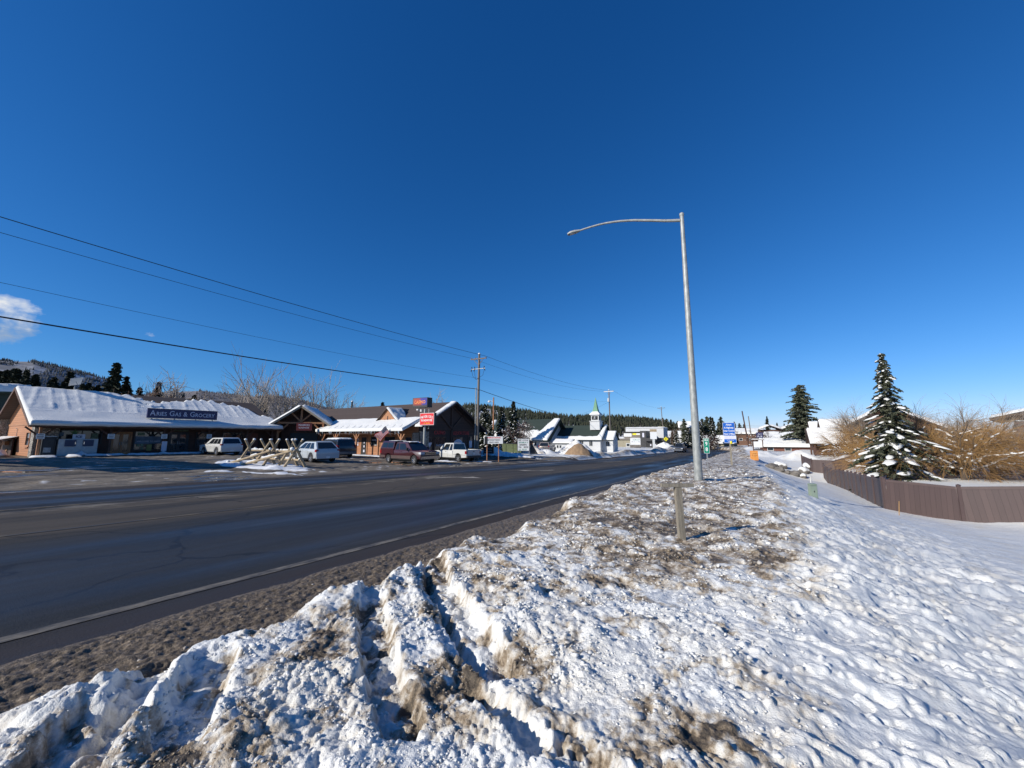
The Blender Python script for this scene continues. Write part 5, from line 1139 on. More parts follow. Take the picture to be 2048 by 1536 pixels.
mb = MB(); mb.bb(-9.3, -8.1, -.55, 0, .9, 1.25); mb.beam((-9.1, -.5, .05), (-8.8, -.1, .95), .08, .08); mb.beam((-8.3, -.5, .05), (-8.5, -.1, .95), .08, .08); mb.build('meter_shelf', K['cedar_trim'], st)
mb = MB(); mb.tube([(-7.4, -.05, 1.25), (-7.4, -.05, 2.4)], .02, 5); mb.lathe([(.001, 0), (.06, .02), (.001, .1)], 8, (-7.4, -.1, 2.4)); mb.build('wall_pipe', K['galv'], st)
# roof sign, dish, freezer, cage : things on the store
rs = thing('roof_sign', 'long navy sign with pale capital lettering standing on the snowy grocery roof', 'shop sign', (-50.0, 14.55, 3.42))
mb = MB(); mb.bb(-.10, .10, 0, 5.9, 0, .90); mb.build('sign_box', K['navy'], rs)
mb = MB(); mb.bb(-.12, .12, -.03, 5.93, -.05, 0); mb.bb(-.12, .12, -.03, 5.93, .90, .93); mb.build('sign_frame', K['steel'], rs)
parts_ = []; yb = 0.0
for (s_, q) in (('A', .74), ('RIES', .55), ('G', .74), ('AS', .55), ('&', .68), ('G', .74), ('ROCERY', .55)):
    if s_ in ('G', '&'): yb += .16
    o_ = text(s_, q, K['silver_letter'], rs, (.108, 0, .44 - (.74 - q) * .33), TX, align='LEFT', bold=.004, ext=.004)
    wd_ = max(v.co.x for v in o_.data.vertices); parts_.append((o_, yb)); yb += wd_ + .06
k_ = 5.5 / yb
for o_, y_ in parts_: o_.location.y = .2 + y_ * k_; o_.scale = (k_, 1, 1)
for y in (.4, 2.2, 4.0, 5.5): mb = MB(); mb.bb(-.04, .04, y - .04, y + .04, -.42, -.03); mb.beam((-.04, y, .3), (-.9, y, .0), .04, .04); mb.build('leg', K['steel'], rs)
dsh = thing('satellite_dish', 'square white satellite dish on a short mast behind the store ridge', 'satellite dish', (-57.2, 10.9, 5.7))
mb = MB(); mb.tube([(0, 0, 0), (0, 0, .95)], .05, 8); mb.build('mast', K['galv'], dsh)
Mx = Matrix.Rotation(R(30), 3, 'Z') @ Matrix.Rotation(R(38), 3, 'Y') @ Matrix.Rotation(R(22), 3, 'X')
mb = MB(); mb.box((.1, 0, 1.35), (.05, .95, .95), M=Mx); mb.build('panel', K['white'], dsh, bevel=.02)
mb = MB(); mb.beam((.12, 0, 1.35), tuple(Vector((.1, 0, 1.35)) + Mx @ Vector((.5, 0, -.3))), .03, .03); mb.build('feed_arm', K['steel'], dsh)
fz = thing('ice_freezer', 'white outdoor ice freezer with two dark blue doors under the store porch', 'freezer', (-49.95, 9.0, -.10))
mb = MB(); mb.bb(-.45, .45, 0, 2.35, .0, 1.45); mb.build('cabinet', mat('shaded_white_metal', (.42, .43, .42), .5, var=.15), fz, bevel=.02)  # cabinet white darkened, porch shade put into its colour
for y in (.36, 1.42): mb = MB(); mb.bb(.45, .49, y, y + .66, .82, 1.38); d_ = mb.build('door', mat('freezer_blue', (.015, .03, .085), .4), fz, bevel=.01); mb = MB(); mb.bb(.49, .53, y + (.58 if y < 1 else .04), y + (.62 if y < 1 else .08), 1.0, 1.2); mb.build('handle', K['chrome'], d_)
mb = MB(); mb.bb(-.05, .0, .85, 1.6, 1.46, 1.86); hb = mb.build('header_board', K['silver_letter'], fz); text('ICE', .26, K['navy'], hb, (.006, 1.22, 1.64), TX, bold=.01, ext=.001)
cg = thing('propane_cage', 'black metal gas bottle cage beside the ice freezer', 'cage', (-49.9, 8.15, -.10))
mb = MB()
for (x, y) in ((-.3, 0), (.3, 0), (-.3, .7), (.3, .7)): mb.bb(x - .03, x + .03, y - .03, y + .03, 0, 1.65)
mb.build('frame', K['black'], cg); mb = MB(); mb.bb(-.3, .28, .02, .68, .05, 1.6); mb.build('mesh', K['dark'], cg); mb = MB(); mb.bb(-.34, .34, -.04, .74, 1.65, 1.7); mb.build('roof', K['white'], cg)
mb = MB(); mb.bb(.29, .31, .1, .5, .35, .75); mb.build('notice', K['steel'], cg)
# lean-to with firewood at the far left
wdh = thing('wood_shelter', 'low wooden lean-to shelter at the left end of the store', 'shelter', (-59.5, 6.8, gz(-59.5, 6.8)))
mb = MB()
for x in (-2.6, 0, 1.6): mb.bb(x - .07, x + .07, -.07, .07, 0, 1.35)
mb.build('post', K['cedar_trim'], wdh); slab(wdh, 'roof', K['shingle'], [(-3, -.4, 1.3), (2, -.4, 1.3), (2, 1.2, 1.75), (-3, 1.2, 1.75)], .08); roof_snow(wdh, (-3, -.4, 1.32), (1, 0, 0), 5, (0, 1.6, .45), 1.6, even(.08, 320), .2)
mb = MB(); mb.bb(-2.8, 1.7, .9, 1.0, 0, 1.5); mb.build('back_wall', K['cedar_dark'], wdh)
# ---------------------------------------------------------------- roadhouse (wing towards the road, porch, corner entrance)
rh = thing('roadhouse_building', 'brown-roofed roadhouse with a dark gable facing the road and a snowy porch roof', 'restaurant', (-30.5, 32.0, -.62))
G = 11.0; X0 = -27.0; rz_ = 6.45; ridge_y = 5.4; ze = 2.9
def zroof(y): return rz_ - .52 * abs(y - ridge_y)
mb = MB(); mb.prism([(0, 0), (G, 0), (G, zroof(G) - .1), (ridge_y, rz_ - .18), (0, zroof(0) - .1)], -.25, 0, 'x'); mb.build('gable_wall', K['cedar_dark'], rh)
mb = MB(); mb.bb(X0, -.25, 0, .2, 0, zroof(0) - .1); mb.build('front_wall', K['cedar'], rh); mb = MB(); mb.bb(X0, -.25, G - .2, G, 0, 3); mb.build('back_wall', K['cedar_dark'], rh)
xo = .75
mb = MB(); mb.bb(-20.7, -20.5, -5.2, 0, 0, 4.2); mb.build('link_wall', K['cedar_dark'], rh)
yb0, yb1 = 1.0, G + 1.2
slab(rh, 'roof', K['shingle'], [(X0 - 4, yb0, zroof(yb0)), (xo, yb0, zroof(yb0)), (xo, ridge_y, rz_), (X0 - 4, ridge_y, rz_)], .14)
slab(rh, 'roof', K['shingle'], [(X0 - 4, ridge_y, rz_), (xo, ridge_y, rz_), (xo, yb1, zroof(yb1)), (X0 - 4, yb1, zroof(yb1))], .14)
mb = MB(); mb.beam((xo + .03, .2, zroof(.2) - .1), (xo + .03, ridge_y, rz_ - .1), .05, .24); mb.beam((xo + .03, ridge_y, rz_ - .1), (xo + .03, yb1, zroof(yb1) - .1), .05, .24); mb.build('barge_board', K['dark_timber'], rh)
slab(rh, 'verge_roof', K['shingle'], [(-1.2, -.6, zroof(-.6)), (xo, -.6, zroof(-.6)), (xo, yb0, zroof(yb0)), (-1.2, yb0, zroof(yb0))], .14)
sd = Vector((0, ridge_y + .6, rz_ - zroof(-.6))); roof_snow(rh, (-.25, -.65, zroof(-.65)), (1, 0, 0), xo + .32, sd, sd.length, lambda u, v: .16 - .25 * ss((.35 - u) / .3) * ss((v - 1.2) / 1) + .04 * pn(u, v, .6, 331), .09)
sd = Vector((0, yb1 - ridge_y, -(rz_ - zroof(yb1)))); roof_snow(rh, (-5, ridge_y, rz_), (1, 0, 0), xo + 5, sd, sd.length, even(.14, 332), .3)
# porch roof: shallower, deep snow with slits, icicles below
py0, py1, pz0, pz1 = -2.0, 1.05, 2.85, zroof(1.0) + .03
px0, px1 = -15.9, -1.3
slab(rh, 'porch_roof', K['shingle'], [(px0, py0, pz0), (px1 + .3, py0, pz0), (px1 + 1.1, py1, pz1), (px0, py1, pz1)], .12)
pv = Vector((0, py1 - py0, pz1 - pz0)); Lp = px1 - px0
def porch_snow(u, v):
    h = .26 + .04 * pn(u, v, 1.5, 333); s_ = ((u + .35 * v) % 1.12); slit = np.exp(-((s_ - .3) / .045) ** 2) * ss((v - .35) / .1) * ss((1.35 - v) / .3) * (.6 + .5 * pn(u * 0 + 3, np.floor((u + .35 * v) / 1.12) * 1.0, 1.3, 334)) * (u > 2.2)
    return h - .34 * slit
roof_snow(rh, (px0, py0 - .12, pz0 - .03), (1, 0, 0), Lp + .75, pv, pv.length + .15, porch_snow, .06)
random.seed(11)
for k in range(70):
    x = random.uniform(px0 + .05, px1 + .2); l_ = random.uniform(.08, .42) * (1.3 if random.random() < .2 else 1); mb = MB(); mb.tube([(x, py0 - .06, pz0 - .02), (x, py0 - .06, pz0 - .02 - l_ * .5), (x, py0 - .06, pz0 - .02 - l_)], [.035, .022, .004], 5); mb.build('icicle', K['ice'], rh, smooth=60)
mb = MB(); mb.bb(px0, px1, -1.72, -1.52, 2.48, 2.66); mb.build('porch_beam', K['dark_timber'], rh)
for x in (-15.0, -12.4, -8.55, -4.8, -1.2):
    mb = MB(); mb.bb(x - .085, x + .085, -1.70, -1.54, 0, 2.48); po = mb.build('porch_post', K['cedar_trim'], rh)
    mb = MB(); mb.beam((x - .08, -1.62, 1.9), (x - .48, -1.62, 2.46), .1, .13, up=(0, 1, 0)); mb.beam((x + .08, -1.62, 1.9), (x + .48, -1.62, 2.46), .1, .13, up=(0, 1, 0)); mb.build('brace', K['cedar_trim'], po)
mb = MB(); mb.bb(px0, px1 + 1.2, -1.9, 0, -.2, .03); mb.build('walkway', K['steel'], rh)
def door(parent, x, w_, z1_, fm=K['cedar_trim']):
    mb = MB(); mb.bb(x - w_ / 2 - .12, x - w_ / 2, -.07, 0, .03, z1_ + .12); mb.bb(x + w_ / 2, x + w_ / 2 + .12, -.07, 0, .03, z1_ + .12); mb.bb(x - w_ / 2, x + w_ / 2, -.07, 0, z1_, z1_ + .12); fr = mb.build('door_frame', fm, parent)
    mb = MB(); mb.bb(x - w_ / 2 + .005, x + w_ / 2 - .005, -.045, -.005, .03, z1_ - .005); d_ = mb.build('door', K['black'], parent); mb = MB(); mb.bb(x + w_ / 2 - .14, x + w_ / 2 - .1, -.09, -.045, .9, 1.15); mb.build('handle', K['chrome'], d_)
    for z_, a in ((1.45, .16), (1.0, .2), (.45, .25)): poster(parent, (x + .05, -.047, z_), a, a * 1.2, '-y', K['silver_letter'], 'door_notice')
door(rh, -9.15, .95, 2.1)
for (x, w_, z0_, z1_) in ((-12.0, 1.5, .75, 2.2), (-7.2, 1.7, 1.0, 2.25), (-4.7, 1.9, 1.0, 2.25), (-14.2, 1.5, 1.0, 2.2), (-1.75, 1.1, .9, 2.2)):
    window(rh, (x, 0, (z0_ + z1_) / 2), w_, z1_ - z0_, '-y', K['cedar_trim'], fw=.1)
mb = MB(); mb.bb(-1.05, .12, -.14, -.0, 0, 2.6); mb.build('stone_facing', K['stone'], rh); mb = MB(); mb.bb(.0, .16, -.14, 1.25, 0, 2.75); mb.build('stone_facing', K['stone'], rh)
text('MAVERICKS', .30, K['silver_letter'], rh, (-7.2, -.03, 1.75), TY, ext=.001, sx=.7); text('Open', .26, K['sign_white'], rh, (-7.2, -.03, 1.2), TY, ext=.001, shear=.3)
for x in (-10.75, -10.35): 
    for z_ in (1.2, 1.55, 1.9): poster(rh, (x, -.012, z_), .28, .24, '-y', K['silver_letter'], 'notice')
# dark gable: timber frame, windows, red letters
mb = MB(); mb.bb(0, .10, .4, G - .1, 2.96, 3.14); mb.bb(0, .10, ridge_y - .12, ridge_y + .12, 0, rz_ - .35); mb.build('gable_frame', K['dark_timber'], rh)
mb = MB(); mb.beam((.09, ridge_y - .1, 3.2), (.09, ridge_y - 2.35, 4.95), .08, .16); mb.beam((.09, ridge_y + .1, 3.2), (.09, ridge_y + 2.35, 4.95), .08, .16); mb.beam((.09, .9, 3.1 + .9), (.09, ridge_y, rz_ - .5), .08, .18); mb.beam((.09, ridge_y, rz_ - .5), (.09, G - .5, 3.15), .08, .18); mb.build('gable_strut', K['dark_timber'], rh)
LR = mat('dull_red_letter', (.60, .03, .03), .5)
text('CASINO', .62, LR, rh, (.03, 3.25, 2.62), TX, ext=.015, bold=.004, sx=.86); text('LIQUOR STORE', .60, LR, rh, (.03, 7.35, 2.60), TX, ext=.015, bold=.004, sx=.80)
for (y, w_) in ((1.55, 1.15), (3.35, 2.15), (6.75, 2.15)): window(rh, (0, y, 1.25), w_, 1.9, '+x', K['dark_timber'], fw=.12)
window(rh, (0, 9.35, 1.2), 1.1, 2.2, '+x', K['dark_timber'], name='door', fw=.12)
text('MAVERICKS', .34, K['silver_letter'], rh, (.03, 3.35, 1.15), TX, ext=.001, sx=.82)
mb = MB(); mb.add([(.03, 1.2, 1.5), (.03, 1.95, 1.5), (.03, 1.58, .9)], [(0, 1, 2)]); mb.bb(.03, .035, 1.56, 1.6, .5, .9); mb.build('glass_emblem', K['silver_letter'], rh)
mb = MB()
for k in range(5):
    a = -.9 + .45 * k; c_, s_ = math.cos(a), math.sin(a); o0 = Vector((.03 + .002 * k, 6.75, .75)); u_ = Vector((0, s_, c_)); v_ = Vector((0, c_, -s_)); mb.poly([o0 + u_ * .35 - v_ * .24, o0 + u_ * .35 + v_ * .24, o0 + u_ * 1.1 + v_ * .24, o0 + u_ * 1.1 - v_ * .24])
mb.build('card_fan', K['silver_letter'], rh); poster(rh, (.03, 9.35, 1.2), .6, .9, '+x', K['silver_letter'], 'door_poster')
# small dormer gable over the porch
dy0 = .35; dz0 = 3.62; dw = 2.15; dx = -5.65; dz1 = 5.55
mb = MB(); mb.prism([(dx - dw, dz0), (dx + dw, dz0), (dx, dz1)], dy0, dy0 + .15, 'y'); mb.build('dormer_wall', K['cedar_trim'], rh)
for s_ in (-1, 1): slab(rh, 'dormer_roof', K['shingle'], [(dx, dy0 - .25, dz1 + .1), (dx + s_ * (dw + .25), dy0 - .25, dz0 - .12), (dx + s_ * (dw + .25), 2.0, dz0 - .12), (dx, 4.2, dz1 + .1)], .1)
vd_ = Vector((-(dw + .25), 0, dz1 - dz0 + .22)); roof_snow(rh, (dx + dw + .27, dy0 - .3, dz0 - .12), (0, 1, 0), 2.4, vd_, vd_.length, lambda u, v: .16 + .05 * pn(u, v, .7, 336) - .3 * ss((u - 1.25 - .42 * v) / .3), .09)
for s_ in (-1, 0, 1):
    mb = MB(); mb.beam((dx + s_ * .3, dy0 - .01, dz0 + .3 + .05 * abs(s_)), (dx + s_ * .55, dy0 - .01, dz0 + .75 - .1 * abs(s_)), .03, .04); mb.beam((dx + s_ * .05, dy0 - .01, dz0 + .25), (dx + s_ * .05, dy0 - .01, dz0 + 1.0), .03, .05); mb.build('wall_emblem', K['dark_timber'], rh)
# flue
mb = MB(); mb.tube([(-20.6, 6.6, 5.4), (-20.6, 6.6, 7.5)], .12, 10); fl = mb.build('flue', K['black'], rh); mb = MB(); mb.lathe([(.16, 7.5), (.15, 7.6), (.001, 7.72)], 10, (-20.6, 6.6, 0)); mb.build('snow_cap', K['snow'], fl, smooth=60)
# corner entrance porch turned 45 degrees
en = thing('entrance_porch', 'gabled timber entrance porch in the corner between store and roadhouse', 'porch', (-47.6, 28.7, -.5), R(-45))
ez0, ez1, ew, ed = 3.55, 5.95, 3.5, 6.5
for s_ in (-1, 1):
    slab(en, 'roof', K['shingle'], [(.5, 0, ez1), (.5, s_ * ew, ez0 - .05), (-ed, s_ * ew, ez0 - .05), (-ed, 0, ez1)], .15)
    mb = MB(); mb.beam((.53, 0, ez1 - .1), (.53, s_ * ew, ez0 - .15), .06, .26); mb.build('barge_board', K['steel'] if False else K['white'] if False else mat('pale_timber_trim', (.36, .30, .22), .7), en)
    vv = Vector((0, -s_ * ew, ez1 - ez0 + .05)); roof_snow(en, (.62, s_ * ew * 1.02, ez0 - .05), (-1, 0, 0), ed, vv, vv.length, even(.24 if s_ > 0 else .16, 341), .15)
    mb = MB(); mb.bb(-.1, .1, s_ * 2.55 - .1, s_ * 2.55 + .1, 0, 4.0); po = mb.build('post', K['cedar_trim'], en)
    mb = MB(); mb.beam((0, s_ * 2.48, 2.55), (0, s_ * 1.5, 3.62), .12, .16); mb.build('brace', K['cedar_trim'], po)
    mb = MB(); mb.beam((0, s_ * .05, 3.95), (0, s_ * 1.15, 5.0), .12, .15); mb.build('truss_strut', K['cedar_trim'], en)
mb = MB(); mb.bb(-.11, .11, -2.7, 2.7, 3.66, 3.88); mb.build('tie_beam', K['cedar_trim'], en); mb = MB(); mb.bb(-.1, .1, -.1, .1, 3.6, 5.75); mb.build('king_post', K['cedar_trim'], en)
mb = MB(); mb.prism([(-2.6, 0), (2.6, 0), (2.6, 4.1), (0, 5.7), (-2.6, 4.1)], -1.6, -1.4, 'x'); mb.build('inner_wall', K['cedar_dark'], en)
mb = MB(); mb.bb(-1.4, -1.32, -1.5, 1.7, 0, 2.5); mb.build('door', K['black'], en)
es = thing('entrance_sign', 'dark red hanging sign above the roadhouse corner entrance', 'sign', (-46.9, 28.2, 2.3), R(-45))
mb = MB(); mb.bb(-.05, .05, -.45, 1.30, 0, .95); mb.build('board', mat('deep_red_board', (.10, .006, .01), .6), es)
for i, (s_, q) in enumerate((('MAVERICKS', .32), ('ROADHOUSE', .26), ('', .12))): 
    if i < 2: text(s_, q, K['silver_letter'], es, (.055, .42, .66 - .32 * i), TX, ext=.002, sx=.74)
mb = MB(); mb.tube([(0, -.2, .95), (0, -.2, 1.3)], .02, 5); mb.tube([(0, 1.1, .95), (0, 1.1, 1.3)], .02, 5); mb.build('hanger', K['black'], es)
# A-frame board, red sled, flag
ab = thing('menu_board', 'white framed menu board standing on the roadhouse porch', 'menu board', (-42.6, 30.1, -.42), R(14))
for s_ in (-1, 1): mb = MB(); Mx = Matrix.Rotation(s_ * R(9), 3, 'X'); mb.box((0, s_ * .16, .52), (.62, .03, 1.04), M=Mx); pn_ = mb.build('panel', K['log'], ab); mb = MB(); mb.box((0, s_ * .18, .54), (.46, .02, .82), M=Mx); mb.build('slate', K['dark'] if s_ > 0 else K['steel'], pn_)
sd_ = MB(); sd_.bb(-.45, .45, -.2, .2, .06, .16); sd_.bb(-.45, .45, -.2, -.17, .16, .28); sd_.bb(-.45, .45, .17, .2, .16, .28); sd_.beam((.42, -.15, .1), (.62, -.15, .35), .05, .3); o_ = sd_.build('plastic_sled', K['red'], None, (-41.3, 29.9, -.5), (0, 0, R(8)), bevel=.01); tag(o_, 'red plastic sled lying on the snow by the roadhouse porch', 'sled')
fg = thing('flag', 'drooping United States flag on a slanted staff at the porch', 'flag', (-32.8, 29.95, 2.15))
mb = MB(); mb.tube([(0, 0, -.5), (-.35, -.55, .55)], .022, 6); mb.build('staff', K['steel'], fg)
def flagpt(a, b_):     # a along the fly 0..1, b down the hoist 0..1
    top = Vector((-.35, -.55, .52)); hoist = Vector((.28, .40, -.62)) * b_; fly = Vector((-1.25, -.35, -1.05)) * a
    wv = .14 * math.sin(a * 6 + b_ * 2.5) * a; return top + hoist + fly + Vector((wv * .5, wv, .05 * math.sin(a * 9)))
def flagpatch(nm, m_, a0, a1, b0, b1, off=0):
    mb = MB(); na_, nb_ = 14, 3
    for i in range(na_ + 1):
        for j in range(nb_ + 1): p = flagpt(a0 + (a1 - a0) * i / na_, b0 + (b1 - b0) * j / nb_); mb.v.append((p.x + off * .3, p.y - off, p.z))
    for i in range(na_):
        for j in range(nb_): q = i * (nb_ + 1) + j; mb.f.append((q, q + nb_ + 1, q + nb_ + 2, q + 1))
    return mb.build(nm, m_, fg, smooth=70)
for k in range(13): flagpatch('stripe', K['red_sign'] if k % 2 == 0 else K['sign_white'], 0, 1, k / 13, (k + 1) / 13)
cn_ = flagpatch('canton', K['navy'], 0, .42, 0, 7 / 13, .012)
mb = MB()
for i in range(6):
    for j in range(5): p = flagpt(.04 + .07 * i, .05 + .1 * j); mb.box((p.x + .006, p.y - .02, p.z), (.03, .008, .03))
mb.build('stars', K['sign_white'], cn_)
# ---------------------------------------------------------------- pole sign
ps = thing('pole_sign', 'tall pole sign with a colourful casino box over a red roadhouse box', 'shop sign', (-28.65, 30.6, lotz(-28.2, 30.6) - .1))
mb = MB(); mb.tube([(0, .1, 0), (0, .1, 5.5)], .13, 12); mb.tube([(.55, .1, 3.4), (.55, .1, 5.5)], .05, 8); mb.build('pole', K['galv'], ps, smooth=50)
zc0 = -ps.location.z
mb = MB(); mb.bb(-1.55, .55, -.2, .55, 4.63 + zc0, 5.68 + zc0); mb.build('casino_box', K['black'], ps)
m_, t_, b_ = new_mat('multicolour_sign_face'); v_ = objcoord(t_); nz = _n(t_, 'ShaderNodeTexNoise'); nz.inputs['Scale'].default_value = 2.3; nz.inputs['Detail'].default_value = 5; t_.links.new(v_, nz.inputs['Vector'])
sp_ = _n(t_, 'ShaderNodeSeparateXYZ'); t_.links.new(v_, sp_.inputs[0])
c_ = mixc(t_, ramp(t_, M_(t_, 'ADD', sp_.outputs[0], M_(t_, 'MULTIPLY', M_(t_, 'SUBTRACT', nz.outputs[0], .5), 1.6)), -.5, -.05), (.32, .035, .02), (.012, .02, .26)); c_ = mixc(t_, ramp(t_, M_(t_, 'ADD', sp_.outputs[0], M_(t_, 'MULTIPLY', nz.outputs[0], .6)), -.95, -1.25), c_, (.02, .10, .09))
c_ = mixc(t_, ramp(t_, sp_.outputs[2], 4.98 + zc0, 4.80 + zc0), c_, (.025, .022, .02)); t_.links.new(c_, b_.inputs['Base Color']); b_.inputs['Roughness'].default_value = .45
mb = MB(); mb.bb(-1.5, .5, -.215, -.2, 4.68 + zc0, 5.63 + zc0); fc = mb.build('casino_face', m_, ps)
text('CASINO', .47, mat('orange_yellow_letter', (.75, .32, .05), .5, col2=(.70, .14, .03), vs_=3), ps, (-.5, -.222, 5.2 + zc0), TY, bold=.012, ext=.004, sx=.92)
mb = MB(); mb.bb(-.28, 1.72, -.38, -.03, 2.72 + zc0, 4.02 + zc0); mb.build('roadhouse_box', K['dark'], ps)
mb = MB(); mb.bb(-.25, 1.69, -.395, -.38, 2.75 + zc0, 3.99 + zc0); mb.build('roadhouse_face', K['sign_white'], ps); mb = MB(); mb.bb(-.215, 1.655, -.40, -.395, 2.785 + zc0, 3.955 + zc0); mb.build('red_field', K['red_sign'], ps)
for i_, ch in enumerate('MAVERICKS'):
    f_ = (i_ - 4) / 4.; text(ch, .36, K['sign_white'], ps, (.72 + f_ * .76, -.405, 3.62 + zc0 - .10 * f_ * f_), (R(90), -.16 * f_ * -1, 0), bold=.010, ext=.002, sx=.72)
text('ROADHOUSE', .29, K['sign_white'], ps, (.72, -.405, 3.23 + zc0), TY, bold=.010, ext=.002, sx=.86); scribble(ps, (.72, -.404, 2.94 + zc0), .95, .10, K['yellow'], 9)
mb = MB(); mb.beam((-.1, .1, 4.3 + zc0), (-1.0, -.1, 4.32 + zc0), .05, .05); mb.box((-.85, -.1, 4.42 + zc0), (.25, .25, .12)); mb.box((-.35, -.1, 4.3 + zc0), (.2, .2, .25)); mb.build('floodlight', K['white'], ps)
# ---------------------------------------------------------------- parking notice, trailer sign, dumpster, panel sign
pk = thing('parking_notice', 'white board with red and black roadhouse parking lettering on two posts', 'sign', (-22.1, 34.0, lotz(-22.1, 34.0)), R(26))
pk.scale = (.76, .76, .76)
mb = MB()
for x in (-.9, .7): mb.bb(x - .05, x + .05, -.05, .05, -.2, 3.2)
mb.build('post', K['cedar_trim'], pk)
zq = 3.0
mb = MB(); mb.bb(-1.3, 1.3, -.09, -.05, zq - .50, zq + .50); mb.build('board', K['sign_white'], pk)
text('MAVERICKS ROADHOUSE', .27, K['red_sign'], pk, (0.05, -.095, zq + .31), TY, bold=.006, ext=.002, sx=.60); text('RESTAURANT PARKING', .25, K['black'], pk, (0.05, -.095, zq + .0), TY, bold=.006, ext=.002, sx=.64); text('OVERNIGHT PARKING', .22, K['black'], pk, (0.05, -.095, zq - .30), TY, bold=.004, ext=.002, sx=.62)
mb = MB(); mb.bb(-1.22, -.82, -.125, -.097, zq - .56, zq + .47); mb.build('black_patch', K['black'], pk, bevel=.01)
bp = thing('panel_barrier', 'low dark panel gate leaning in the shaded snow below the parking notice', 'gate', (-29.0, 43.4, gz(-29.0, 43.4) + .1), R(8))
mb = MB(); mb.bb(-.7, .7, -.03, .03, .25, 1.15); mb.build('panel', K['dark'], bp); mb = MB(); mb.bb(-.72, -.62, -.05, .05, -.2, 1.2); mb.bb(.62, .72, -.05, .05, -.2, 1.2); mb.build('post', K['black'], bp)
for z_ in (.5, .85): mb = MB(); mb.bb(-.5, .5, -.036, -.03, z_ - .06, z_ + .06); mb.build('stripe', K['steel'], bp)
dm = thing('dumpster', 'olive green dumpster half hidden behind the white notice board', 'dumpster', (-31.0, 53.0, gz(-31, 53)), R(25))
mb = MB(); mb.prism([(-1.3, .1), (1.5, .1), (1.7, 1.35), (-1.5, 1.5)], -.9, .9, 'y'); mb.build('bin', K['olive'], dm); mb = MB(); mb.beam((-1.5, 0, 1.56), (1.75, 0, 1.42), 1.85, .06); mb.build('lid', K['dark'], dm)
for x in (-.9, .2, 1.2): mb = MB(); mb.bb(x - .05, x + .05, -.95, -.9, .15, 1.4); mb.build('rib', K['olive'], dm)
ts = thing('reader_board', 'white reader board with five dark lines of letters by the dumpster', 'sign', (-28.1, 51.5, gz(-28.1, 51.5)), R(28))
mb = MB(); mb.bb(-.95, .95, -.18, .18, .45, 2.35); mb.build('case', K['dark'], ts); mb = MB(); mb.bb(-.86, .86, -.2, -.18, .52, 2.28); mb.build('panel', K['sign_white'], ts)
for i_ in range(5): scribble(ts, (0, -.202, 2.06 - .34 * i_), 1.45 - .12 * (i_ % 3), .24, (K['dark'], K['green_sign'], K['dark'])[i_ % 3], 20 + i_)
mb = MB(); mb.bb(-.9, -.8, -.3, .3, 0, .45); mb.bb(.8, .9, -.3, .3, 0, .45); mb.build('leg', K['steel'], ts); mb = MB(); mb.add([(1.0, .3, 0), (2.2, .3, 0), (1.0, .3, 2.1), (1.0, .6, 0), (2.2, .6, 0), (1.0, .6, 2.1)], [(0, 1, 2), (5, 4, 3), (0, 3, 4, 1), (1, 4, 5, 2), (2, 5, 3, 0)]); mb.build('side_wing', K['dark'], ts)
# ---------------------------------------------------------------- white hall and church
def gabled(t, x0, x1, y0, ym, y1, ze, zr_, wm, rm, ov=.6, ovx=.5, th_=.15):
    """block with its ridge along x: eaves at y0/y1 (wall lines), ridge at ym"""
    mb = MB(); s0 = (zr_ - ze) / (ym - y0); s1 = (zr_ - ze) / (y1 - ym)
    mb.prism([(y0, 0), (y1, 0), (y1, ze - .1), (ym, zr_ - .14), (y0, ze - .1)], x0, x1, 'x'); mb.build('walls', wm, t)
    slab(t, 'roof', rm, [(x0 - ovx, y0 - ov, ze - ov * s0), (x1 + ovx, y0 - ov, ze - ov * s0), (x1 + ovx, ym, zr_), (x0 - ovx, ym, zr_)], th_)
    slab(t, 'roof', rm, [(x0 - ovx, ym, zr_), (x1 + ovx, ym, zr_), (x1 + ovx, y1 + ov, ze - ov * s1), (x0 - ovx, y1 + ov, ze - ov * s1)], th_)
    return (x0 - ovx, y0 - ov, ze - ov * s0), Vector((0, ym - y0 + ov, zr_ - ze + ov * s0)), x1 - x0 + 2 * ovx
hl = thing('church_hall', 'long white hall with a dark green roof half covered by snow', 'hall', (-47.5, 69.0, -1.5))
o0, vd_, lu = gabled(hl, 0, 14.5, 0, 5.6, 11.2, 2.95, 6.75, K['white_siding'], K['green_roof'], .9, 1.1)
lv = vd_.length
def hall_snow(u, v):
    f = v / lv; edge = .40 + .06 * pn(u, v, 2.0, 351) + .6 * ss((u - lu + 2.9) / 1.9) + .7 * ss((1.9 - u) / 1.2) + .03 * pn(u, v, .5, 352)
    return .26 - .5 * ss((f - edge) / .035)
roof_snow(hl, o0, (1, 0, 0), lu, vd_, lv, hall_snow, .14)
for x in (1.5, 3.3, 5.1, 6.9, 8.7, 10.1, 12.6, 13.9): mb = MB(); mb.bb(x - .14, x + .14, -.08, 0, 1.3, 1.9); mb.build('wall_lamp' if x in (10.1, 12.6) else 'small_window', K['dark'], hl)
mb = MB(); mb.bb(11.1, 12.0, -.06, 0, 0, 2.1); mb.build('door', K['brown_wall'], hl)
mb = MB(); mb.prism([(-.85, 2.0), (.3, 2.0), (5.6, 5.8), (5.6, 6.55)], 14.5, 15.55, 'x'); mb.build('gable_shade_panel', K['green_roof'], hl)  # dark panel over the white gable end, standing in for its shade
an = thing('white_shed', 'small white gabled shed between the hall and the church', 'shed', (-31.4, 69.6, -1.35))
an.scale = (.82, .82, .82)
o0, vd_, lu = gabled(an, 0, 4.4, 0, 1.6, 3.2, 2.2, 2.95, K['white_siding'], K['green_roof'], .4, .4); roof_snow(an, o0, (1, 0, 0), lu, vd_, vd_.length, even(.2, 355), .2)
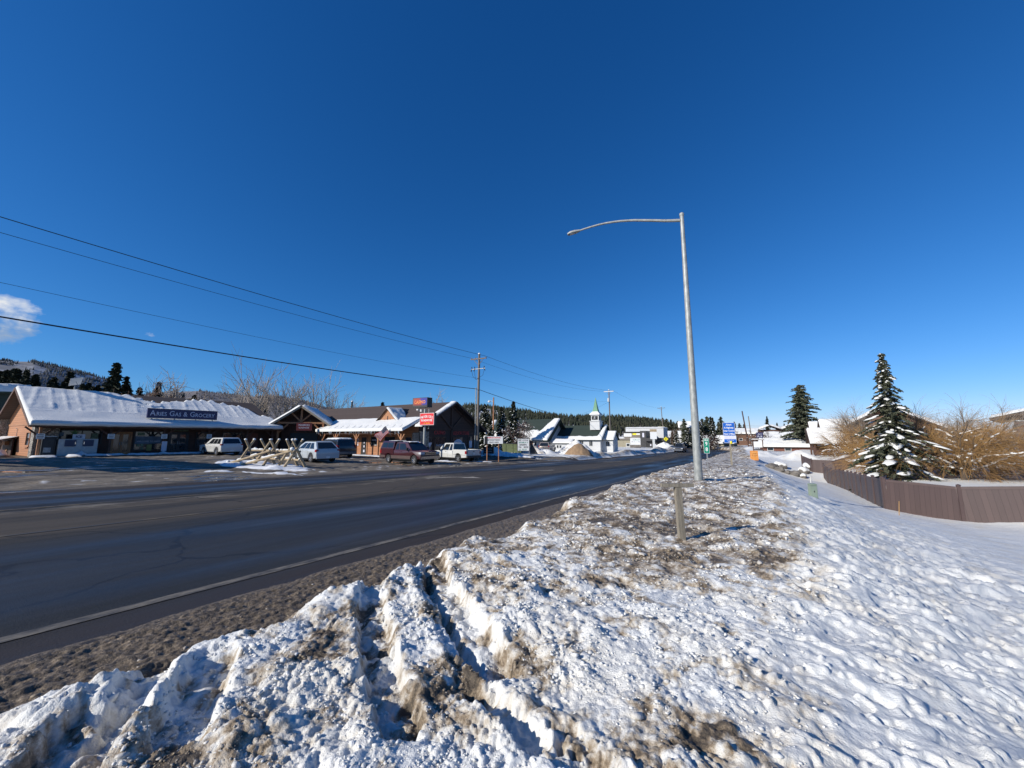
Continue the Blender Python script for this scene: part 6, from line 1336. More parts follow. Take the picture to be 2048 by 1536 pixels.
for x in (1.2, 1.9): window(an, (x, 0, 1.2), .55, .8, '-y', K['white'], fw=.07)
ch = thing('church', 'white church with a green roof and a bell tower under a green spire', 'church', (-35.2, 74.6, -1.0))
ch.scale = (.8, .8, .8)
o0, vd_, lu = gabled(ch, 0, 14.6, 0, 4.6, 9.2, 2.9, 6.15, K['white_siding'], K['green_roof'], .7, .6)
lv2 = vd_.length
roof_snow(ch, o0, (1, 0, 0), lu, vd_, lv2, lambda u, v: .24 - .5 * ss((v / lv2 - (.20 + .04 * pn(u, v, 1.5, 361) + 1.0 * ss((u - lu + 1.5) / 1.2))) / .04), .14)
mb = MB(); mb.bb(.05, 14.55, .05, 9.1, -1.2, 0); mb.bb(14.6, 17.15, 1.85, 6.15, -1.2, 0); mb.build('foundation', K['white_siding'], ch)
for x in (2.6, 5.0, 7.4, 9.8, 12.2): window(ch, (x, 0, 1.5), .95, 1.3, '-y', K['white'], mull=1, fw=.08)
tx, ty = 12.6, 3.4
mb = MB(); mb.bb(tx - 1.25, tx + 1.25, ty - 1.25, ty + 1.25, 4.9, 7.05); mb.build('tower_base', K['white_siding'], ch)
mb = MB(); mb.bb(tx - 1.4, tx + 1.4, ty - 1.4, ty + 1.4, 7.05, 7.2); mb.bb(tx - 1.2, tx + 1.2, ty - 1.2, ty + 1.2, 8.62, 8.75)
for sx_ in (-1, 1):
    for sy_ in (-1, 1): mb.bb(tx + sx_ * 1.0 - .2 * (sx_ > 0), tx + sx_ * 1.0 + .2 * (sx_ < 0), ty + sy_ * 1.0 - .2 * (sy_ > 0), ty + sy_ * 1.0 + .2 * (sy_ < 0), 7.2, 8.62)
for (a0, a1) in (((tx - .8, ty - 1.0), (tx + .8, ty - .9)), ((tx + .9, ty - .8), (tx + 1.0, ty + .8))): mb.bb(a0[0], a1[0], a0[1], a1[1], 7.2, 7.45); mb.bb(a0[0], a1[0], a0[1], a1[1], 8.4, 8.62)
mb.build('belfry', K['white'], ch); mb = MB(); mb.bb(tx - .75, tx + .75, ty - .75, ty + .75, 7.2, 8.6); mb.build('louvre', K['black'], ch)
mb = MB(); mb.lathe([(.001, 8.4), (.12, 8.38), (.22, 8.1), (.36, 7.75), (.42, 7.7)], 12, (tx, ty - .87, 0)); mb.build('bell', K['steel'], ch)
mb = MB(); mb.lathe([(1.9, 8.75), (1.85, 8.95), (1.0, 9.6), (.72, 9.9)], 4, (0, 0, 0)); o_ = mb.build('spire_skirt', K['snow'], ch, (tx, ty, 0), (0, 0, R(45)))
mb = MB(); mb.lathe([(1.02, 9.55), (.72, 10.4), (.05, 13.2), (.001, 13.25)], 4); mb.build('spire', mat('copper_green_spire', (.03, .22, .10), .5, var=.3), ch, (tx, ty, 0), (0, 0, R(45)))
mb = MB(); mb.prism([(1.8, 0), (6.2, 0), (6.2, 2.6), (4.0, 4.4), (1.8, 2.6)], 14.6, 17.2, 'x'); mb.build('vestibule', K['white_siding'], ch)
for s_ in (-1, 1): slab(ch, 'vestibule_roof', K['green_roof'], [(14.6, 4.0, 4.6), (17.6, 4.0, 4.6), (17.6, 4.0 + s_ * 2.7, 2.4), (14.6, 4.0 + s_ * 2.7, 2.4)], .12)
vv = Vector((0, 2.7, 2.2)); roof_snow(ch, (14.6, 1.3, 2.4), (1, 0, 0), 3.0, vv, vv.length, even(.22, 365), .15); window(ch, (15.9, 1.8, 1.4), 1.0, 1.3, '-y', K['white'], mull=1)
# ---------------------------------------------------------------- commercial building
cb = thing('office_building', 'low tan building with a grey upper storey, banners and a white wall behind', 'building', (-34.0, 115.0, -2.3))
mb = MB(); mb.bb(0, 9.5, 0, 9, 0, 2.95); mb.build('lower_block', K['tan'], cb); mb = MB(); mb.bb(-.3, 9.8, -.35, 9, 2.95, 3.35); mb.build('fascia', K['greige'], cb)
snow_slab('roof_snow', cb, -.3, 5.2, -.3, 6, 3.34, .35, 371, 30, 20)
mb = MB(); mb.bb(4.6, 9.6, .6, 8, 3.35, 5.1); mb.build('upper_block', K['greige'], cb); mb = MB(); mb.bb(4.4, 10.9, .1, 8, 5.1, 5.28); mb.build('roof_edge', K['dark'], cb)
mb = MB(); mb.bb(3.4, 14.6, 8.2, 16, 0, 6.5); mb.build('rear_block', K['white_siding'], cb); snow_slab('rear_roof_snow', cb, 3.2, 14.8, 8.0, 16.2, 6.5, .3, 375, 30, 20)
mb = MB(); mb.bb(9.6, 11.3, -.6, 6, 0, 5.5); mb.build('entrance_tower', K['dark'], cb); poster(cb, (10.5, -.6, 4.3), .5, 1.2, '-y', K['silver_letter'], 'tower_window')
for x in (6.0, 8.4): window(cb, (x, 0, 1.45), 1.15, 1.0, '-y', K['white'], fw=.15)
mb = MB(); mb.bb(7.0, 7.5, -.03, 0, 1.6, 2.1); mb.build('vent', K['dark'], cb)
poster(cb, (5.85, .6, 4.35), 2.2, .95, '-y', K['sign_white'], 'banner'); poster(cb, (8.3, .6, 4.6), 2.1, .5, '-y', K['yellow'], 'banner'); poster(cb, (8.9, .585, 4.62), 1.1, .46, '-y', K['sign_white'], 'banner_panel')
mb = MB(); mb.bb(11.3, 16.5, -.5, 7, 0, 2.6); mb.build('dark_front', K['black'], cb); mb = MB(); mb.bb(11.2, 16.6, -1.3, 7, 2.6, 3.5); mb.build('canopy', K['dark'], cb); snow_slab('canopy_snow', cb, 11.2, 16.6, -1.3, 1.5, 2.62, .3, 379, 24, 12)
for x in (12.4, 13.1, 13.7): poster(cb, (x, -.5, 1.5), .35, .5, '-y', K['silver_letter'], 'window_notice')
tg = thing('tall_sign', 'narrow white pylon sign with a tan top before the dark shop front', 'sign', (-20.3, 112.0, gz(-20.3, 112)), R(15))
mb = MB(); mb.bb(-.3, .3, -.15, .15, 0, 2.4); mb.build('pylon', K['white'], tg); mb = MB(); mb.bb(-.85, .85, -.2, .2, 2.4, 4.4); mb.build('panel', K['sign_white'], tg); mb = MB(); mb.bb(-.87, .87, -.22, .22, 4.4, 5.1); mb.build('header', K['log'], tg)
mn = thing('monument_sign', 'low white sign with green lettering on a stone base in the snow', 'sign', (-24.0, 106.5, gz(-24, 106.5)), R(12))
mb = MB(); mb.bb(-1.4, 1.4, -.25, .25, 0, .75); mb.build('stone_base', K['rock'], mn); mb = MB(); mb.bb(-1.3, 1.3, -.15, .15, .75, 2.5); mb.build('panel', K['sign_white'], mn); scribble(mn, (0, -.152, 2.1), 2.1, .36, K['green_sign'], 31); scribble(mn, (0, -.152, 1.55), 2.2, .24, K['steel'], 32)
snow_slab('sign_snow', mn, -1.35, 1.35, -.2, .2, 2.5, .18, 381, 18, 6)
mb = MB(); mb.bb(-.75, .75, -.1, .1, 0, 1.5)
bs_ = thing('box_sign', 'pale yellow box sign mounted high beside the leaning utility pole', 'sign', (-21.9, 135, -2.0), R(15)); mb = MB(); mb.tube([(0, .1, 0), (0, .1, 5.2)], .12, 8); mb.build('pole', K['dark'], bs_); mb = MB(); mb.bb(-1.0, 1.0, -.2, .2, 4.6, 6.9); mb.build('box', mat('pale_yellow_face', (.62, .56, .36), .5), bs_)
yw = thing('warning_sign', 'bright yellow pedestrian warning sign on a thin post up the road', 'road sign', (-17.2, 112.5, gz(-17.2, 112.5)), R(14))
mb = MB(); mb.bb(-.04, .04, 0, .06, 0, 2.6); mb.build('post', K['steel'], yw); mb = MB(); mb.prism([(0, 1.75), (.62, 2.37), (0, 2.99), (-.62, 2.37)], -.03, 0, 'y'); mb.build('face', K['yellow'], yw); mb = MB(); mb.bb(-.07, .07, -.04, -.03, 2.15, 2.5); mb.lathe([(.001, 2.52), (.09, 2.58), (.09, 2.66), (.001, 2.74)], 8, (0, -.035, 0)); mb.beam((0, -.036, 2.2), (.18, -.036, 2.0), .02, .07, up=(0, 1, 0)); mb.beam((0, -.036, 2.2), (-.14, -.036, 1.98), .02, .07, up=(0, 1, 0)); mb.build('pedestrian_symbol', K['black'], yw)
# sand pile and snow piles as things
def pile(name, label, x, y, rx, ry, h, m_, seed, cat='pile', snow=None):
    n_ = 46; gx_, gy_ = np.meshgrid(np.linspace(-1.15, 1.15, n_), np.linspace(-1.15, 1.15, n_)); a, b_ = gx_.ravel(), gy_.ravel(); d = np.hypot(a, b_)
    X_, Y_ = x + a * rx, y + b_ * ry; hz = h * np.clip(1 - d ** 1.5, -.2, 1) * (1 + .22 * pn(X_, Y_, 1.1, seed)) + .12 * lumps(X_, Y_, .5, seed + 1, .6) * (d < 1.05)
    bz2 = ground_z(X_, Y_) - gz(x, y); i = np.arange(n_ * n_).reshape(n_, n_); F = np.stack([i[:-1, :-1], i[:-1, 1:], i[1:, 1:], i[1:, :-1]], -1).reshape(-1, 4); F = F[(d[F] < 1.12).all(1)]
    V_ = np.stack([a * rx, b_ * ry, bz2 + hz], -1)
    return tag(link(name, np_mesh(name, V_, F, m_, True), None, (x, y, gz(x, y) + .02)), label, cat)
pile('sand_pile', 'heap of brown road sand bulging out of the ploughed snow before the church', -22.3, 59.2, 2.3, 1.9, 1.75, K['sand'], 401)
pile('snow_pile', 'tall white snow pile just behind the brown sand heap', -23.6, 61.4, 3.4, 2.2, 2.25, K['snow_dirty'], 411)
pile('snow_pile', 'dirty tan-streaked snow pile before the minivan', -29.4, 56.3, 2.7, 1.6, 1.2, mat('tan_snow', (.62, .52, .38), .9, col2=(.80, .78, .74), vs_=1.6, bmp=.5, bs=9), 421)
pile('snow_pile', 'white snow bank in the shade left of the dumpster', -30.6, 46.6, 2.6, 1.4, 1.15, K['snow'], 431)
pile('snow_pile', 'rough snow pile beneath the yellow warning sign', -17.6, 110.5, 2.6, 1.8, 1.5, K['snow'], 441)
# ---------------------------------------------------------------- off to the left: dark green shop, unseen canopy added for its shadow
gs = thing('green_shop', 'dark green shop with stacked snowy roofs at the far left edge', 'shop', (-78, 4.0, -.1))
mb = MB(); mb.bb(-10, 4, 2, 12, 0, 6.6); mb.build('walls', mat('dark_green_wall', (.012, .03, .026), .7), gs); slab(gs, 'roof', K['green_roof'], [(-11, 1, 6.6), (5, 1, 6.6), (5, 13, 7.4), (-11, 13, 7.4)], .2); roof_snow(gs, (-11, .9, 6.62), (1, 0, 0), 16, (0, 12, .8), 6, even(.9, 451), .4)
for z_ in (2.2, 4.0): slab(gs, 'awning', K['green_roof'], [(-11, -.5, z_), (5, -.5, z_), (5, 2, z_ + .6), (-11, 2, z_ + .6)], .15); roof_snow(gs, (-11, -.6, z_), (1, 0, 0), 16, (0, 2.5, .6), 2.5, even(.55, 455), .3)
mb = MB(); mb.lathe([(.75, 0), (.55, .02), (.55, .06), (.75, .04)], 20, (-.2, 1.93, 5.6), axis='y'); mb.build('pale_emblem', mat('pale_teal', (.20, .32, .30), .6), gs)
# unseen canopy, added and turned to cast the long shadow across the lot
fc_ = thing('shadow_canopy', 'flat unseen canopy added left of the view to shadow the lot', 'canopy', (-33.6, 2.6, 0), R(15))
mb = MB(); mb.bb(-16, 0, -5.2, 0, 5.3, 6.3); mb.build('deck', K['white'], fc_)
for x in (-13.5, -2.5): mb = MB(); mb.bb(x - .2, x + .2, -2.8, -2.4, -.3, 5.3); mb.build('column', K['steel'], fc_)
# ---------------------------------------------------------------- right side houses
hA = thing('chalet_house', 'large brown gable-fronted house with snow along its sloping roof edge', 'house', (13.6, 80.5, -1.3), R(-13))
rx_ = 6.2
mb = MB(); mb.prism([(0, 0), (12.4, 0), (12.4, 3.7), (rx_, 7.3), (0, 3.7)], 0, .3, 'y'); mb.build('gable_wall', K['brown_wall'], hA); mb = MB(); mb.bb(0, .3, .3, 14, 0, 3.7); mb.build('side_wall', K['brown_wall'], hA)
for s_, xe_ in ((-1, -.9), (1, 13.3)):
    slab(hA, 'roof', K['shingle'], [(rx_, -1.0, 7.45), (rx_, 14.5, 7.45), (xe_, 14.5, 3.3), (xe_, -1.0, 3.3)], .25); vv = Vector((rx_ - xe_, 0, 4.15)); roof_snow(hA, (xe_, -1.1, 3.3), (0, 1, 0), 15.6, vv, vv.length, even(.38, 461), .3)
window(hA, (5.2, 0, 4.0), 1.1, 1.2, '-y', K['log']); window(hA, (2.5, 0, 1.6), 1.6, 1.3, '-y', K['log'])
mb = MB(); mb.bb(3.05, 3.25, -.06, 0, 2.6, 4.6); mb.build('downpipe', K['log'], hA)
def small_gable(label, x, y, w_, d_, h_, zr_, zb, wallm, gm=K['dark_timber']):
    """ridge along x, dark gable end towards -x, long snowy slope facing the camera"""
    t = thing('gabled_wing', label, 'house wing', (x, y, zb)); mb = MB(); mb.prism([(0, 0), (d_, 0), (d_, h_), (d_ / 2, zr_ - .1), (0, h_)], 0, w_, 'x'); mb.build('walls', wallm, t)
    for s_ in (0, 1):
        yb_ = -.5 if s_ == 0 else d_ + .5; slab(t, 'roof', K['shingle'], [(-.5, d_ / 2, zr_), (w_ + .3, d_ / 2, zr_), (w_ + .3, yb_, h_ - .35), (-.5, yb_, h_ - .35)], .15); vv = Vector((0, d_ / 2 - yb_, zr_ - h_ + .35)); roof_snow(t, (-.5, yb_, h_ - .35), (1, 0, 0), w_ + .8, vv, vv.length, even(.3, 465 + int(x)), .2)
    return t
small_gable('steep snowy gable wing with a dark end, left of the big brown house', 11.9, 88.5, 3.6, 5.0, 2.6, 5.4, -1.0, K['dark_timber'])
pvw = 1
small_gable('taller steep snowy gable wing touching the big brown house', 12.7, 83.5, 3.6, 4.6, 3.0, 5.6, -1.0, K['dark_timber'])
pv_ = thing('snowy_pavilion', 'open timber pavilion under a broad snow-covered roof', 'pavilion', (9.6, 74.0, -1.3))
pv_.scale = (.86, .9, .95)
for (x, y) in ((.3, .3), (2.2, .3), (3.6, .3), (5.2, .3), (.3, 4.4), (5.2, 4.4)): mb = MB(); mb.bb(x - .13, x + .13, y - .13, y + .13, 0, 2.2); mb.build('post', K['dark_timber'], pv_)
for s_ in (0, 1):
    yb_ = -.4 if s_ == 0 else 5.1; slab(pv_, 'roof', K['shingle'], [(-.6, 2.35, 4.35), (5.4, 2.35, 4.35), (6.6, yb_, 1.95), (-.3, yb_, 1.95)], .15); vv = Vector((0, 2.35 - yb_, 2.4)); roof_snow(pv_, (-.4, yb_ - .05, 1.95), (1, 0, 0), 6.6, vv, vv.length, even(.34, 471), .18)
mb = MB(); mb.prism([(.2, 1.9), (4.5, 1.9), (2.35, 4.1)], -.05, .05, 'x'); mb.build('gable_end', K['dark_timber'], pv_); mb = MB(); mb.bb(.5, 5, 3.8, 4.0, 0, 2); mb.bb(.5, 5, .2, .3, .35, .5); mb.bb(.5, 5, .2, .3, .8, .95); mb.build('railing', K['dark_timber'], pv_)
lt = thing('lean_to', 'brown lean-to wing below the big house with a snowy sloping roof edge', 'house wing', (12.2, 75.5, -1.5))
mb = MB(); mb.prism([(0, 0), (8, 0), (8, 5.0), (0, 2.1)], 0, 4, 'y'); mb.build('walls', K['brown_wall'], lt); slab(lt, 'roof', K['shingle'], [(-1.6, -.6, 1.65), (8.2, -.6, 5.2), (8.2, 4, 5.2), (-1.6, 4, 1.65)], .15); vv = Vector((9.8, 0, 3.55)); roof_snow(lt, (-1.6, -.7, 1.65), (0, 1, 0), 4.6, vv, vv.length, even(.3, 475), .2)
br = thing('red_barn', 'red-brown barn with a long low snowy roof edge at the right border', 'barn', (25.4, 62.4, -1.15), R(-24))
mb = MB(); mb.prism([(0, 0), (26, 0), (26, 5.0), (13, 8.6), (0, 5.0)], 0, .3, 'y'); mb.build('gable_wall', K['red_barn'], br); mb = MB(); mb.bb(0, .3, .3, 14, 0, 5); mb.build('side_wall', K['red_barn'], br)
for xe_ in (-1.6, 27.6): slab(br, 'roof', K['shingle'], [(13, -1.2, 8.75), (13, 14, 8.75), (xe_, 14, 4.7), (xe_, -1.2, 4.7)], .3); vv = Vector((13 - xe_, 0, 4.05)); roof_snow(br, (xe_, -1.3, 4.7), (0, 1, 0), 15, vv, vv.length, even(.26, 481), .3)
mb = MB(); mb.bb(1, 25, -1.0, 0, 1.2, 1.35); mb.build('deck_edge', K['dark_timber'], br); snow_slab('deck_snow', br, 1, 25, -1.0, -.05, 1.35, .4, 485, 60, 6)
# motel and snowy roofs beyond the driveway
mo = thing('motel', 'long dark motel with a row of shallow snowy gables on the horizon', 'motel', (5.8, 150.0, -2.2))
mb = MB(); mb.bb(0, 30, 0, 8, 0, 6.0); mb.build('walls', K['dark_timber'], mo)
for k in range(5):
    x = 3 + 6 * k
    for s_ in (-1, 1): slab(mo, 'roof', K['shingle'], [(x, -1.6, 7.4), (x + s_ * 3.0, -1.6, 6.2), (x + s_ * 3.0, 8, 6.2), (x, 8, 7.4)], .2); vv = Vector((-s_ * 3.0, 0, 1.2)); roof_snow(mo, (x + s_ * 3.0, -1.7, 6.2), (0, 1, 0), 9.6, vv, vv.length, even(.5, 491 + k), .4)
mb = MB(); mb.bb(0, 30, -1.5, -1.35, 3.2, 4.0); mb.build('balcony', K['brown_wall'], mo)
def lowhouse(name, label, x, y, zb, w_, d_, h_, zr_, wm, rz=0, cat='house', thick=.5):
    t = thing(name, label, cat, (x, y, zb), rz); o0, vd2, lu2 = gabled(t, 0, w_, 0, d_ / 2, d_, h_, zr_, wm, K['shingle'], .6, .5); roof_snow(t, o0, (1, 0, 0), lu2, vd2, vd2.length, even(thick, 500 + int(x * 3) % 90), .3)
    for k in range(max(1, int(w_ / 3.5))): window(t, (1.6 + k * 3.2, 0, h_ * .55), 1.2, .9, '-y', K['white'])
    return t
lowhouse('low_house', 'low grey house with a small gable under thick snow below the motel', 6.2, 122, -2.0, 10.5, 7, 3.0, 4.6, K['greige'])
lowhouse('low_house', 'brown house with a broad smooth snowy roof before the motel', 9.4, 112, -2.0, 10, 8, 1.9, 3.9, K['brown_wall'])
lowhouse('low_house', 'low red-brown cabin under deep snow left of the pavilion', 4.3, 104, -2.0, 9, 6, 1.6, 3.0, K['red_barn'])
lowhouse('low_house', 'long flat snow-roofed building behind the highway sign', -4.2, 165, -2.2, 12, 8, 5.0, 6.6, K['brown_wall'], 0)
lowhouse('low_house', 'snow-roofed cottage with a pale wall left of the highway sign', -11, 140, -2.2, 9.5, 6, 2.0, 4.0, K['tan'], R(-10))
lowhouse('hillside_house', 'grey house high among the trees behind the lamp pole', -23, 190, 3.0, 9, 7, 3.0, 5.4, K['greige'], R(10))
lowhouse('hillside_house', 'white-roofed house lower among the trees behind the lamp pole', -27, 170, -1.0, 9, 6, 2.6, 4.8, K['white_siding'], R(12))
dmn = thing('driveway_sign', 'dark driveway sign frame with a white panel behind the orange board', 'sign', (3.3, 95.0, -1.95))
dmn.scale = (.72, .72, .78)
mb = MB(); mb.bb(-1.3, -1.05, -.15, .15, 0, 3.6); mb.bb(1.05, 1.3, -.15, .15, 0, 3.6); mb.build('post', K['dark_timber'], dmn); mb = MB(); mb.bb(-1.05, 1.05, -.1, .1, 1.7, 3.2); mb.build('panel', K['sign_white'], dmn); mb = MB(); mb.bb(-1.6, 1.6, -.3, .3, 3.6, 3.75); mb.build('cap', K['dark_timber'], dmn); snow_slab('snow_cap', dmn, -1.6, 1.6, -.3, .3, 3.74, .3, 521, 18, 8)
mb = MB(); mb.bb(-1.05, 1.05, -.08, .08, .9, 1.2); mb.build('lower_board', K['dark'], dmn); mb = MB(); mb.bb(-.2, 1.4, -.1, .1, 4.2, 5.6); mb.build('upper_sign', K['navy'], dmn); scribble(dmn, (.6, -.102, 5.15), .9, .22, K['sign_white'], 41); scribble(dmn, (.6, -.102, 4.6), 1.2, .34, K['sign_white'], 42); mb = MB(); mb.bb(1.2, 1.3, -.05, .05, 3.6, 4.3); mb.build('sign_arm', K['dark'], dmn)
# ================================================================ trees
def quads_from(C, A, B):
    """cards: centre C, half axes A and B -> verts, faces"""
    n = len(C); V = np.stack([C - A - B, C + A - B, C + A + B, C - A + B], 1).reshape(-1, 3)
    return V, np.arange(4 * n).reshape(n, 4)
def conifer(h, r, nb, per, seed, droop=.25, base=.06, pw=.85, gap=.0, card=.22, snow=0.0, trunk_r=.16, up=.25):
    """whorled branches carrying many small needle cards; returns crown, trunk, snow meshes"""
    g = np.random.default_rng(seed); t = base + (1 - base) * (np.arange(nb) + g.random(nb) * .8) / nb
    t = np.clip(t, 0, .985); az = np.arange(nb) * 2.39996 + g.normal(0, .35, nb)
    env = np.clip(1 - t, 0, 1) ** pw * (1 if True else 1); ln = r * (env * (.50 + .70 * g.random(nb) ** 1.3 + .12 * np.sin(az * 2.0 + t * 9)) + .035)
    ln *= np.where(g.random(nb) < gap, .45, 1)
    s = np.linspace(.12, 1, per); S_, I = np.meshgrid(s, np.arange(nb)); S_, I = S_.ravel(), I.ravel()
    S_ = np.clip(S_ + g.normal(0, .05, len(S_)), .05, 1.03)
    side = g.normal(0, 1, len(S_)) * .16 * ln[I] * (1.15 - S_) * 1.1
    d = S_ * ln[I]; z = t[I] * h + up * d * (1 - S_) - droop * d * S_ + g.normal(0, .05, len(d)) * card * 2
    ca, sa = np.cos(az[I]), np.sin(az[I]); P = np.stack([d * ca - side * sa, d * sa + side * ca, z], -1)
    k = card * (.65 + .7 * g.random(len(d))) * (.75 + .5 * (1 - t[I]))
    dirn = np.stack([ca + g.normal(0, .55, len(d)), sa + g.normal(0, .55, len(d)), -.25 + g.normal(0, .35, len(d))], -1); dirn /= np.linalg.norm(dirn, axis=1)[:, None]
    o = np.stack([g.normal(0, 1, len(d)), g.normal(0, 1, len(d)), g.normal(0, .6, len(d))], -1); o -= (o * dirn).sum(1)[:, None] * dirn; o /= np.linalg.norm(o, axis=1)[:, None]
    V, F = quads_from(P, dirn * k[:, None], o * (k * .38)[:, None])
    crown = np_mesh('crown', V, F)
    mb = MB(); mb.tube([(0, 0, -.3), (0, 0, h * .3), (.02 * h * .1, 0, h * .7), (0, 0, h * .99)], [trunk_r, trunk_r * .75, trunk_r * .35, .015], 9)
    for i in range(0, nb, 2):
        a = az[i]; l = ln[i]; zt = t[i] * h
        mb.tube([(0, 0, zt), (l * .5 * math.cos(a), l * .5 * math.sin(a), zt + up * l * .25 - droop * l * .25), (l * .95 * math.cos(a), l * .95 * math.sin(a), zt - droop * l * .9)], [trunk_r * .22 * (1.1 - t[i]), trunk_r * .14 * (1.1 - t[i]), .006], 4, False)
    sn = None
    if snow > 0:
        SV, SF = [], []; cnt = 0
        sel = np.where(g.random(nb) < snow)[0]
        for i in sel:
            f0 = .3 + .5 * g.random(); l = ln[i]
            for q in range(g.integers(1, 3)):
                f = min(1.0, f0 + .22 * q); d_ = f * l; zc = t[i] * h + up * d_ * (1 - f) - droop * d_ * f + .05
                cx, cy = d_ * math.cos(az[i] + g.normal(0, .1)), d_ * math.sin(az[i] + g.normal(0, .1)); a = az[i]
                L1 = .19 * l * (.6 + .8 * g.random()) + .05; W1 = L1 * (.35 + .3 * g.random()); Hh = .05 + .22 * W1
                sl_ = -droop * 1.2 + .1
                nn = 7; rows = [(0.001, 1.0), (.62, .72), (1.0, .0), (.8, -.35)]
                for rr1, hh1 in rows:
                    for q2 in range(nn):
                        b_ = 2 * math.pi * q2 / nn; wob = 1 + .25 * g.normal(); ux, uy = rr1 * math.cos(b_) * L1 * wob, rr1 * math.sin(b_) * W1 * wob
                        SV.append((cx + ux * math.cos(a) - uy * math.sin(a), cy + ux * math.sin(a) + uy * math.cos(a), zc + hh1 * Hh + ux * sl_))
                for r1 in range(3):
                    for q2 in range(nn): SF.append((cnt + r1 * nn + q2, cnt + r1 * nn + (q2 + 1) % nn, cnt + (r1 + 1) * nn + (q2 + 1) % nn, cnt + (r1 + 1) * nn + q2))
                cnt += 4 * nn
        sn = np_mesh('snow_clumps', SV, SF, K['snow'], True)
    return crown, mb, sn
CM = {}
def conifer_proto(key, matn, **kw):
    crown, mb, sn = conifer(**kw); crown.materials.append(K[matn]); tm = bpy.data.meshes.new('trunk'); tm.from_pydata(mb.v, [], mb.f); tm.materials.append(K['bark']); CM[key] = (crown, tm, sn); return CM[key]
def plant(name, key, label, x, y, z=None, s=1.0, rz=0.0, cat='tree', group=None):
    t = thing(name, label, cat, (x, y, gz(x, y) if z is None else z), rz, group)
    t.scale = (s, s, s); c, tr, sn = CM[key]; link('trunk', tr, t); link('crown', c, t)
    if sn is not None: link('snow_clumps', sn, t)
    return t
conifer_proto('spruce_near', 'needle', h=10.9, r=3.3, nb=250, per=66, seed=3, droop=.36, base=.04, pw=1.0, gap=.28, card=.115, snow=.72, trunk_r=.2, up=.12)
plant('spruce_tree', 'spruce_near', 'tall dark spruce loaded with snow standing behind the brown fence', 11.25, 44.8, -2.05, 1, .4)
conifer_proto('pine', 'needle_pine', h=14.0, r=4.7, nb=230, per=50, seed=7, droop=.05, base=.15, pw=.52, gap=.2, card=.23, snow=.05, trunk_r=.34, up=.22)
plant('pine_tree', 'pine', 'big broad pine against the sky right of the motel roofs', 12.3, 105.5, -1.0, 1.0, .3)
conifer_proto('spruce_a', 'needle_far', h=10, r=2.6, nb=130, per=22, seed=11, droop=.3, base=.03, pw=.9, gap=.12, card=.28, snow=.10)
conifer_proto('spruce_b', 'needle_far', h=10, r=2.1, nb=120, per=20, seed=12, droop=.25, base=.05, pw=.8, gap=.2, card=.27, snow=.05)
conifer_proto('pine_b', 'needle_pine', h=10, r=2.7, nb=90, per=22, seed=13, droop=.1, base=.2, pw=.6, gap=.2, card=.32, snow=.05)
conifer_proto('spruce_snow', 'needle_far', h=10, r=2.7, nb=140, per=22, seed=14, droop=.4, base=.02, pw=.85, gap=.1, card=.27, snow=1.0)
# behind the store and roadhouse: (label, kind, px-derived x, y, scale)
def put(lst, name, group, k=1.0):
    for i, (key, x, y, s, lb) in enumerate(lst): plant(name, key, lb, x, y, None, s * k, i * 1.7, 'tree', group)
put([('spruce_a', -92.0, 11.6, 1.18, 'dark spruce furthest left behind the store roof'), ('spruce_b', -90.0, 12.2, 1.15, 'narrow dark spruce second from the left behind the store'), ('spruce_a', -92.0, 13.4, 1.12, 'dark spruce just left of the satellite dish'), ('spruce_b', -90.0, 14.8, 1.00, 'short spruce just left of the dish mast'), ('spruce_a', -90.0, 16.0, 1.02, 'dark spruce directly behind the satellite dish'), ('spruce_b', -88.0, 17.6, 1.00, 'dark spruce right of the satellite dish'), ('spruce_a', -88.0, 19.3, 1.00, 'small dark spruce left of the tall wide one'), ('spruce_a', -84.0, 20.1, 1.34, 'tallest wide dark spruce above the left half of the store roof'), ('spruce_b', -85.0, 21.7, 1.15, 'spruce leaning on the right of the tallest wide one'), ('spruce_b', -84.0, 23.2, 0.98, 'low spruce left of the spreading bare tree'), ('spruce_b', -82.0, 24.9, 1.08, 'slender spruce among bare branches over the store sign'), ('spruce_a', -84.0, 27.8, 0.98, 'dark spruce behind the pale leaning branches'), ('spruce_b', -84.0, 28.9, 0.95, 'second small spruce behind the pale leaning branches'), ('spruce_a', -84.0, 30.6, 0.94, 'small pointed spruce above the middle of the store roof'), ('spruce_b', -80.0, 37.2, 0.72, 'low spruce between bare poplars above the porch'), ('spruce_a', -82.0, 48.5, 0.78, 'small spruce in front of the bare poplars'), ('spruce_a', -80.0, 49.0, 0.82, 'small spruce right of the bare poplars'), ('spruce_b', -78.0, 52.0, 0.80, 'little spruce left of the flue')], 'spruce_tree', 'dark spruces behind the store')
put([('spruce_b', -66, 57.5, 1.0, 'lone pale-green spruce above the roadhouse ridge'), ('spruce_a', -70, 51.6, .74, 'dumpy dark conifer just right of the flue')], 'spruce_tree', 'conifers above the roadhouse ridge')
put([('spruce_snow', -44, 64.5, .92, 'snow-flecked spruce right behind the roadhouse gable'), ('spruce_snow', -42.5, 68.5, .9, 'snow-flecked spruce between gable and nearest utility pole'), ('spruce_snow', -36.8, 63.5, .94, 'snow-flecked spruce just right of the nearest utility pole'), ('spruce_snow', -40.0, 60.5, .62, 'small snowy spruce beside the hall corner')], 'spruce_tree', 'snowy spruces beside the white hall')
for i in range(46):
    x_, y_ = -random.uniform(92, 112), 4 + i * 1.0; plant('spruce_tree', ('spruce_a', 'spruce_b')[i % 2], 'dark spruce in the wood line further back behind the store', x_, y_, None, random.uniform(.9, 1.2) * (1.12 if y_ < 26 else .92), i * .9, 'tree', 'wood line behind the store')
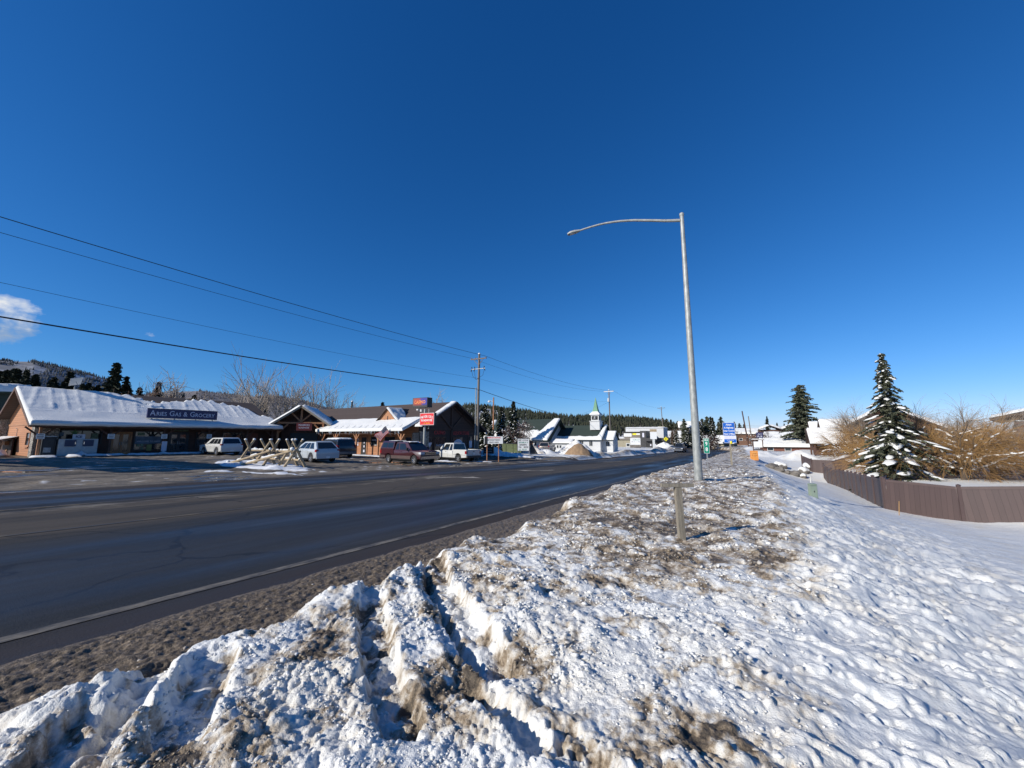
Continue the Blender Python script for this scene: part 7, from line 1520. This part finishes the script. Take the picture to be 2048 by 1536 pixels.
# conifers round the bend in the road and behind the far houses
random.seed(21); far_l = []
spots = [(-26.5, 205), (-24.5, 198), (-22, 214), (-20.5, 186), (-19.2, 202), (-17.8, 193), (-16.4, 178), (-14.8, 208), (-13.6, 186), (-12.2, 199), (-10.6, 215), (-9.4, 196), (-7.9, 206), (-6.2, 190), (-4.9, 212), (-3.3, 198), (-1.4, 208), (.6, 196), (2.4, 214), (-28, 188), (-29.5, 212), (-31, 196), (-33.5, 205), (-18.6, 166), (-21.8, 158)]
words = ['tallest', 'narrow', 'broad', 'short', 'leaning', 'dense', 'ragged', 'slim', 'stout', 'dark']
for i, (x, y) in enumerate(spots):
    key = ('spruce_a', 'pine_b', 'spruce_b', 'pine_b')[i % 4]; s = random.uniform(.75, 1.25) * (1.0 if y > 180 else .75)
    t_ = plant('conifer_tree', key, 'dark conifer in the wood round the bend of the road', x, y, -2.2 + max(0, y - 190) * .05, s, random.uniform(0, 6), 'tree', 'conifers round the bend of the road')
put([('spruce_snow', -9.8, 128, .82, 'snow-laden spruce left of the green mile marker'), ('spruce_snow', -7.0, 131, .9, 'snow-laden spruce directly behind the green mile marker'), ('spruce_snow', -14.2, 136, .66, 'snow-laden spruce hidden half by the lamp pole'), ('spruce_snow', -19.5, 150, .7, 'snow-laden spruce behind the far dark pickup')], 'spruce_tree', 'snow-laden spruces at the bend')
plant('pine_tree', 'pine_b', 'pine peeping over the barn roof at the right edge', 40.5, 76.5, 1.0, 1.05, 1.0)
plant('conifer_tree', 'spruce_b', 'tiny conifer on the skyline above the motel gables', 10.5, 190, 2.4, .75, 0)
for i, (x, y, s) in enumerate(((14.2, 196, .5), (16.4, 193, .45), (18.3, 198, .5))): plant('conifer_tree', 'spruce_a', 'small dark conifer top on the skyline right of the motel gables', x, y, 2.4, s, i, 'tree', 'conifer tops above the motel')
# ---------------------------------------------------------------- leafless trees
def bare_tree(h, seed, spread=.55, lean=(0, 0), twig=.018, trunk=.16, levels=5, kids=(5, 4, 4, 3), upw=.35, droop=0.0, stems=1, start=.25, curl=.25, shrink=(.50, .72)):
    g = np.random.default_rng(seed); segs = []
    def grow(p, d, L, r, lev):
        n = 4 if lev < 2 else 3; pts = [p]; q = p.copy(); dd = d.copy()
        for i in range(n):
            dd = dd + g.normal(0, curl * .35, 3) + np.array([0, 0, (upw if lev < levels - 1 else upw * .4) * .25 - droop * (lev / levels) * .55]); dd /= np.linalg.norm(dd); q = q + dd * L / n; pts.append(q.copy())
        segs.append((pts, r, max(twig, r * .55)))
        if lev < levels:
            k = kids[min(lev, len(kids) - 1)]
            for j in range(k):
                f = start + (1 - start) * (j + g.random()) / k if lev == 0 else .25 + .75 * (j + g.random()) / k
                i0 = min(int(f * n), n - 1); b = pts[i0] + (pts[i0 + 1] - pts[i0]) * (f * n - i0)
                a = g.uniform(0, 2 * np.pi); perp = np.cross(dd, [math.cos(a), math.sin(a), .3]); perp /= np.linalg.norm(perp) + 1e-6
                nd = dd * (1 - spread * .6) + perp * spread * g.uniform(.6, 1.2); nd /= np.linalg.norm(nd)
                grow(b, nd, L * g.uniform(*shrink), max(twig, r * .55), lev + 1)
    for s_ in range(stems):
        a = g.uniform(0, 2 * np.pi); d0 = np.array([lean[0], lean[1], 1.0]) + (np.array([math.cos(a), math.sin(a), 0]) * .45 if stems > 1 else 0); d0 /= np.linalg.norm(d0)
        grow(np.array([0., 0, -.2]) + (np.array([math.cos(a), math.sin(a), 0]) * .2 if stems > 1 else 0), d0, h * (.62 if levels > 3 else .8) * g.uniform(.85, 1.1), trunk, 0)
    V, F = [], []; base = 0
    for pts, r0, r1 in segs:
        n = len(pts); ns = 5 if r0 > .06 else 3
        for i, p in enumerate(pts):
            d = pts[min(i + 1, n - 1)] - pts[max(i - 1, 0)]; d = d / (np.linalg.norm(d) + 1e-9); a = np.cross(d, [.3, .9, .2]); a /= np.linalg.norm(a) + 1e-9; b = np.cross(a, d); r = r0 + (r1 - r0) * i / (n - 1)
            for k in range(ns): t = 2 * np.pi * k / ns; V.append(p + (a * math.cos(t) + b * math.sin(t)) * r)
        for i in range(n - 1):
            for k in range(ns): F.append((base + i * ns + k, base + i * ns + (k + 1) % ns, base + (i + 1) * ns + (k + 1) % ns, base + (i + 1) * ns + k))
        base += n * ns
    tr = [s_ for s_ in segs if s_[1] > trunk * .5]
    return np.array(V), F, segs
def bare_proto(key, matn, snow=0, **kw):
    V, F, segs = bare_tree(**kw); n0 = 0; k0 = kw.get('stems', 1)
    # split: thick limbs are the trunk, the rest the crown
    tb = MB(); cb_ = MB(); th_ = kw.get('trunk', .16) * .5
    Vc, Fc, Vt, Ft = [], [], [], []
    base = 0
    for pts, r0, r1 in segs:
        ns = 5 if r0 > .06 else 3; n = len(pts); v = V[base:base + n * ns]; tgtV, tgtF = (Vt, Ft) if r0 > th_ else (Vc, Fc); b0 = len(tgtV); tgtV.extend(map(tuple, v))
        for i in range(n - 1):
            for k in range(ns): tgtF.append((b0 + i * ns + k, b0 + i * ns + (k + 1) % ns, b0 + (i + 1) * ns + (k + 1) % ns, b0 + (i + 1) * ns + k))
        base += n * ns
    c = np_mesh('branches', Vc, Fc, K[matn]); t = np_mesh('trunk', Vt, Ft, K[matn]); sn = None
    if snow:
        g = np.random.default_rng(5); mb = MB()
        for pts, r0, r1 in segs:
            d = pts[-1] - pts[0]; L = np.linalg.norm(d)
            if L > .35 and abs(d[2]) < .62 * L and g.random() < snow:
                i0 = g.integers(0, len(pts) - 2) if len(pts) > 2 else 0; a, b = pts[i0], pts[i0 + 1]; rr1 = max(.035, r0 * 1.1) * g.uniform(.8, 1.7); up_ = np.array([0, 0, r0 + rr1 * .4])
                mb.tube([tuple(a + up_), tuple(a * .7 + b * .3 + up_ * 1.15), tuple(a * .3 + b * .7 + up_ * 1.1), tuple(b + up_)], [rr1 * .35, rr1, rr1 * .95, rr1 * .3], 6)
        sn = bpy.data.meshes.new('snow_clumps'); sn.from_pydata(mb.v, [], mb.f); sn.materials.append(K['snow']); sn.polygons.foreach_set('use_smooth', np.ones(len(sn.polygons), bool))
    CM[key] = (c, t, sn)
# fix part name for leafless trees
def plant_bare(name, key, label, x, y, z=None, s=1.0, rz=0.0, group=None, cat='tree', sz_=None):
    t = thing(name, label, cat, (x, y, gz(x, y) if z is None else z), rz, group); t.scale = sz_ or (s, s, s); c, tr, sn = CM[key]; link('trunk', tr, t); link('branches', c, t)
    if sn is not None: link('snow_clumps', sn, t)
    return t
bare_proto('poplar_a', 'twig', h=11, seed=31, spread=.42, upw=.75, kids=(8, 5, 4), levels=3, twig=.016, trunk=.2, start=.2)
bare_proto('poplar_b', 'twig', h=11, seed=32, spread=.46, upw=.7, kids=(7, 5, 4), levels=3, twig=.016, trunk=.18, start=.25, stems=2)
bare_proto('bare_c', 'twig', h=11, seed=33, spread=.62, upw=.4, kids=(7, 5, 4), levels=3, twig=.02, trunk=.2, start=.3)
bare_proto('brush', 'twig_brown', h=5.5, seed=34, spread=.6, upw=.5, kids=(7, 6, 4), levels=3, twig=.026, trunk=.09, stems=4, start=.1)
for i, (key, x, y, s, lb) in enumerate((('bare_c', -80.0, 24.3, 0.86, 'spreading bare tree left of the store sign'), ('bare_c', -78.0, 26.6, 0.78, 'bare tree with pale leaning limbs above the store sign'), ('poplar_a', -80.0, 32.4, 0.60, 'faint bare tree above the middle of the store roof'), ('poplar_b', -78.0, 37.1, 0.86, 'leftmost bare poplar of the tall row behind the porch'), ('poplar_a', -78.0, 39.2, 0.90, 'second bare poplar of the tall row behind the porch'), ('poplar_b', -76.0, 40.4, 1.00, 'tallest pale poplar of the row behind the porch'), ('poplar_a', -76.0, 42.6, 0.88, 'fourth bare poplar of the tall row behind the porch'), ('poplar_b', -76.0, 44.9, 0.95, 'fifth bare poplar, just above the entrance ridge'), ('poplar_a', -75.0, 47.2, 0.85, 'sixth bare poplar right of the entrance ridge'), ('poplar_a', -75.0, 51.7, 0.82, 'thin bare poplar left of the flue'), ('poplar_b', -74.0, 53.8, 0.78, 'thin bare poplar right of the flue'), ('bare_c', -72.0, 57.4, 0.60, 'small bare tree left of the lone green spruce'), ('bare_c', -56.0, 64.8, 0.85, 'bare tree crown peeping over the roadhouse gable ridge'))):
    plant_bare('bare_tree', key, lb, x, y, None, s, i * 1.3, 'bare trees behind the shops')
for i, (x, y, s, lb) in enumerate(((-82.0, 20.8, 1.15, 'russet thicket left behind the store roof'), (-80.0, 22.5, 1.20, 'russet thicket below the bare tree left of the sign'), (-78.0, 30.1, 1.05, 'russet thicket behind the store roof centre'), (-78.0, 32.7, 1.05, 'russet thicket right of the small pointed spruce'), (-78.0, 38.8, 0.85, 'low brush at the foot of the tall poplars'), (-76.0, 45.8, 0.85, 'low brush left of the entrance porch ridge'))): plant_bare('brush_thicket', 'brush', lb, x, y, None, s, i, 'russet thickets behind the store', 'shrub')
# dark red crab apple by the hall, small bushes
bare_proto('crab', 'twig_red', snow=.5, h=4.2, seed=41, spread=.75, upw=.25, kids=(8, 7, 5), levels=3, twig=.022, trunk=.12, start=.35, droop=.3)
plant_bare('crab_apple_tree', 'crab', 'dark red crab apple tree with snow on its twigs before the white hall', -31.3, 54.0, None, 1.0, .5)
bare_proto('bush', 'twig_red', snow=.35, h=2.4, seed=42, spread=.7, upw=.3, kids=(6, 5, 4), levels=3, twig=.016, trunk=.05, stems=5, start=.1)
plant_bare('bare_bush', 'bush', 'dark bare bush at the foot of the pavilion railing', 13.4, 71.5, None, 1.1, .5, None, 'shrub'); plant_bare('bare_bush', 'bush', 'reddish bare bush by the low buildings left of the highway sign', -7.5, 124, None, 1.5, 1.5, None, 'shrub'); plant_bare('bare_bush', 'bush', 'bare bush beside the grey low house gable', 4.6, 118, None, 1.5, 2.5, None, 'shrub')
bare_proto('grey_far', 'twig_brown', h=9, seed=43, spread=.6, upw=.4, kids=(8, 6, 4), levels=3, twig=.03, trunk=.15, start=.25)
for i, (x, y, s, lb) in enumerate(((-24.5, 146, .62, 'grey leafless tree left of the far dark pickup'), (-19.8, 143, .6, 'grey leafless tree above the far dark pickup'), (-46, 120, .6, 'leafless tree left of the office building'), (-3.2, 142, .6, 'leafless tree in the row right of the highway sign'), (-1.2, 145, .62, 'second leafless tree in the row right of the highway sign'))): plant_bare('bare_tree', 'grey_far', lb, x, y, None, s, i, 'small leafless trees at the bend')
# ---------------------------------------------------------------- golden willows behind the brown fence
def willow(key, matn, h, seed, n_limb, n_twig, spread, snow, twig_r=.007, twl=(1.2, 2.6), droop=1.0):
    g = np.random.default_rng(seed); limbs = []; V, F = [], []; TV, TF = [], []
    def tube_np(pts, r0, r1, ns, tv, tf):
        b0 = len(tv); n = len(pts)
        for i, p in enumerate(pts):
            d = pts[min(i + 1, n - 1)] - pts[max(i - 1, 0)]; d = d / (np.linalg.norm(d) + 1e-9); a = np.cross(d, [.2, .3, .93]); a /= np.linalg.norm(a) + 1e-9; b = np.cross(a, d); r = r0 + (r1 - r0) * i / (n - 1)
            for k in range(ns): t = 2 * np.pi * k / ns; tv.append(tuple(p + (a * math.cos(t) + b * math.sin(t)) * r))
        for i in range(n - 1):
            for k in range(ns): tf.append((b0 + i * ns + k, b0 + i * ns + (k + 1) % ns, b0 + (i + 1) * ns + (k + 1) % ns, b0 + (i + 1) * ns + k))
    tube_np([np.array([0, 0, -.3]), np.array([.03, 0, h * .10]), np.array([.05, .03, h * .2])], .24, .17, 7, TV, TF)
    for i in range(n_limb):
        a = 2 * np.pi * (i + g.random()) / n_limb; el = g.uniform(.25, 1.25); d = np.array([math.cos(a) * math.cos(el), math.sin(a) * math.cos(el), math.sin(el)]); L = h * g.uniform(.55, .85) * (1 if el > .6 else spread)
        p = np.array([.05, .03, h * g.uniform(.08, .2)]); pts = [p]
        for k in range(6): d = d + g.normal(0, .16, 3); d[2] -= .05 * k * (el < .8); d /= np.linalg.norm(d); p = p + d * L / 6; pts.append(p)
        limbs.append(pts); tube_np(pts, .085, .02, 5, TV, TF)
        for j in range(3):
            i0 = g.integers(1, 5); q = pts[i0]; dd = (pts[i0 + 1] - pts[i0]); dd = dd / np.linalg.norm(dd) + g.normal(0, .6, 3); dd /= np.linalg.norm(dd); pp = [q]
            for k in range(4): dd = dd + g.normal(0, .15, 3); dd /= np.linalg.norm(dd); q = q + dd * L * .10; pp.append(q)
            limbs.append(pp); tube_np(pp, .04, .012, 4, TV, TF)
    for i in range(n_twig):
        lb = limbs[g.integers(len(limbs))]; i0 = g.integers(1, len(lb) - 1); p = lb[i0] + (lb[i0 + 1] - lb[i0]) * g.random(); d = (lb[i0 + 1] - lb[i0]); d = d / np.linalg.norm(d) + g.normal(0, .55, 3); d /= np.linalg.norm(d); L = g.uniform(*twl); pts = [p]
        for k in range(5): d = d + g.normal(0, .10, 3) + np.array([0, 0, -.17 * droop * (k + .3) / 2.5]); d /= np.linalg.norm(d); p = p + d * L / 5; pts.append(p)
        tube_np(pts, twig_r * g.uniform(.8, 1.3), twig_r * .5, 3, V, F)
    c = np_mesh('branches', V, F, K[matn]); t = np_mesh('trunk', TV, TF, K['bark']); sn = None
    if snow:
        mb = MB()
        for lb in limbs:
            for i in range(1, len(lb) - 1):
                d = lb[i + 1] - lb[i]
                if abs(d[2]) < .6 * np.linalg.norm(d) and g.random() < snow:
                    r = g.uniform(.04, .10); u_ = np.array([0, 0, .05]); a, b = lb[i] + u_, lb[i + 1] + u_; w1 = g.normal(0, .06, 3) * [1, 1, .4]
                    mb.tube([tuple(a), tuple(a * .66 + b * .34 + w1), tuple(a * .3 + b * .7 - w1 * .5), tuple(b)], [r * .3, r, r * .85, r * .25], 6)
        for i in range(int(60 * snow)):
            lb = limbs[g.integers(len(limbs))]; p = lb[g.integers(1, len(lb))] + g.normal(0, .25, 3); r = g.uniform(.05, .13); mb.lathe([(.001, -r * .6), (r * .9, -r * .3), (r, .05 * r), (r * .6, r * .55), (.001, r * .7)], 7, p)
        sn = bpy.data.meshes.new('snow_clumps'); sn.from_pydata(mb.v, [], mb.f); sn.materials.append(K['snow']); sn.polygons.foreach_set('use_smooth', np.ones(len(sn.polygons), bool))
    CM[key] = (c, t, sn)
willow('willow_a', 'willow', 5.6, 61, 17, 3000, 1.25, .95, .0085)
willow('willow_b', 'willow', 5.6, 62, 15, 2500, 1.1, .6, .0085)
willow('willow_g', 'willow_grey', 6.0, 63, 16, 2400, 1.0, .25, .008, (1.0, 2.2), .8)
W_ = [('willow_a', 15.6, 46.2, 1.0, .2, 'wide golden willow with snowy limbs in the middle of the yard'), ('willow_b', 13.6, 50.5, 1.1, 1.4, 'upright golden willow just right of the snowy spruce'), ('willow_g', 16.8, 51.5, 1.12, 2.2, 'grey-twigged willow behind the wide golden one'), ('willow_g', 20.4, 54.5, 1.12, 3.0, 'grey arching willow rising left of the barn roof'), ('willow_b', 20.6, 48.6, .72, 4.1, 'golden willow in front of the barn wall'), ('willow_a', 21.8, 42.2, .66, 5.0, 'golden willow at the right edge of the yard'), ('willow_b', 12.6, 66.0, .85, 5.5, 'golden willow left of the snowy spruce, before the brown house'), ('willow_g', 15.4, 74.0, 1.3, .9, 'pale twiggy willow rising over the brown house roof edge'), ('willow_b', 14.0, 58.5, .9, 2.9, 'golden willow half hidden behind the snowy spruce')]
for i, (key, x, y, s, rz, lb) in enumerate(W_): plant_bare('willow_tree', key, lb, x, y, -2.0 if y < 56 else None, s, rz, 'willows behind the brown fence')
# ================================================================ hills with their woods
def hill(name, label, ridge, D0, depth, seed, matn, treeline=None, front=.55, woods=None):
    """ridge: (bearing deg from +Y, height above eye) at distance D0; slopes down to the front and back"""
    rb = np.radians([r_[0] for r_ in ridge]); rh_ = np.array([r_[1] for r_ in ridge], float)
    na, nd = 220, 40; A = np.linspace(rb[0], rb[-1], na); Dd = np.linspace(-depth * front, depth, nd); AA, DD = np.meshgrid(A, Dd); hr = np.interp(AA, rb, rh_); k = max(3, na // 60)
    pr = np.where(DD < 0, 1 - (np.abs(DD) / (depth * front)) ** 1.25, 1 - (DD / depth) ** 2); X_ = (D0 + DD) * np.sin(AA); Y_ = (D0 + DD) * np.cos(AA)
    Z_ = 1.5 + hr * pr - 6 * (1 - pr); Z_ = Z_ + .07 * hr * fbm(X_.ravel(), Y_.ravel(), D0 * .12, 4, seed).reshape(X_.shape) * np.clip(1 - pr, .12, .9)
    i = np.arange(na * nd).reshape(nd, na); F = np.stack([i[:-1, :-1], i[:-1, 1:], i[1:, 1:], i[1:, :-1]], -1).reshape(-1, 4)
    tag(link(name, np_mesh(name, np.stack([X_, Y_, Z_], -1).reshape(-1, 3), F, matn, True)), label, kind='structure')
    def zat(a, d):
        ia = np.clip((a - A[0]) / (A[1] - A[0]), 0, na - 1.001); id_ = np.clip((d - Dd[0]) / (Dd[1] - Dd[0]), 0, nd - 1.001); a0 = ia.astype(int); d0 = id_.astype(int); fa = ia - a0; fd = id_ - d0
        return Z_[d0, a0] * (1 - fa) * (1 - fd) + Z_[d0, a0 + 1] * fa * (1 - fd) + Z_[d0 + 1, a0] * (1 - fa) * fd + Z_[d0 + 1, a0 + 1] * fa * fd
    if woods:
        n, h0, h1, m_, clear, lab = woods; g = np.random.default_rng(seed); a = g.uniform(A[0], A[-1], n); d = Dd[0] + (depth * front + depth * .35) * g.random(n) ** .8
        X1, Y1 = (D0 + d) * np.sin(a), (D0 + d) * np.cos(a); cl_ = fbm(X1, Y1, D0 * .07, 3, seed + 3)
        kp = (cl_ < clear); hz = np.interp(a, rb, rh_); a, d, X1, Y1 = a[kp], d[kp], X1[kp], Y1[kp]; Z1 = zat(a, d); n = len(a)
        h = g.uniform(h0, h1, n) * (.75 + .5 * g.random(n)); r = h * g.uniform(.13, .22, n); ns = 6
        tiers = [(.0, 1.0, .55), (.33, .78, .8), (.6, .5, 1.0)]; V_, F_ = [], []
        base = 0
        for (z0_, rr1, z1_) in tiers:
            th = g.uniform(0, 6.28, n)
            ring = np.stack([np.stack([X1 + r * rr1 * g.uniform(.7, 1.25, n) * np.cos(th + 2 * np.pi * k / ns), Y1 + r * rr1 * g.uniform(.7, 1.25, n) * np.sin(th + 2 * np.pi * k / ns), Z1 + h * (z0_ + .05 * g.normal(0, 1, n))], -1) for k in range(ns)], 1)
            tip = np.stack([X1, Y1, Z1 + h * z1_], -1)[:, None]; blk = np.concatenate([ring, tip], 1); V_.append(blk.reshape(-1, 3)); idx_ = base + np.arange(n)[:, None] * (ns + 1)
            F_.append(np.stack([np.stack([idx_[:, 0] + k, idx_[:, 0] + (k + 1) % ns, idx_[:, 0] + ns], -1) for k in range(ns)], 1).reshape(-1, 3)); base += n * (ns + 1)
        tag(link('hill_forest', np_mesh('hill_forest', np.concatenate(V_), np.concatenate(F_), m_)), lab, 'forest', kind='stuff')
def brg(px): return math.degrees(math.atan((px - 1024) / 776.)) - 30.3
def hts(pts, D): 
    out_ = []
    for px, py in pts: c_ = math.cos(math.atan((px - 1024) / 776.)); out_.append((brg(px), (873 - py) / 776. * D * c_))
    return out_
def wood_mat(name, a, b_, snowc, scale, lo, hi):
    m, t, b = new_mat(name); v = objcoord(t); f = noise(t, v, scale, 7, .68); f2 = noise(t, v, scale * .22, 4, .6)
    c = mixc(t, f, a, b_); t.links.new(mixc(t, ramp(t, M_(t, 'ADD', M_(t, 'MULTIPLY', f2, .7), M_(t, 'MULTIPLY', f, .3)), lo, hi), c, snowc), b.inputs['Base Color']); b.inputs['Roughness'].default_value = .95; return m
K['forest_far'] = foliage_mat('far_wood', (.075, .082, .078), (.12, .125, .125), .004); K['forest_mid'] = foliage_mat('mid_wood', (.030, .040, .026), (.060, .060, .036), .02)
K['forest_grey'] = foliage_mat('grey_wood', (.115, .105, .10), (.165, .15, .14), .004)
D1 = 2300.
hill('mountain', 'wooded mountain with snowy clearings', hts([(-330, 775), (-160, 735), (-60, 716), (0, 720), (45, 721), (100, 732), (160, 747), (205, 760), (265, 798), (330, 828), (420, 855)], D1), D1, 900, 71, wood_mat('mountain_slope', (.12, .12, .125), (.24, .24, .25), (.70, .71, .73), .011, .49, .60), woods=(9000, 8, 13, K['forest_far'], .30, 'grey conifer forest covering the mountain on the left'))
D2 = 3200.
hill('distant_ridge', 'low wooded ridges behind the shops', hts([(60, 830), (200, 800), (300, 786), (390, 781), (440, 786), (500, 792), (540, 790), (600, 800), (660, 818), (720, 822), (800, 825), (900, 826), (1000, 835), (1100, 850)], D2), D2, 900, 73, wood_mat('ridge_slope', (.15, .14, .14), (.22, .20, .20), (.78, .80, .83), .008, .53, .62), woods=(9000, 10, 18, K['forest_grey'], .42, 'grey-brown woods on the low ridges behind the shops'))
D3 = 760.
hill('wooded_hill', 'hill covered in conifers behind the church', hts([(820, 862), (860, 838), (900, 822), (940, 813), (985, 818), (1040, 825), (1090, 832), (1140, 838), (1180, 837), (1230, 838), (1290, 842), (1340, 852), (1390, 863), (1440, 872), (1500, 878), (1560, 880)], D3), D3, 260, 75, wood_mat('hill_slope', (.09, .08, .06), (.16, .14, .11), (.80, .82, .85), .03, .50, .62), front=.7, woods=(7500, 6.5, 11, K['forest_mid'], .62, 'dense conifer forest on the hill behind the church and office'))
# conifer tufts beside the far houses at the foot of the hill
